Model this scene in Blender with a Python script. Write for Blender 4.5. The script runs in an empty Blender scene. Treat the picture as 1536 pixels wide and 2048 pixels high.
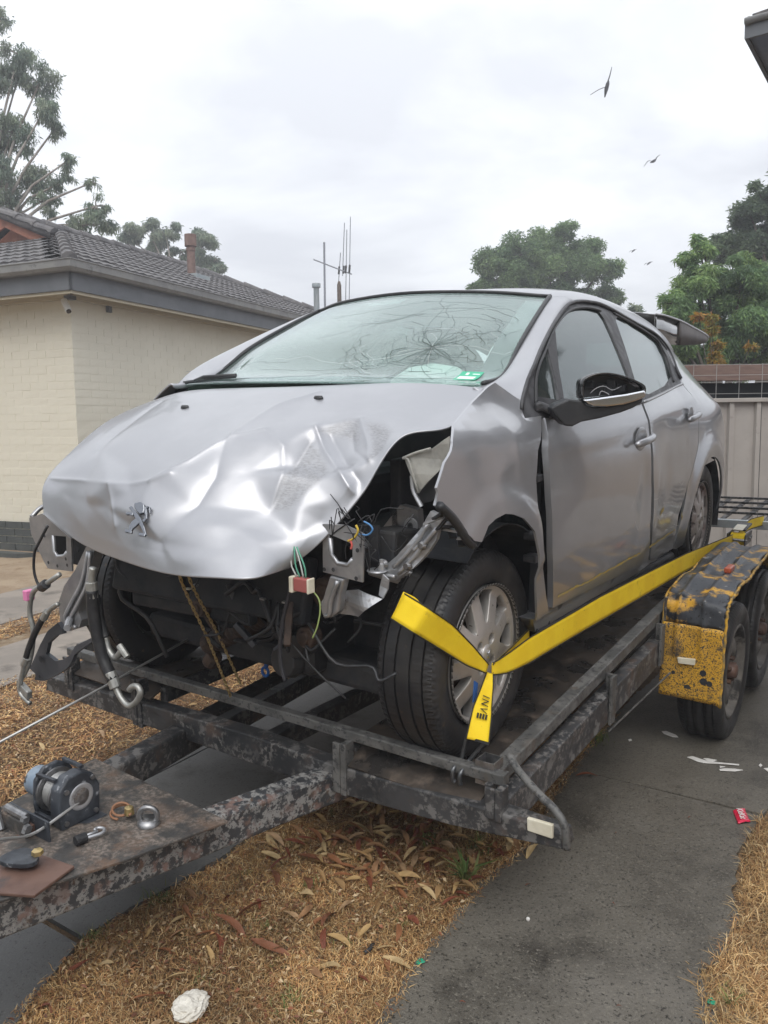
import bpy, bmesh, math, random
import numpy as np
from mathutils import Matrix, Vector
from mathutils.geometry import delaunay_2d_cdt
rng = np.random.default_rng(7); random.seed(7)
SC = bpy.context.scene
COL = SC.collection
PI = math.pi
rad = math.radians

# ------------------------------------------------------------------ camera
# RIG: pose of the trailer deck (nose a little down, leaning to the driveway side). World: x across, y up the drive, z up.
RIG = Matrix(((0.999209, -0.000000, 0.039771, 0), (0.001807, 0.998968, -0.045394, 0), (-0.039730, 0.045430, 0.998177, 0.46359), (0, 0, 0, 1)))
cam_d = bpy.data.cameras.new('camera')
cam_d.sensor_fit = 'VERTICAL'; cam_d.sensor_height = 24.0; cam_d.lens = 18.7770
cam_d.clip_start = .05; cam_d.clip_end = 3000
cam = bpy.data.objects.new('camera', cam_d); COL.objects.link(cam)
cam.matrix_world = Matrix(((0.821726, -0.051903, 0.567515, 1.867224), (0.569735, 0.097555, -0.816018, -2.082945), (-0.013011, 0.993876, 0.109734, 1.420000), (0.000000, 0.000000, 0.000000, 1.000000)))
SC.camera = cam

# ------------------------------------------------------------------ light: overcast day
SUN_EL, SUN_ROT = rad(52), rad(150)      # diffuse sun behind cloud, up to the right
world = bpy.data.worlds.new('World'); SC.world = world; world.use_nodes = True
nt = world.node_tree; nt.nodes.clear()
def wn(t, **kw):
    n = nt.nodes.new(t)
    for k, v in kw.items(): setattr(n, k, v)
    return n
sky = wn('ShaderNodeTexSky', sky_type='NISHITA', sun_disc=False, sun_elevation=SUN_EL, sun_rotation=SUN_ROT, dust_density=3.0, ozone_density=1.0)
tc = wn('ShaderNodeTexCoord'); sep = wn('ShaderNodeSeparateXYZ')
nt.links.new(tc.outputs['Generated'], sep.inputs[0])
# flat cloud layer: project the direction on a plane overhead
zc = wn('ShaderNodeMath', operation='MAXIMUM'); zc.inputs[1].default_value = .0
nt.links.new(sep.outputs['Z'], zc.inputs[0])
za = wn('ShaderNodeMath', operation='ADD'); za.inputs[1].default_value = .16
nt.links.new(zc.outputs[0], za.inputs[0])
dx = wn('ShaderNodeMath', operation='DIVIDE'); dy = wn('ShaderNodeMath', operation='DIVIDE')
nt.links.new(sep.outputs['X'], dx.inputs[0]); nt.links.new(za.outputs[0], dx.inputs[1])
nt.links.new(sep.outputs['Y'], dy.inputs[0]); nt.links.new(za.outputs[0], dy.inputs[1])
cmb = wn('ShaderNodeCombineXYZ'); nt.links.new(dx.outputs[0], cmb.inputs[0]); nt.links.new(dy.outputs[0], cmb.inputs[1])
ns = wn('ShaderNodeTexNoise'); ns.inputs['Scale'].default_value = 1.05; ns.inputs['Detail'].default_value = 7; ns.inputs['Roughness'].default_value = .52
ns.inputs['Distortion'].default_value = .25
nt.links.new(cmb.outputs[0], ns.inputs['Vector'])
rp = wn('ShaderNodeValToRGB'); e = rp.color_ramp.elements
e[0].position = .40; e[0].color = (5.8, 5.98, 6.4, 1); e[1].position = .60; e[1].color = (7.9, 8.1, 8.4, 1)
nt.links.new(ns.outputs[0], rp.inputs[0])
# overcast vault: brighter towards the zenith
gz = wn('ShaderNodeMapRange'); gz.inputs['From Min'].default_value = 0; gz.inputs['From Max'].default_value = 1
gz.inputs['To Min'].default_value = .94; gz.inputs['To Max'].default_value = 1.6
nt.links.new(zc.outputs[0], gz.inputs['Value'])
mul = wn('ShaderNodeVectorMath', operation='SCALE'); nt.links.new(rp.outputs[0], mul.inputs[0]); nt.links.new(gz.outputs[0], mul.inputs['Scale'])
mx = wn('ShaderNodeMix', data_type='RGBA'); mx.inputs['Factor'].default_value = .93
nt.links.new(sky.outputs[0], mx.inputs['A']); nt.links.new(mul.outputs[0], mx.inputs['B'])
bg = wn('ShaderNodeBackground'); bg.inputs['Strength'].default_value = .1
nt.links.new(mx.outputs['Result'], bg.inputs['Color'])
nt.links.new(bg.outputs[0], wn('ShaderNodeOutputWorld').inputs['Surface'])
sun_d = bpy.data.lights.new('sun', 'SUN'); sun_d.energy = 1.15; sun_d.angle = rad(40); sun_d.color = (1, .97, .92)
sun = bpy.data.objects.new('sun', sun_d); COL.objects.link(sun)
_sd = Vector((math.sin(SUN_ROT)*math.cos(SUN_EL), math.cos(SUN_ROT)*math.cos(SUN_EL), math.sin(SUN_EL)))
sun.rotation_euler = _sd.to_track_quat('Z', 'Y').to_euler()
vs = SC.view_settings; vs.view_transform = 'Standard'; vs.look = 'None'; vs.exposure = .54; vs.gamma = 1; vs.use_curve_mapping = False
SC.cycles.max_bounces = 7; SC.cycles.transparent_max_bounces = 12; SC.cycles.use_denoising = True

# ------------------------------------------------------------------ helpers
def tag(o, label=None, cat=None, group=None, kind=None):
    for k, v in (('label', label), ('category', cat), ('group', group), ('kind', kind)):
        if v: o[k] = v
    return o
def link(o, parent=None):
    COL.objects.link(o)
    if parent is not None: o.parent = parent
    return o
def empty(name, loc=(0, 0, 0), parent=None, mw=None, rot=None):
    o = bpy.data.objects.new(name, None); o.empty_display_size = .1
    link(o, parent); o.location = loc
    if rot: o.rotation_euler = rot
    if mw is not None: o.matrix_world = mw
    return o
class MB:
    """Collects vertices and faces for one mesh object."""
    def __init__(s): s.v = []; s.f = []
    def add(s, V, F):
        b = len(s.v); s.v += [tuple(map(float, p)) for p in V]; s.f += [tuple(b+i for i in f) for f in F]; return s
    def box(s, x0, x1, y0, y1, z0, z1):
        return s.add([(x0,y0,z0),(x1,y0,z0),(x1,y1,z0),(x0,y1,z0),(x0,y0,z1),(x1,y0,z1),(x1,y1,z1),(x0,y1,z1)],
                     [(0,3,2,1),(4,5,6,7),(0,1,5,4),(1,2,6,5),(2,3,7,6),(3,0,4,7)])
    def beam(s, p0, p1, w, h, up=(0, 0, 1), roll=0):
        p0, p1 = np.array(p0, float), np.array(p1, float); d = (p1-p0)/np.linalg.norm(p1-p0)
        sx = np.cross(d, np.array(up, float)); sx /= np.linalg.norm(sx); sz = np.cross(sx, d)
        V = [p+sx*a*w/2+sz*b*h/2 for p in (p0, p1) for a, b in ((-1,-1),(1,-1),(1,1),(-1,1))]
        return s.add(V, [(3,2,1,0),(4,5,6,7),(0,1,5,4),(1,2,6,5),(2,3,7,6),(3,0,4,7)])
    def tube(s, P, r, n=8, caps=True, closed=False):
        P = np.array(P, float); m = len(P); r = np.full(m, r) if np.isscalar(r) else np.array(r, float)
        T = np.gradient(P, axis=0) if not closed else np.roll(P, -1, 0)-np.roll(P, 1, 0)
        T /= np.linalg.norm(T, axis=1)[:, None]+1e-12
        a = np.array([0, 0, 1.]) if abs(T[0][2]) < .9 else np.array([1., 0, 0])
        U = np.cross(T[0], a); U /= np.linalg.norm(U); V = []
        for i in range(m):
            U = U-T[i]*(U@T[i]); U /= np.linalg.norm(U)+1e-12; W = np.cross(T[i], U)
            for k in range(n):
                c = 2*PI*k/n; V.append(P[i]+r[i]*(U*math.cos(c)+W*math.sin(c)))
        F = []
        for i in range(m if closed else m-1):
            j = (i+1) % m
            for k in range(n): F.append((i*n+k, i*n+(k+1) % n, j*n+(k+1) % n, j*n+k))
        if caps and not closed: F += [tuple(range(n))[::-1], tuple((m-1)*n+k for k in range(n))]
        return s.add(V, F)
    def lathe(s, prof, n=48, c=(0, 0, 0), axis='x'):
        """prof: (axial, radius) pairs."""
        V = []; m = len(prof)
        for a, r in prof:
            for k in range(n):
                t = 2*PI*k/n; q = (a, r*math.cos(t), r*math.sin(t))
                if axis == 'z': q = (q[1], q[2], q[0])
                if axis == 'y': q = (q[2], q[0], q[1])
                V.append((q[0]+c[0], q[1]+c[1], q[2]+c[2]))
        return s.add(V, [(i*n+k, i*n+(k+1) % n, (i+1)*n+(k+1) % n, (i+1)*n+k) for i in range(m-1) for k in range(n)])
    def prism(s, poly, z0, z1, to3=None):
        """Extruded polygon; to3 maps (a, b, c) to a point."""
        n = len(poly); to3 = to3 or (lambda a, b, c: (a, b, c))
        return s.add([to3(a, b, z0) for a, b in poly]+[to3(a, b, z1) for a, b in poly],
                     [tuple(range(n))[::-1], tuple(range(n, 2*n))]+[(i, (i+1) % n, n+(i+1) % n, n+i) for i in range(n)])
    def build(s, name, m, parent=None, smooth=False, bevel=0, seg=2, sub=0, solid=0, fix=True):
        me = bpy.data.meshes.new(name); me.from_pydata(s.v, [], s.f)
        if fix:
            b = bmesh.new(); b.from_mesh(me); bmesh.ops.recalc_face_normals(b, faces=b.faces); b.to_mesh(me); b.free()
        return finish(name, me, m, parent, smooth, bevel, seg, sub, solid)
def finish(name, me, m, parent=None, smooth=False, bevel=0, seg=2, sub=0, solid=0):
    me.materials.append(m)
    if smooth: me.polygons.foreach_set('use_smooth', np.ones(len(me.polygons), bool))
    o = link(bpy.data.objects.new(name, me), parent)
    if solid:
        md = o.modifiers.new('thick', 'SOLIDIFY'); md.thickness = abs(solid); md.offset = -1 if solid > 0 else 1
    if bevel:
        md = o.modifiers.new('bevel', 'BEVEL'); md.width = bevel; md.segments = seg; md.limit_method = 'ANGLE'; md.angle_limit = rad(35)
    if sub:
        md = o.modifiers.new('sub', 'SUBSURF'); md.levels = sub; md.render_levels = sub
    return o
def npmesh(name, V, F, cols=None):
    """Mesh from arrays: V (n,3), F (m,k); optional per-vertex colour 'tint'."""
    V = np.asarray(V, np.float32); F = np.asarray(F, np.int32); k = F.shape[1]
    me = bpy.data.meshes.new(name)
    me.vertices.add(len(V)); me.vertices.foreach_set('co', V.ravel())
    me.loops.add(F.size); me.loops.foreach_set('vertex_index', F.ravel())
    me.polygons.add(len(F)); me.polygons.foreach_set('loop_start', np.arange(0, F.size, k, dtype=np.int32))
    me.polygons.foreach_set('loop_total', np.full(len(F), k, np.int32))
    if cols is not None:
        a = me.attributes.new('tint', 'FLOAT_COLOR', 'POINT')
        c = np.ones((len(V), 4), np.float32); c[:, :3] = cols; a.data.foreach_set('color', c.ravel())
    me.update(calc_edges=True); me.validate()
    return me
def text_mesh(name, fc, m, parent):
    t = bpy.data.objects.new('t', fc); COL.objects.link(t); dg = bpy.context.evaluated_depsgraph_get(); me = bpy.data.meshes.new_from_object(t.evaluated_get(dg))
    bpy.data.objects.remove(t); bpy.data.curves.remove(fc); me.name = name; me.materials.clear(); me.materials.append(m); return link(bpy.data.objects.new(name, me), parent)
def curve_pts(P, n=24):
    """Catmull-Rom resample of a polyline."""
    P = np.array(P, float); a = np.linspace(0, len(P)-1, n)
    return crom(P[:, None, :], a)[:, 0, :]
def inpoly(P, poly):
    P = np.asarray(P, float); poly = np.asarray(poly, float); x, y = P[:, 0], P[:, 1]; c = np.zeros(len(P), bool)
    j = len(poly)-1
    for i in range(len(poly)):
        xi, yi = poly[i]; xj, yj = poly[j]
        c ^= ((yi > y) != (yj > y)) & (x < (xj-xi)*(y-yi)/((yj-yi) or 1e-12)+xi); j = i
    return c
def segd(P, L):
    """Distance of points P to polyline L (any dimension)."""
    P = np.asarray(P, float); L = np.asarray(L, float); d = np.full(len(P), 1e9)
    for a, b in zip(L[:-1], L[1:]):
        t = np.clip(((P-a)@(b-a))/((b-a)@(b-a)+1e-12), 0, 1); d = np.minimum(d, np.linalg.norm(P-a-t[:, None]*(b-a), axis=1))
    return d
def smooth_loop(poly, n=3):
    """Chaikin corner cutting on a closed outline."""
    P = np.array(poly, float)
    for _ in range(n):
        Q = np.roll(P, -1, 0); P = np.stack([.75*P+.25*Q, .25*P+.75*Q], 1).reshape(-1, P.shape[1])
    return P
def dens(poly, sp):
    P = np.array(poly, float); out = []
    for a, b in zip(P, np.roll(P, -1, 0)):
        k = max(1, int(np.linalg.norm(b-a)/sp)); out += [a+(b-a)*i/k for i in range(k)]
    return np.array(out)
def sheet(outline, holes, sp, fn, thick):
    """Curved plate: 2D outline with holes, meshed at spacing sp, lifted by fn(P)->(points, inward offset vectors)."""
    loops = [dens(outline, sp)]+[dens(h, sp*.6) for h in holes]
    V = []; E = []
    for L in loops:
        b = len(V); V += [tuple(p) for p in L]; E += [(b+i, b+(i+1) % len(L)) for i in range(len(L))]
    lo, hi = loops[0].min(0), loops[0].max(0)
    gx, gy = np.meshgrid(np.arange(lo[0]+sp*.5, hi[0], sp), np.arange(lo[1]+sp*.5, hi[1], sp))
    G = np.stack([gx.ravel()+np.where((np.arange(gx.size)//gx.shape[1]) % 2, sp*.25, -sp*.25), gy.ravel()], 1)
    k = inpoly(G, loops[0])
    for L in loops[1:]: k &= ~inpoly(G, L)
    G = G[k]
    for L in loops: G = G[segd(G, np.vstack([L, L[:1]])) > sp*.45]
    V += [tuple(p) for p in G]
    r = delaunay_2d_cdt([Vector(p) for p in V], E, [], 0, 1e-6)
    P = np.array([(p.x, p.y) for p in r[0]]); T = np.array([f for f in r[2] if len(f) == 3])
    c = P[T].mean(1); k = inpoly(c, loops[0])
    for L in loops[1:]: k &= ~inpoly(c, L)
    T = T[k]
    A, off = fn(P); A = np.asarray(A, float); off = np.asarray(off, float)*thick
    n = len(P); edges = {}
    for t in T:
        for i in range(3):
            e = (t[i], t[(i+1) % 3]); 
            if (e[1], e[0]) in edges: del edges[(e[1], e[0])]
            else: edges[e] = 1
    mb = MB(); mb.v = [tuple(p) for p in np.vstack([A, A+off])]
    mb.f = [tuple(int(i) for i in t) for t in T]+[tuple(int(i)+n for i in t[::-1]) for t in T]+[(int(b), int(a), int(a)+n, int(b)+n) for a, b in edges]
    return mb, P, n
def sheet_obj(name, outline, holes, sp, fn, thick, m, parent):
    mb, P, n = sheet(outline, holes, sp, fn, thick)
    o = mb.build(name, m, parent, smooth=True)
    md = o.modifiers.new('split', 'EDGE_SPLIT'); md.split_angle = rad(50)
    return o

# ------------------------------------------------------------------ materials
def mat(name, c1, c2=None, scale=10, lo=.42, hi=.58, detail=6, rough=.5, rough2=None, metal=0, spec=.5, coat=0,
        bump=None, spots=None, vec=None, attr=None, stretch=None, trans=0, ior=1.45, alpha=1, wave=None, hue=None, sss=0):
    """Principled material; colour mixes c1 and c2 by noise; spots = [(colour, scale, lo, hi, rough)] layers; bump = (scale, strength, dist)."""
    m = bpy.data.materials.new(name); m.use_nodes = True; t = m.node_tree; L = t.links.new
    N = lambda ty: t.nodes.new(ty)
    b = t.nodes['Principled BSDF']; co = N('ShaderNodeTexCoord'); v = co.outputs['Object']
    if stretch:
        mp = N('ShaderNodeMapping'); mp.inputs['Scale'].default_value = stretch; L(v, mp.inputs['Vector']); v = mp.outputs[0]
    def noise(sc, lo, hi, det=6, rg=.6):
        n = N('ShaderNodeTexNoise'); n.inputs['Scale'].default_value = sc; n.inputs['Detail'].default_value = det; n.inputs['Roughness'].default_value = rg
        L(v, n.inputs['Vector']); r = N('ShaderNodeMapRange'); r.inputs['From Min'].default_value = lo; r.inputs['From Max'].default_value = hi
        L(n.outputs[0], r.inputs['Value']); return r.outputs[0], n.outputs[0]
    def mixc(f, a, bb):
        x = N('ShaderNodeMix'); x.data_type = 'RGBA'
        if f is not None: L(f, x.inputs['Factor'])
        for s, val in (('A', a), ('B', bb)):
            if isinstance(val, tuple): x.inputs[s].default_value = (*val[:3], 1)
            else: L(val, x.inputs[s])
        return x.outputs['Result']
    def mixf(f, a, bb):
        x = N('ShaderNodeMix'); x.data_type = 'FLOAT'; L(f, x.inputs['Factor'])
        for s, val in (('A', a), ('B', bb)):
            if isinstance(val, (int, float)): x.inputs[s].default_value = val
            else: L(val, x.inputs[s])
        return x.outputs['Result']
    col = tuple(c1); rg = rough
    if attr:
        at = N('ShaderNodeAttribute'); at.attribute_name = attr; col = at.outputs['Color']
        if c2 is not None:
            f, _ = noise(scale, lo, hi, detail); x = N('ShaderNodeMix'); x.data_type = 'RGBA'; x.blend_type = 'MULTIPLY'; x.inputs['Factor'].default_value = 1
            L(col, x.inputs['A']); L(mixc(f, tuple(c1), tuple(c2)), x.inputs['B']); col = x.outputs['Result']
    elif c2 is not None:
        f, _ = noise(scale, lo, hi, detail); col = mixc(f, tuple(c1), tuple(c2))
        if rough2 is not None: rg = mixf(f, rough, rough2)
    for (sc_col, sc, slo, shi, srg, *cl) in (spots or []):
        f, _ = noise(sc, slo, shi, 8, .65)
        if cl:      # wear gathers in clusters
            g, _ = noise(cl[0], .40, .60, 3, .5); k = N('ShaderNodeMath'); k.operation = 'MULTIPLY'; L(f, k.inputs[0]); L(g, k.inputs[1]); f = k.outputs[0]
        col = mixc(f, col, tuple(sc_col)); rg = mixf(f, rg, srg)
        if metal: 
            mt = mixf(f, b.inputs['Metallic'].links[0].from_socket if b.inputs['Metallic'].links else metal, 0.0); L(mt, b.inputs['Metallic'])
    if isinstance(col, tuple): b.inputs['Base Color'].default_value = (*col[:3], 1)
    else: L(col, b.inputs['Base Color'])
    if isinstance(rg, (int, float)): b.inputs['Roughness'].default_value = rg
    else: L(rg, b.inputs['Roughness'])
    if not b.inputs['Metallic'].links: b.inputs['Metallic'].default_value = metal
    b.inputs['Specular IOR Level'].default_value = spec; b.inputs['Coat Weight'].default_value = coat; b.inputs['Coat Roughness'].default_value = .06
    b.inputs['Transmission Weight'].default_value = trans; b.inputs['IOR'].default_value = ior; b.inputs['Alpha'].default_value = alpha
    if bump:
        bs = bump if isinstance(bump, list) else [bump]; prev = None
        for sc, st, di in bs:
            _, n = noise(sc, 0, 1, 5, .6); bp = N('ShaderNodeBump'); bp.inputs['Strength'].default_value = st; bp.inputs['Distance'].default_value = di
            L(n, bp.inputs['Height'])
            if prev: L(prev, bp.inputs['Normal'])
            prev = bp.outputs[0]
        L(prev, b.inputs['Normal'])
    return m
M = {}

# ------------------------------------------------------------------ measured points (metres, deck frame; names ending in _w are world)
D = {
 'hood': [(-0.6076, 0.2, 1.0692), (-0.3132, 0.12, 1.0759), (-0.0253, 0.07, 1.0849), (0.2315, 0.045, 1.0925), (0.4158, 0.06, 1.0972), (0.5606, 0.09, 1.0939), (0.695, 0.12, 1.082), (-0.65, 0.0235, 1.0381), (-0.43, -0.06, 1.065), (-0.2, -0.1, 1.072), (0.03, -0.12, 1.072), (0.27, -0.105, 1.062), (0.51, -0.085, 1.038), (0.735, -0.1335, 0.9871), (-0.64, -0.218, 0.9664), (-0.42, -0.27, 0.995), (-0.2, -0.3, 1.005), (0.02, -0.315, 1), (0.24, -0.29, 0.985), (0.45, -0.23, 0.965), (0.64, -0.2509, 0.956), (-0.62, -0.4105, 0.856), (-0.41, -0.45, 0.895), (-0.19, -0.49, 0.9), (0.01, -0.5, 0.89), (0.21, -0.47, 0.88), (0.41, -0.39, 0.855), (0.58, -0.348, 0.8069), (-0.585, -0.524, 0.7752), (-0.38, -0.56, 0.775), (-0.18, -0.61, 0.775), (0.01, -0.625, 0.765), (0.19, -0.6, 0.755), (0.37, -0.51, 0.735), (0.515, -0.4326, 0.6941), (-0.53, -0.5688, 0.6834), (-0.3088, -0.59, 0.6188), (-0.015, -0.655, 0.6116), (0.195, -0.675, 0.609), (0.3531, -0.665, 0.6198), (0.4482, -0.62, 0.6235), (0.45, -0.4941, 0.6224)],
 'crease': [
  ([(0.2384, -0.0909, 1.0697), (0.183, -0.2141, 1.0287), (0.15, -0.4076, 0.9355), (0.0941, -0.5004, 0.8807), (0.0211, -0.5729, 0.826)], 0.006, 0.012),
  ([(-0.1409, -0.5916, 0.8107), (-0.1045, -0.6254, 0.7612), (-0.0737, -0.6416, 0.7068)], 0.005, 0.01),
  ([(0.3564, -0.2577, 0.9712), (0.4258, -0.3042, 0.9191), (0.5107, -0.3415, 0.8573), (0.559, -0.353, 0.8131)], 0.008, 0.01),
  ([(0.463, -0.183, 0.9926), (0.5295, -0.2508, 0.9478), (0.5739, -0.2997, 0.8958)], 0.006, 0.01),
  ([(0.2323, -0.3365, 0.9612), (0.3216, -0.3575, 0.9203), (0.3651, -0.4136, 0.8567), (0.3725, -0.4788, 0.7677)], 0.004, 0.01),
  ([(0.3725, -0.4788, 0.7677), (0.3782, -0.3775, 0.8816), (0.3707, -0.3008, 0.9392)], -0.005, 0.012),
  ([(0.405, -0.2537, 0.959), (0.5068, -0.3166, 0.8877), (0.5731, -0.335, 0.8367)], -0.006, 0.014),
  ([(-0.5679, -0.5116, 0.7929), (-0.3508, -0.5491, 0.8092), (-0.1409, -0.5916, 0.8107), (0.0211, -0.5729, 0.826), (0.0704, -0.5427, 0.8485)], 0.005, 0.01),
  ([(0.15, -0.4076, 0.9355), (0.1963, -0.5053, 0.8539), (0.1913, -0.573, 0.7834), (0.1323, -0.6552, 0.6846)], -0.005, 0.016),
  ([(0.1631, -0.387, 0.9456), (0.2323, -0.3365, 0.9612)], 0.004, 0.008),
  ([(0.4708, -0.24, 0.9563), (0.5011, -0.2778, 0.926), (0.5683, -0.3025, 0.8926)], -0.005, 0.01),
  ([(-0.422, -0.1675, 1.0365), (-0.3852, -0.3196, 0.9777), (-0.3769, -0.4599, 0.895)], -0.006, 0.03),
 ],
 'scuff_a': [(0.3665, -0.2982, 0.9424), (0.3691, -0.3774, 0.8859), (0.3714, -0.4461, 0.8139), (0.371, -0.4845, 0.7616), (0.4192, -0.4495, 0.7695), (0.451, -0.402, 0.8153), (0.4785, -0.353, 0.8584), (0.4289, -0.3311, 0.8979)],
 'scuff_b': [(0.3649, -0.2625, 0.9655), (0.3889, -0.2245, 0.9821), (0.4251, -0.1873, 0.9964), (0.4606, -0.1762, 0.9969), (0.4961, -0.2367, 0.9573), (0.508, -0.2707, 0.9316), (0.4601, -0.2596, 0.944), (0.408, -0.2607, 0.9537)],
 'scuff_c': [(0.4859, -0.1795, 0.9924), (0.5515, -0.1914, 0.9841), (0.5934, -0.2275, 0.9681), (0.6029, -0.2786, 0.9241), (0.5745, -0.3079, 0.8833), (0.556, -0.2679, 0.9344)],
 'emblem': [(0.0478, -0.6427, 0.728), (0.134, -0.6314, 0.7358), (0.0138, -0.6104, 0.7848)],
 'nozzle': [(-0.1813, -0.2625, 1.0219), (0.2653, -0.1312, 1.0525)],
 'fender': [(0.7889, -0.2226, 0.9936), (0.7546, -0.0747, 1.0366), (0.7303, 0.0683, 1.0816), (0.7293, 0.1237, 1.0981), (0.7789, 0.1924, 1.0455), (0.8128, 0.1571, 0.9928), (0.8265, 0.245, 0.9965), (0.8625, 0.1439, 0.903), (0.8707, 0.1204, 0.8177), (0.8741, 0.13, 0.713), (0.8701, 0.1607, 0.6015), (0.8514, 0.2597, 0.4359), (0.8394, 0.3167, 0.3623), (0.838, 0.2264, 0.3589), (0.8564, 0.1742, 0.4724), (0.8695, 0.1336, 0.5912), (0.8735, 0.0847, 0.6725), (0.8727, 0.0095, 0.7221), (0.8701, -0.0501, 0.7421), (0.8675, -0.0942, 0.7497), (0.8643, -0.1439, 0.7431), (0.8612, -0.1832, 0.7301), (0.8579, -0.2148, 0.6922), (0.8546, -0.247, 0.7002), (0.846, -0.3134, 0.7607), (0.8336, -0.3879, 0.8092), (0.8341, -0.3749, 0.8395), (0.8327, -0.3797, 0.8511), (0.8323, -0.3414, 0.9096), (0.8157, -0.274, 0.962)],
 'fdoor': [(0.8325, 0.2576, 0.99), (0.8629, 0.2123, 0.8975), (0.8733, 0.2252, 0.7451), (0.8692, 0.2583, 0.5833), (0.8411, 0.3444, 0.3708), (0.8402, 0.7339, 0.3534), (0.8278, 1.4242, 0.3132), (0.864, 1.3008, 0.4965), (0.874, 1.255, 0.6919), (0.8685, 1.246, 0.8151), (0.8498, 1.2282, 0.9365), (0.8235, 1.2238, 1.0101), (0.8435, 0.4056, 0.9833)],
 'rdoor': [(0.8227, 1.2526, 1.0112), (0.8499, 1.2548, 0.9352), (0.8686, 1.2733, 0.8129), (0.874, 1.2831, 0.6888), (0.8607, 1.3412, 0.4898), (0.8246, 1.4648, 0.3093), (0.7815, 1.984, 0.2582), (0.8192, 1.9226, 0.4403), (0.8243, 2.0393, 0.5764), (0.8233, 2.2003, 0.7417), (0.811, 2.2428, 0.8626), (0.7779, 2.3242, 0.9681), (0.7305, 2.1958, 1.0668)],
 'sealout': [(0.7928, 0.1711, 1.0182), (0.7641, 0.3056, 1.1375), (0.7023, 0.5605, 1.2552), (0.6404, 0.839, 1.3557), (0.6135, 1.0064, 1.3954), (0.5996, 1.1967, 1.411), (0.588, 1.443, 1.4075), (0.5846, 1.8137, 1.3647), (0.5881, 2.1425, 1.3242), (0.6211, 2.3166, 1.243), (0.6858, 2.2467, 1.142), (0.7132, 2.2376, 1.094)],
 'fglass': [(0.8071, 0.2532, 1.032), (0.7747, 0.3276, 1.1251), (0.7334, 0.4838, 1.1998), (0.6856, 0.6713, 1.2821), (0.6451, 0.8714, 1.3466), (0.6274, 1.0145, 1.3726), (0.6167, 1.1761, 1.3851), (0.6155, 1.3131, 1.3816), (0.7002, 1.2818, 1.2373), (0.7751, 1.2419, 1.1013), (0.8218, 1.1898, 1.0151)],
 'qbar': [(0.7236, 0.5178, 1.2171), (0.6909, 0.6592, 1.2728), (0.7687, 0.5177, 1.1346), (0.8213, 0.4391, 1.0388), (0.8213, 0.3977, 1.0401), (0.7741, 0.4633, 1.1265)],
 'rglass': [(0.5961, 1.5251, 1.3844), (0.5916, 1.854, 1.3479), (0.6043, 2.1343, 1.2962), (0.6405, 2.1671, 1.2319), (0.6723, 2.1526, 1.1742), (0.7262, 2.0715, 1.0782), (0.8201, 1.2336, 1.0177), (0.7464, 1.3518, 1.1438), (0.6744, 1.439, 1.2631)],
 'arch': [(0.8248, 2.5859, 0.651), (0.8261, 2.3579, 0.6453), (0.8256, 2.2219, 0.612), (0.8202, 2.1372, 0.5138), (0.8032, 2.0988, 0.3793), (0.7775, 2.129, 0.2547), (0.7695, 2.0888, 0.2323)],
 'fhandle': [(0.864, 0.9984, 0.8651), (0.8622, 1.2237, 0.873), (0.8636, 1.0975, 0.8658), (0.8595, 1.1189, 0.8934), (0.8678, 1.0898, 0.8276)],
 'rhandle': [(0.8079, 1.9756, 0.9081), (0.7976, 2.2137, 0.9218), (0.8007, 2.1052, 0.9141)],
 'fdent': [(0.8449, -0.069, 0.9464), (0.8569, -0.1345, 0.8852), (0.8632, -0.1294, 0.8046), (0.8689, 0.012, 0.8296)],
 'streak': [(0.8159, 0.019, 0.9812), (0.8593, 0.0114, 0.9204), (0.8685, 0.0286, 0.842)],
 'sill': [(0.8389, 0.2164, 0.3633), (0.8405, 0.3462, 0.3668), (0.8391, 0.7372, 0.3487), (0.826, 1.4312, 0.3071), (0.778, 1.9985, 0.25)],
 'ws_right': [(0.67, 0.1676, 1.0901), (0.665, 0.3199, 1.1164), (0.635, 0.5164, 1.2359), (0.595, 0.7365, 1.3412), (0.565, 0.897, 1.409)],
 'mirror': [(1, 0.104, 1.0645), (1, 0.646, 1.0809), (1, 0.6586, 1.0347), (1, 0.1099, 1.0026), (1, -0.1008, 1.0441), (1, 0.0032, 0.9876)],
 'mount_r': [(-0.6952, -0.52, 0.6502), (-0.6163, -0.52, 0.6731), (-0.464, -0.52, 0.605), (-0.4718, -0.52, 0.4938), (-0.6068, -0.52, 0.4858), (-0.6272, -0.52, 0.5056), (-0.6911, -0.52, 0.5952)],
 'mount_r_hole': [(-0.5659, -0.52, 0.6037), (-0.4906, -0.52, 0.6087), (-0.4944, -0.52, 0.5547), (-0.5126, -0.52, 0.5407), (-0.5523, -0.52, 0.534), (-0.5699, -0.52, 0.5506)],
 'mount_l': [(0.5058, -0.42, 0.7354), (0.5043, -0.42, 0.6049), (0.6348, -0.42, 0.5949), (0.6396, -0.42, 0.723), (0.5806, -0.42, 0.7403)],
 'mount_l_hole': [(0.5271, -0.42, 0.7108), (0.6041, -0.42, 0.6928), (0.6034, -0.42, 0.6504), (0.5885, -0.42, 0.6324), (0.5489, -0.42, 0.6326), (0.5292, -0.42, 0.6517)],
 'leg_r': [(-0.3431, -0.55, 0.5965), (-0.2973, -0.55, 0.5988), (-0.3307, -0.55, 0.5241), (-0.3906, -0.55, 0.4289), (-0.4076, -0.55, 0.3729), (-0.3944, -0.55, 0.35), (-0.4111, -0.55, 0.3202), (-0.4618, -0.55, 0.3009), (-0.5129, -0.55, 0.3106), (-0.5141, -0.55, 0.3892), (-0.4762, -0.55, 0.4509), (-0.4097, -0.55, 0.5135)],
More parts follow.
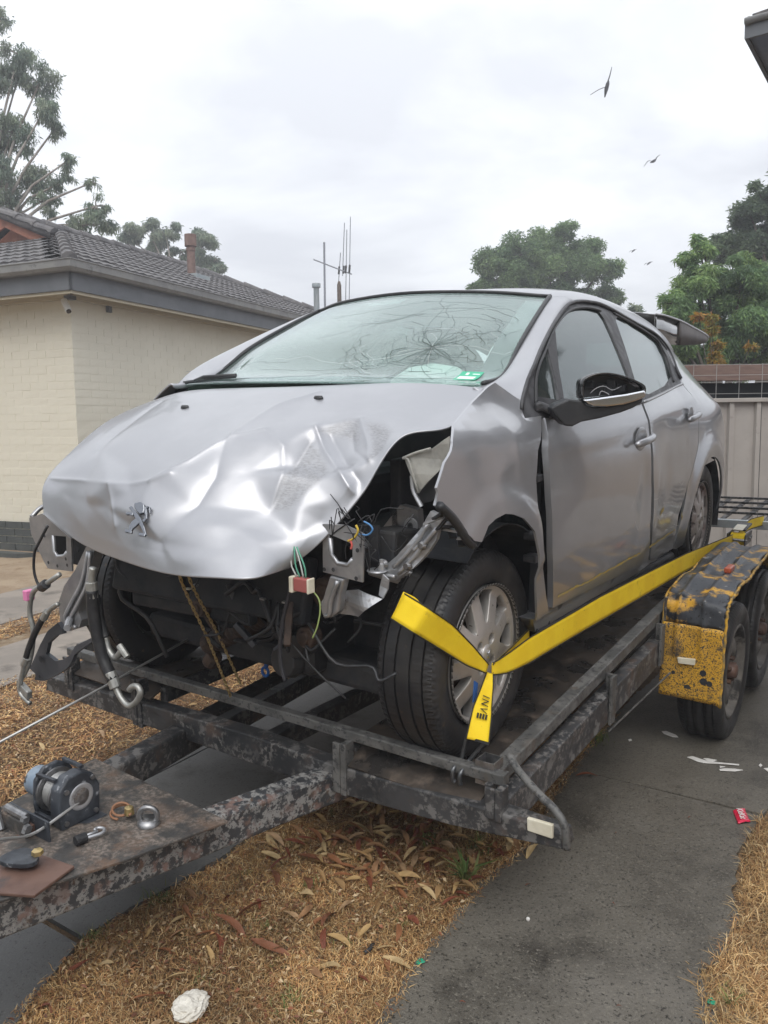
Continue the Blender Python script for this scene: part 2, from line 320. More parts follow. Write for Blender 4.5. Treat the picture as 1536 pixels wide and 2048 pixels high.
 'leg_l': [(0.528, -0.42, 0.5999), (0.5747, -0.42, 0.5956), (0.5606, -0.42, 0.5501), (0.5529, -0.42, 0.5009), (0.5253, -0.42, 0.4796), (0.4978, -0.42, 0.4819), (0.4915, -0.42, 0.5046), (0.51, -0.42, 0.5561)],
 'under': [(-0.4784, -0.58, 0.3349), (-0.5419, -0.58, 0.2946), (-0.5924, -0.58, 0.2365), (-0.6353, -0.58, 0.1786), (-0.6676, -0.58, 0.1379), (-0.6338, -0.58, 0.1254), (-0.6429, -0.58, 0.1018), (-0.5832, -0.58, 0.1114), (-0.5194, -0.58, 0.143), (-0.448, -0.58, 0.1842), (-0.4205, -0.58, 0.2104), (-0.4037, -0.58, 0.2392), (-0.3693, -0.58, 0.2628), (-0.2921, -0.58, 0.309), (-0.296, -0.58, 0.3197), (-0.3946, -0.58, 0.2712), (-0.4256, -0.58, 0.2348), (-0.4695, -0.58, 0.2089), (-0.5125, -0.58, 0.1966), (-0.5614, -0.58, 0.2111), (-0.5417, -0.58, 0.2532), (-0.4956, -0.58, 0.2859), (-0.4555, -0.58, 0.3001), (-0.4589, -0.58, 0.3164)],
 'pipe_a': [(-0.3871, -0.62, 0.5166), (-0.4556, -0.62, 0.4794), (-0.5226, -0.62, 0.4498), (-0.5483, -0.62, 0.4259), (-0.5647, -0.62, 0.3897), (-0.5698, -0.62, 0.3532), (-0.5584, -0.62, 0.3127), (-0.5699, -0.62, 0.2507), (-0.5994, -0.62, 0.1841), (-0.6388, -0.62, 0.1336), (-0.6705, -0.62, 0.1), (-0.6616, -0.62, 0.0787), (-0.6351, -0.62, 0.0776)],
 'pipe_b': [(-0.3916, -0.63, 0.4233), (-0.4258, -0.63, 0.4048), (-0.4645, -0.63, 0.377)],
 'hose_b': [(-0.4645, -0.63, 0.377), (-0.4865, -0.63, 0.355), (-0.5325, -0.63, 0.3032), (-0.5748, -0.63, 0.244), (-0.6019, -0.63, 0.1954)],
 'pipe_b2': [(-0.6019, -0.63, 0.1954), (-0.6175, -0.63, 0.1677), (-0.6393, -0.63, 0.1191), (-0.6536, -0.63, 0.0821), (-0.6415, -0.63, 0.0636), (-0.597, -0.63, 0.0456)],
 'cable_c': [(-0.463, -0.6, 0.6591), (-0.5204, -0.6, 0.5961), (-0.5474, -0.6, 0.5616), (-0.5585, -0.6, 0.502), (-0.5419, -0.6, 0.4591), (-0.5172, -0.6, 0.4561)],
 'pipe_d': [(-0.2139, -0.62, 0.5606), (-0.2221, -0.62, 0.5303), (-0.2264, -0.62, 0.491)],
 'hose_d': [(-0.2264, -0.62, 0.491), (-0.2275, -0.62, 0.4364), (-0.2197, -0.62, 0.3735), (-0.2014, -0.62, 0.2949), (-0.179, -0.62, 0.2551), (-0.1536, -0.62, 0.2226)],
 'pipe_d2': [(-0.1536, -0.62, 0.2226), (-0.1395, -0.62, 0.1972), (-0.1141, -0.62, 0.1682), (-0.0827, -0.62, 0.1568), (-0.0486, -0.62, 0.179), (-0.0278, -0.62, 0.2102), (-0.0397, -0.62, 0.2276), (-0.0653, -0.62, 0.2202), (-0.0779, -0.62, 0.2081)],
 'hose_e': [(-0.2371, -0.6, 0.4692), (-0.229, -0.6, 0.4076), (-0.2125, -0.6, 0.3567), (-0.2044, -0.6, 0.3408)],
 'pipe_e': [(-0.2044, -0.6, 0.3408), (-0.1992, -0.6, 0.3212), (-0.1892, -0.6, 0.3009), (-0.1644, -0.6, 0.2852), (-0.1388, -0.6, 0.3045), (-0.1255, -0.6, 0.3212)],
 'boot': [(-0.187, -0.15, 0.2121), (0.0201, -0.15, 0.3242)],
 'gear': [(0.1456, -0.2, 0.3935), (0.3013, -0.2, 0.4586), (0.3055, -0.2, 0.2344), (0.137, -0.2, 0.1654)],
 'plug': [(0.471, -0.5, 0.5794), (0.5291, -0.5, 0.5959)],
 'wire_green': [(0.4933, -0.45, 0.5577), (0.5133, -0.45, 0.5362), (0.5158, -0.45, 0.5023), (0.5044, -0.45, 0.4588), (0.488, -0.45, 0.4265)],
 'wire_black': [(0.4584, -0.48, 0.6165), (0.4349, -0.48, 0.5448), (0.4109, -0.48, 0.4713), (0.3974, -0.48, 0.3981), (0.3989, -0.48, 0.3412), (0.4119, -0.48, 0.2979)],
 'wire_y': [(0.6161, -0.42, 0.7439), (0.6223, -0.42, 0.7289), (0.6092, -0.42, 0.7092), (0.5896, -0.42, 0.6991)],
 'wire_b': [(0.6253, -0.42, 0.7214), (0.6522, -0.42, 0.7218), (0.6679, -0.42, 0.7364), (0.6603, -0.42, 0.7484), (0.6416, -0.42, 0.7556)],
 'wire_r': [(0.5962, -0.42, 0.7051), (0.6024, -0.42, 0.69), (0.599, -0.42, 0.679)],
 'arm': [(0.772, -0.3, 0.7787), (0.8077, -0.3, 0.7652), (0.7945, -0.3, 0.7431), (0.7858, -0.3, 0.7043), (0.7694, -0.3, 0.6826), (0.7173, -0.3, 0.6211), (0.7, -0.3, 0.6093), (0.6519, -0.3, 0.5751), (0.6224, -0.3, 0.5778), (0.5825, -0.3, 0.5849), (0.6309, -0.3, 0.6221), (0.6603, -0.3, 0.6451), (0.6953, -0.3, 0.6792), (0.7342, -0.3, 0.7303), (0.757, -0.3, 0.759)],
 'arm_strip': [(0.6335, -0.33, 0.5983), (0.6235, -0.33, 0.5665), (0.6216, -0.33, 0.5371), (0.6362, -0.33, 0.5296), (0.6462, -0.33, 0.5561), (0.6528, -0.33, 0.5845)],
 'flap': [(0.4531, -0.36, 0.4921), (0.4679, -0.36, 0.5175), (0.5225, -0.36, 0.5387), (0.577, -0.36, 0.5539), (0.615, -0.36, 0.5445), (0.649, -0.36, 0.5361), (0.6096, -0.36, 0.5049), (0.564, -0.36, 0.4721), (0.4864, -0.36, 0.4745)],
 'inner': [(0.4482, -0.1, 0.6376), (0.5393, -0.1, 0.7452), (0.6001, -0.1, 0.7358), (0.6053, -0.1, 0.6773), (0.5388, -0.1, 0.6022), (0.4514, -0.1, 0.5838)],
 'lens': [(0.6717, -0.28, 0.9067), (0.7137, -0.28, 0.9233), (0.7561, -0.28, 0.9357), (0.8104, -0.28, 0.9697), (0.8122, -0.28, 0.9282), (0.8008, -0.28, 0.9022), (0.7184, -0.28, 0.8187)],
 'lens_body': [(0.6995, -0.25, 0.847), (0.7833, -0.25, 0.8984), (0.7671, -0.25, 0.8517), (0.7583, -0.25, 0.8128), (0.7339, -0.25, 0.7908), (0.698, -0.25, 0.7837)],
 'chain': [(0.0843, -0.55, 0.5716), (-0.0481, -0.24, 0.0554), (0.0645, -0.5, 0.5554), (-0.0395, -0.2, 0.0881)],
 'strap_front': [(0.7, -0.3555, 0.5268), (0.775, -0.3644, 0.5041), (0.8, -0.2801, 0.4426), (0.82, -0.1778, 0.3605), (0.83, -0.0914, 0.2978)],
 'strap_main': [(0.83, -0.0601, 0.2879), (0.835, 0.0107, 0.2758), (0.85, 0.1519, 0.2863), (0.88, 0.6825, 0.2895), (0.92, 1.686, 0.2641), (0.94, 2.6118, 0.2067)],
 'strap_back': [(0.83, -0.0601, 0.2879), (0.815, 0.0849, 0.2866), (0.79, 0.2914, 0.2878)],
 'strap_tail': [(0.83, -0.0754, 0.2807), (0.84, -0.1091, 0.2507), (0.86, -0.1761, 0.2125), (0.87, -0.2218, 0.1425)],
 'hook': [(0.8243, -0.2, 0.1275), (0.8077, -0.2, 0.0604), (0.8049, -0.2, 0.0296), (0.8203, -0.2, 0.067), (0.833, -0.2, 0.0646), (0.8207, -0.2, 0.0342), (0.8361, -0.2, 0.0685), (0.8785, -0.2, 0.1317)],
 'ratchet': [(0.95, 2.7603, 0.202), (0.95, 3.6844, 0.0939)],
 'front_rail': [(-0.9732, -0.2, 0.049), (0.9652, -0.2, 0.0678)],
 'side_rail': [(0.93, -0.1102, 0.0573), (0.93, 1.2432, 0.1321)],
 'side_beam': [(0.955, -0.0104, -0.001), (0.955, 1.0711, 0.0358), (0.955, 0.0146, -0.1145), (0.955, 1.0877, -0.0637)],
 'front_beam': [(-1.0872, -0.26, -0.0839), (0.0518, -0.26, -0.0408), (0.3865, -0.26, -0.0469), (1.1276, -0.26, -0.0198), (-1.1135, -0.26, -0.1503), (0.0473, -0.26, -0.1354), (0.3845, -0.26, -0.1364), (0.8085, -0.26, -0.1069), (1.1422, -0.26, -0.0601)],
 'bent_bar': [(0.9396, -0.17, 0.0998), (0.9869, -0.2, 0.0756), (1.0624, -0.24, 0.053), (1.1124, -0.26, 0.0369), (1.1413, -0.27, 0.0105), (1.1513, -0.27, -0.0516)],
 'reflector': [(1.0409, -0.275, -0.0028), (1.1118, -0.275, 0.0003), (1.113, -0.275, -0.0378), (1.0432, -0.275, -0.0383)],
 'mudrefl': [(1.015, 1.27, -0.0394), (1.0866, 1.27, -0.0336), (1.0861, 1.27, -0.0595), (1.0204, 1.27, -0.0644)],
 'marker': [(1.1, 1.6778, 0.3074), (1.1, 1.863, 0.2475)],
 'ramp': [(0.6658, 3.3, 0.2018), (0.9869, 3.3, 0.2331), (0.6691, 3.3, 0.1468)],
 'db_right_w': [(0.1703, -1.1845, 0.36), (0.3448, -0.694, 0.36), (0.408, -0.2136, 0.36)],
 'db_left_w': [(-0.2774, -0.6161, 0.36), (-0.3649, -0.1228, 0.36)],
 'winch_w': [(-0.1046, -0.9047, 0.38), (0.0699, -0.8239, 0.38), (-0.1621, -0.6798, 0.38), (-0.3025, -0.8516, 0.38)],
 'roperun_w': [(0.0625, -1.1167, 0.45), (0.0816, -1.011, 0.45), (0.0805, -0.8843, 0.45)],
 'rust_w': [(0.0598, -1.1209, 0.365), (0.0564, -1.048, 0.365), (0.2213, -1.0271, 0.365), (0.2535, -1.1503, 0.365), (0.1783, -1.1888, 0.365)],
 'tag_w': [(0.0664, -1.1241, 0.375), (0.0749, -1.0652, 0.375), (0.1421, -1.0609, 0.375), (0.1768, -1.102, 0.375), (0.0976, -1.1419, 0.375)],
 'gum_w': [(-14.8611, 7.1975, 0)],
 'gum_b': [(0.074, 0.78, 9.907, 0.34), (0.395, 0.991, 9.209, 0.403), (-0.096, 1.225, 8.84, 0.53), (0.523, 1.353, 8.7, 0.477), (0.955, 1.143, 7.996, 0.34), (0.94, 1.381, 7.705, 0.233), (0.198, 0.867, 7.663, 0.584), (0.361, 0.427, 6.807, 0.584), (0.519, 1.258, 6.734, 0.477), (1.322, 1.373, 6.978, 0.233), (1.187, 1.372, 6.598, 0.265), (1.615, 1.742, 6.584, 0.159), (0.811, 1.067, 6.181, 0.34), (1.673, 1.777, 6.103, 0.318), (1.386, 1.717, 5.774, 0.446), (1.719, 1.983, 5.765, 0.265), (-0.099, 0.477, 8.487, 0.637), (-0.823, 0.581, 8.118, 0.955), (-0.708, 0.568, 6.631, 0.955), (0.317, 0.568, 6.151, 0.424)],
 'gum2_w': [(-20.085, 17.0854, 0)],
 'gum2_b': [(-1.075, -0.461, 8.263, 0.524), (-0.508, 0.097, 8.097, 0.524), (-1.167, 0.27, 7.606, 0.524), (0.167, 0.961, 7.959, 0.454), (0.678, 0.676, 7.574, 0.524), (0.805, 1.158, 7.182, 0.349), (0.418, 0.883, 6.925, 0.524), (-1.525, -0.587, 7.935, 0.349), (-0.361, 0.64, 7.524, 0.349), (0.931, 0.907, 6.862, 0.384)],
 'ctree_w': [(-7.964, 20.5767, 0)],
 'ctree_b': [(-0.952, -0.911, 5.64, 0.749), (-0.478, -0.265, 6.354, 0.824), (-0.312, 0.949, 6.621, 0.779), (0.572, 1.114, 6.349, 0.719), (1.315, 0.819, 5.814, 0.629), (0.018, 0.318, 5.645, 1.123), (-0.635, -0.064, 5.196, 0.899), (-1.686, -0.989, 5.383, 0.33), (1.358, 1.584, 5.214, 0.389), (-1.246, -0.871, 6.072, 0.599), (0.664, 0.691, 5.19, 0.749), (1.562, 1.495, 5.007, 0.3), (0.266, 0.782, 7.044, 0.449), (-1.647, -0.571, 5.419, 0.599)],
 'pep_w': [(-0.6287, 9.6047, 0)],
 'pep_b': [(-0.576, -0.389, 2.976, 0.261), (-0.333, -0.13, 3.274, 0.33), (-0.589, 0.104, 2.65, 0.412), (-0.173, 0.236, 3.039, 0.426), (0.198, 0.13, 3.38, 0.343), (0.281, 0.358, 2.774, 0.481), (-0.009, 0.166, 2.433, 0.412), (-0.565, -0.416, 2.461, 0.275), (0.288, 0.718, 3.154, 0.412), (-0.286, 0.016, 3.711, 0.165), (-0.387, 0.094, 3.884, 0.096), (-0.499, 0.008, 3.597, 0.151), (0.52, 0.487, 2.429, 0.412), (0.535, 0.716, 2.822, 0.481), (-0.379, 0.092, 2.213, 0.343), (0.104, 0.601, 2.189, 0.343)],
 'dark_w': [(-0.7671, 14.3881, 0)],
 'dark_b': [(-0.478, -0.116, 5.153, 0.374), (-0.318, 0.152, 5.418, 0.393), (-0.409, 0.614, 4.802, 0.515), (-0.884, -0.033, 4.7, 0.318), (0.023, 0.206, 5.571, 0.468), (-0.471, 0.108, 4.566, 0.421), (-0.953, -0.186, 4.476, 0.262), (0.211, 0.29, 5.243, 0.562)],
 'yel_w': [(-0.2668, 7.7819, 0)],
 'yel_b': [(-0.154, 0.022, 2.573, 0.075), (-0.114, 0.063, 2.442, 0.07), (-0.072, 0.162, 2.271, 0.07), (-0.086, 0.097, 2.102, 0.093), (-0.248, -0.014, 2.618, 0.052), (0.251, 0.328, 2.272, 0.052), (-0.072, 0.099, 2.19, 0.058)],
 'bare_w': [(-4.4998, 18.0659, 0)],
 'bare_b': [(-0.069, 0.152, 4.228, 0.112), (-0.143, 0.124, 4.101, 0.112), (-0.07, 0.327, 4.123, 0.112)],
 'bird_w': [(-5.4804, 18.4311, 9.7104), (-6.3049, 25.2169, 9.7585), (-11.2939, 38.912, 9.8203), (-10.6256, 39.2921, 9.19)],
 'winch_c_w': [(-0.0339, -0.8827, 0.43)],
 'rope_a': [(-0.3351, -0.12, 0.1948), (-0.2795, -1, 0.0949)],
 'ring_w': [(0.1936, -0.787, 0.385)],
 'knob_w': [(0.1182, -0.8039, 0.385)],
 'hookc_w': [(0.1275, -0.9619, 0.385), (0.1363, -0.8875, 0.385)],
 'bluehook': [(-0.0189, -0.1, 0.1267)],
 'wrapper_w': [(1.3155, 0.8896, 0.013), (1.3483, 0.9292, 0.013), (1.3847, 0.822, 0.013), (1.3522, 0.7965, 0.013)],
 'shard_a_w': [(1.0578, 1.2752, 0.014), (1.0743, 1.298, 0.014), (1.1291, 1.2858, 0.014), (1.1783, 1.2942, 0.014), (1.2565, 1.3161, 0.014), (1.2568, 1.3048, 0.014), (1.1884, 1.2833, 0.014), (1.1396, 1.2574, 0.014), (1.107, 1.2537, 0.014)],
 'shard_b_w': [(1.1174, 1.302, 0.014), (1.133, 1.3121, 0.014), (1.1721, 1.3137, 0.014), (1.1498, 1.2816, 0.014), (1.1277, 1.2497, 0.014), (1.1288, 1.262, 0.014), (1.1406, 1.2873, 0.014)],
 'shard_c_w': [(1.1968, 1.2261, 0.014), (1.2148, 1.2491, 0.014), (1.2493, 1.2659, 0.014), (1.2805, 1.2695, 0.014), (1.2542, 1.2412, 0.014), (1.2033, 1.2136, 0.014)],
 'shard_d_w': [(1.191, 1.262, 0.014), (1.2134, 1.2652, 0.014), (1.197, 1.2432, 0.014)],
 'shard_e_w': [(0.89, 1.5058, 0.014), (0.9053, 1.5228, 0.014), (0.9557, 1.4993, 0.014), (0.9727, 1.476, 0.014), (0.9489, 1.4675, 0.014), (0.9077, 1.4822, 0.014)],
 'shard_f_w': [(1.3216, 1.3527, 0.014), (1.3248, 1.3779, 0.014), (1.3351, 1.3615, 0.014), (1.3319, 1.3366, 0.014)],
 'shard_g_w': [(1.3437, 1.333, 0.014), (1.3579, 1.3479, 0.014), (1.3777, 1.3272, 0.014), (1.3645, 1.3075, 0.014)],
 'shard_h_w': [(0.793, 1.3327, 0.014), (0.8022, 1.3455, 0.014), (0.8112, 1.3311, 0.014), (0.8038, 1.3129, 0.014)],
 'tissue_w': [(0.4408, -0.8841, 0)],
 'redleaf_w': [(0.7568, 0.8786, 0.014), (0.8043, 0.845, 0.014)],
 'green_w': [(0.8162, -0.429, 0.013), (1.4798, -0.1647, 0.013)],
 'blackbit_w': [(0.6696, -0.4588, 0.01)],
 'stone_w': [(0.9719, -0.1058, 0.013)],
 'arch_edge': [(0.1336, 0.5912), (0.0847, 0.6725), (0.0095, 0.7221), (-0.0501, 0.7421), (-0.0942, 0.7497), (-0.1439, 0.7431), (-0.1832, 0.7301), (-0.2148, 0.6922), (-0.2233, 0.6575)],
 'facet': [(2.275, 3.725, 8), (2.8, 3.75, -4), (3.125, 3.525, 7), (3.35, 3.325, 10), (3.65, 2.55, 12), (3.725, 1.55, 7), (3.825, 0.9, 0), (3.175, 4.15, 7), (2.125, 4.125, -10), (1.4, 4.2, -13), (0.6, 4.125, -4), (0.35, 4.8, 0), (3.2, 4.525, -8), (4.05, 3.775, -11), (3.975, 3.2, -7), (3.425, 3.05, 6), (2.475, 2.9, -3), (2.4, 3.325, -5), (1, 2.35, -4), (2.1, 2.35, 2), (1.25, 3.05, -3), (2.95, 2.1, 0), (3.125, 1.4, 0), (3.725, 2.475, 9), (4, 2.25, 9), (4.475, 2.55, 10), (4.775, 3.05, 7), (5, 3.725, -11), (4.35, 3.05, -9), (4.725, 4.15, 1), (4.4, 4.125, 4), (4.675, 2.325, -3), (4.8, 2.825, -9), (4.55, 2.025, 10), (5.525, 2.8, 12), (5.875, 3, 9), (4.9, 2.25, -8), (5.45, 2.6, -11), (5.9, 2.825, -4), (4.95, 1.65, 8), (5.8, 2.475, 6), (5.325, 2.3, -9), (5.6, 1.9, -3), (5.825, 2.35, -7), (5.375, 3.575, 7), (5.775, 3.65, -5), (5.625, 4.15, 4), (5.525, 4.675, 0), (5.075, 4.4, 4), (4.45, 4.575, 0), (3.3, 4.8, 2), (2.2, 4.75, 0), (1.325, 4.75, 0), (5.65, 3.25, 4), (5.175, 3.05, 5), (4.625, 1.4, 0), (4.125, 1.7, 0), (5.275, 1.025, 0), (5.775, 1.3, 0)],
}
D = {k: (v if k == 'crease' else np.array(v)) for k, v in D.items()}

def S(y, z):
    """Half width of the body at length y and height z."""
    y = np.asarray(y, float); z = np.asarray(z, float)
    zc = z - (.045 - .03*y)
    x = (np.interp(zc-.03, ZK, XK) + np.interp(zc, ZK, XK) + np.interp(zc+.03, ZK, XK))/3
    x = x - np.where(y < .1, .16*(.1-y)**2, 0) - np.where(y > 2.5, .16*(y-2.5)**2, 0)
    t = np.clip((.36-y)/.3, 0, 1); q = np.clip((z-.92)/.14, 0, 1)
    x = x - .048*np.clip((y-1.3)/.75, 0, 1) - .13*np.clip((y-2.2)/.8, 0, 1)**1.3*np.clip((z-.93)/.3, 0, 1)
    return x - .075*t*t*(3-2*t)*q*q*(3-2*q)

def crom(G, a):
    """Catmull-Rom along the first axis of G at parameters a (0..n-1)."""
    n = G.shape[0]
    i = np.clip(np.floor(a).astype(int), 0, n-2); t = (a-i)[:, None, None]
    g = lambda k: np.where((k < 0)[:, None, None], 2*G[0]-G[1], np.where((k > n-1)[:, None, None], 2*G[n-1]-G[n-2], G[np.clip(k, 0, n-1)]))
    p0, p1, p2, p3 = g(i-1), g(i), g(i+1), g(i+2)
    return .5*(2*p1+(p2-p0)*t+(2*p0-5*p1+4*p2-p3)*t*t+(3*p1-p0-3*p2+p3)*t**3)

def patch(G, u, v):
    """Grid surface: G[row, col, 3] sampled at all v (rows) x u (cols)."""
    A = crom(G, np.asarray(v, float))
    return np.swapaxes(crom(np.swapaxes(A, 0, 1), np.asarray(u, float)), 0, 1)
ZK = np.array([.10,.20,.30,.40,.52,.66,.80,.90,.98,1.05,1.12,1.25,1.38,1.46,1.55])
XK = np.array([.76,.80,.835,.852,.868,.875,.870,.858,.835,.800,.760,.690,.615,.560,.48])

M['paint'] = mat('silver_paint', (.355,.36,.38), (.385,.39,.41), 3, metal=.6, rough=.34, coat=.45, bump=[(420,.025,.0006)])
M['paint_side'] = mat('silver_paint_rain_wet', (.355,.36,.38), (.385,.39,.41), 3, metal=.6, rough=.28, coat=.8, bump=[(240,.12,.0008), (60,.02,.002)],
                      spots=[((.36,.345,.335), 9, .62, .82, .5)])
M['black'] = mat('black_plastic', (.024,.025,.028), (.036,.036,.038), 14, rough=.42, bump=(180,.08,.001))
M['gloss_black'] = mat('gloss_black', (.008,.008,.009), rough=.08, coat=1)
M['seal'] = mat('window_seal', (.035,.035,.038), (.07,.07,.075), 20, rough=.38, rough2=.6)
M['dark'] = mat('dark_underbody', (.022,.024,.029), (.042,.041,.042), 9, rough=.7, bump=(60,.3,.004))
M['chrome'] = mat('chrome', (.72,.73,.75), rough=.09, metal=1)
M['emblem'] = mat('emblem_chrome', (.20,.21,.23), rough=.16, metal=1)  # dark reflections of the chrome put into its colour
M['oldrust'] = mat('dark_oily_rust', (.05,.034,.028), (.085,.055,.04), 30, rough=.6, bump=(90,.3,.003))
M['primer'] = mat('grey_bare_panel', (.33,.335,.35), (.42,.42,.43), 12, rough=.38, metal=.75, spots=[((.16,.14,.12), 16, .62, .75, .7)])
M['bright'] = mat('torn_bright_metal', (.44,.45,.47), (.52,.53,.55), 16, rough=.42, metal=.6, spots=[((.22,.20,.19), 22, .60, .72, .6)])
M['undertray'] = mat('dark_grey_bracket', (.075,.082,.095), (.10,.105,.12), 14, rough=.45, metal=.5)
M['alu'] = mat('aluminium_pipe', (.42,.42,.40), (.34,.34,.32), 30, rough=.48, metal=.7)
M['rubber'] = mat('rubber_hose', (.016,.016,.018), (.03,.03,.031), 30, rough=.5)
M['tyre'] = mat('wet_tyre', (.022,.022,.024), (.042,.039,.036), 8, lo=.45, hi=.7, rough=.36, rough2=.7, bump=(120,.25,.0015),
                spots=[((.13,.095,.06), 26, .63, .72, .85)])
M['alloy'] = mat('alloy_wheel', (.54,.52,.49), (.60,.58,.555), 10, metal=.6, rough=.38, spots=[((.26,.18,.11), 7, .58, .80, .7), ((.10,.08,.065), 55, .64, .70, .8)])
M['alloy_rear'] = mat('alloy_wheel_dusty', (.40,.36,.34), (.50,.47,.45), 10, metal=.6, rough=.42, spots=[((.17,.09,.07), 5, .5, .7, .75)])
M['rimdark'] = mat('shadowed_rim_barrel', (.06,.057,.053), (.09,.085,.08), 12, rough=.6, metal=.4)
M['disc'] = mat('brake_disc', (.10,.07,.05), (.16,.12,.09), 20, rough=.6, metal=.6)
M['rust'] = mat('rusty_steel', (.075,.045,.035), (.13,.075,.05), 30, rough=.75, bump=(90,.3,.003))
M['lens'] = mat('broken_lens', (.36,.355,.33), (.46,.45,.41), 18, rough=.3, alpha=.72)
M['white'] = mat('white_plastic', (.72,.72,.70), rough=.5)
M['airbag'] = mat('airbag_cloth', (.62,.66,.65), (.70,.73,.72), 6, rough=.85, bump=(14,.5,.02))
M['cabin'] = mat('cabin_trim', (.035,.037,.04), (.055,.057,.06), 12, rough=.75)
M['seat'] = mat('seat_cloth', (.045,.047,.052), (.07,.07,.075), 60, rough=.9)
def glass(name, tint, rough=.0, dirt=.15, dcol=(.5,.55,.53), drops=0):
    """Thin window glass: fresnel reflection over a tinted see-through, with a film of rain and dust."""
    m = bpy.data.materials.new(name); m.use_nodes = True; t = m.node_tree; t.nodes.clear(); L = t.links.new; N = lambda ty: t.nodes.new(ty)
    gl = N('ShaderNodeBsdfGlossy'); gl.inputs['Roughness'].default_value = rough; gl.inputs['Color'].default_value = (.93,.97,.97,1)
    tr = N('ShaderNodeBsdfTransparent'); tr.inputs['Color'].default_value = (*tint, 1)
    lw = N('ShaderNodeLayerWeight'); lw.inputs['Blend'].default_value = .5; pw = N('ShaderNodeMath'); pw.operation = 'POWER'; pw.inputs[1].default_value = 4.0; L(lw.outputs['Facing'], pw.inputs[0])
    fr = N('ShaderNodeMapRange'); fr.inputs['To Min'].default_value = .06; fr.inputs['To Max'].default_value = .95; L(pw.outputs[0], fr.inputs['Value'])
    df = N('ShaderNodeBsdfDiffuse'); df.inputs['Color'].default_value = (*dcol, 1)
    co = N('ShaderNodeTexCoord'); mp = N('ShaderNodeMapping'); mp.inputs['Scale'].default_value = (1, 1, .35); L(co.outputs['Object'], mp.inputs[0])
    n = N('ShaderNodeTexNoise'); n.inputs['Scale'].default_value = 7; n.inputs['Detail'].default_value = 8; n.inputs['Roughness'].default_value = .7; L(mp.outputs[0], n.inputs['Vector'])
    r = N('ShaderNodeMapRange'); r.inputs['From Min'].default_value = .3; r.inputs['From Max'].default_value = .75; r.inputs['To Min'].default_value = dirt*.82; r.inputs['To Max'].default_value = dirt*1.2
    L(n.outputs[0], r.inputs['Value'])
    if drops:
        n2 = N('ShaderNodeTexNoise'); n2.inputs['Scale'].default_value = 130; n2.inputs['Detail'].default_value = 3; mp2 = N('ShaderNodeMapping'); mp2.inputs['Scale'].default_value = (1, 1, .3)
        L(co.outputs['Object'], mp2.inputs[0]); L(mp2.outputs[0], n2.inputs['Vector'])
        bp = N('ShaderNodeBump'); bp.inputs['Strength'].default_value = drops; bp.inputs['Distance'].default_value = .002; L(n2.outputs[0], bp.inputs['Height']); L(bp.outputs[0], gl.inputs['Normal'])
    m1 = N('ShaderNodeMixShader'); L(r.outputs[0], m1.inputs[0]); L(tr.outputs[0], m1.inputs[1]); L(df.outputs[0], m1.inputs[2])
    m2 = N('ShaderNodeMixShader'); L(fr.outputs[0], m2.inputs[0]); L(m1.outputs[0], m2.inputs[1]); L(gl.outputs[0], m2.inputs[2])
    o = N('ShaderNodeOutputMaterial'); L(m2.outputs[0], o.inputs[0]); return m
M['windscreen'] = glass('cracked_windscreen', (.86,.95,.92), .02, .12, (.58,.69,.66))
M['glass'] = glass('side_glass', (.21,.28,.26), .010, .05, (.50,.58,.56), .05)
# trailer
M['frame'] = mat('worn_black_steel', (.028,.029,.031), (.05,.05,.052), 6, rough=.42, rough2=.6, bump=[(45,.25,.003)],
                 spots=[((.17,.16,.15), 60, .52, .58, .6, 9), ((.10,.068,.052), 12, .52, .66, .75, 4), ((.15,.145,.14), 20, .54, .58, .6, 5)])
M['rail'] = mat('worn_galvanised_rail', (.10,.10,.097), (.16,.157,.15), 14, rough=.5, rough2=.7, metal=.25, bump=[(60,.25,.002)],
                spots=[((.045,.045,.046), 60, .53, .60, .5), ((.10,.075,.055), 9, .58, .72, .75)])
M['drawbar'] = mat('flaking_paint_drawbar', (.035,.037,.042), (.055,.058,.062), 5, rough=.4, bump=[(30,.25,.003)],
                   spots=[((.25,.245,.235), 42, .475, .515, .6), ((.05,.052,.056), 120, .54, .59, .5), ((.20,.13,.11), 16, .54, .60, .7, 5), ((.12,.075,.05), 30, .56, .66, .8, 4), ((.03,.031,.034), 6, .54, .66, .5)])
M['dbplate'] = mat('rusty_drawbar_plate', (.05,.048,.046), (.10,.085,.072), 14, rough=.6, bump=[(70,.6,.004)],
                   spots=[((.21,.175,.15), 95, .48, .55, .7, 14), ((.035,.034,.034), 40, .52, .60, .5, 8), ((.13,.085,.06), 12, .52, .66, .8, 5)])
M['rustplate'] = mat('brown_rust_plate', (.10,.055,.042), (.145,.085,.065), 8, rough=.55, bump=(70,.2,.002), spots=[((.05,.045,.045), 5, .6, .7, .5)])
M['tread'] = mat('dirty_checker_plate', (.040,.037,.035), (.085,.068,.055), 6, rough=.24, rough2=.65, metal=.2, bump=(120,.25,.002), spots=[((.15,.115,.09), 8, .55, .68, .8)])
M['hook'] = mat('dark_steel_hook', (.10,.105,.115), (.15,.155,.16), 30, rough=.35, metal=.7)
M['tread_hi'] = mat('worn_plate_pattern', (.085,.075,.065), (.15,.135,.12), 7, rough=.3, metal=.3, spots=[((.14,.105,.08), 8, .55, .68, .8)])
M['guard'] = mat('worn_yellow_guard', (.018,.021,.028), (.05,.055,.065), 5, rough=.35, rough2=.5, bump=(40,.2,.003),
                 spots=[((.60,.33,.035), 9, .53, .63, .55), ((.36,.36,.36), 17, .63, .70, .5), ((.02,.02,.022), 60, .585, .63, .6), ((.55,.30,.04), 70, .66, .70, .6)])
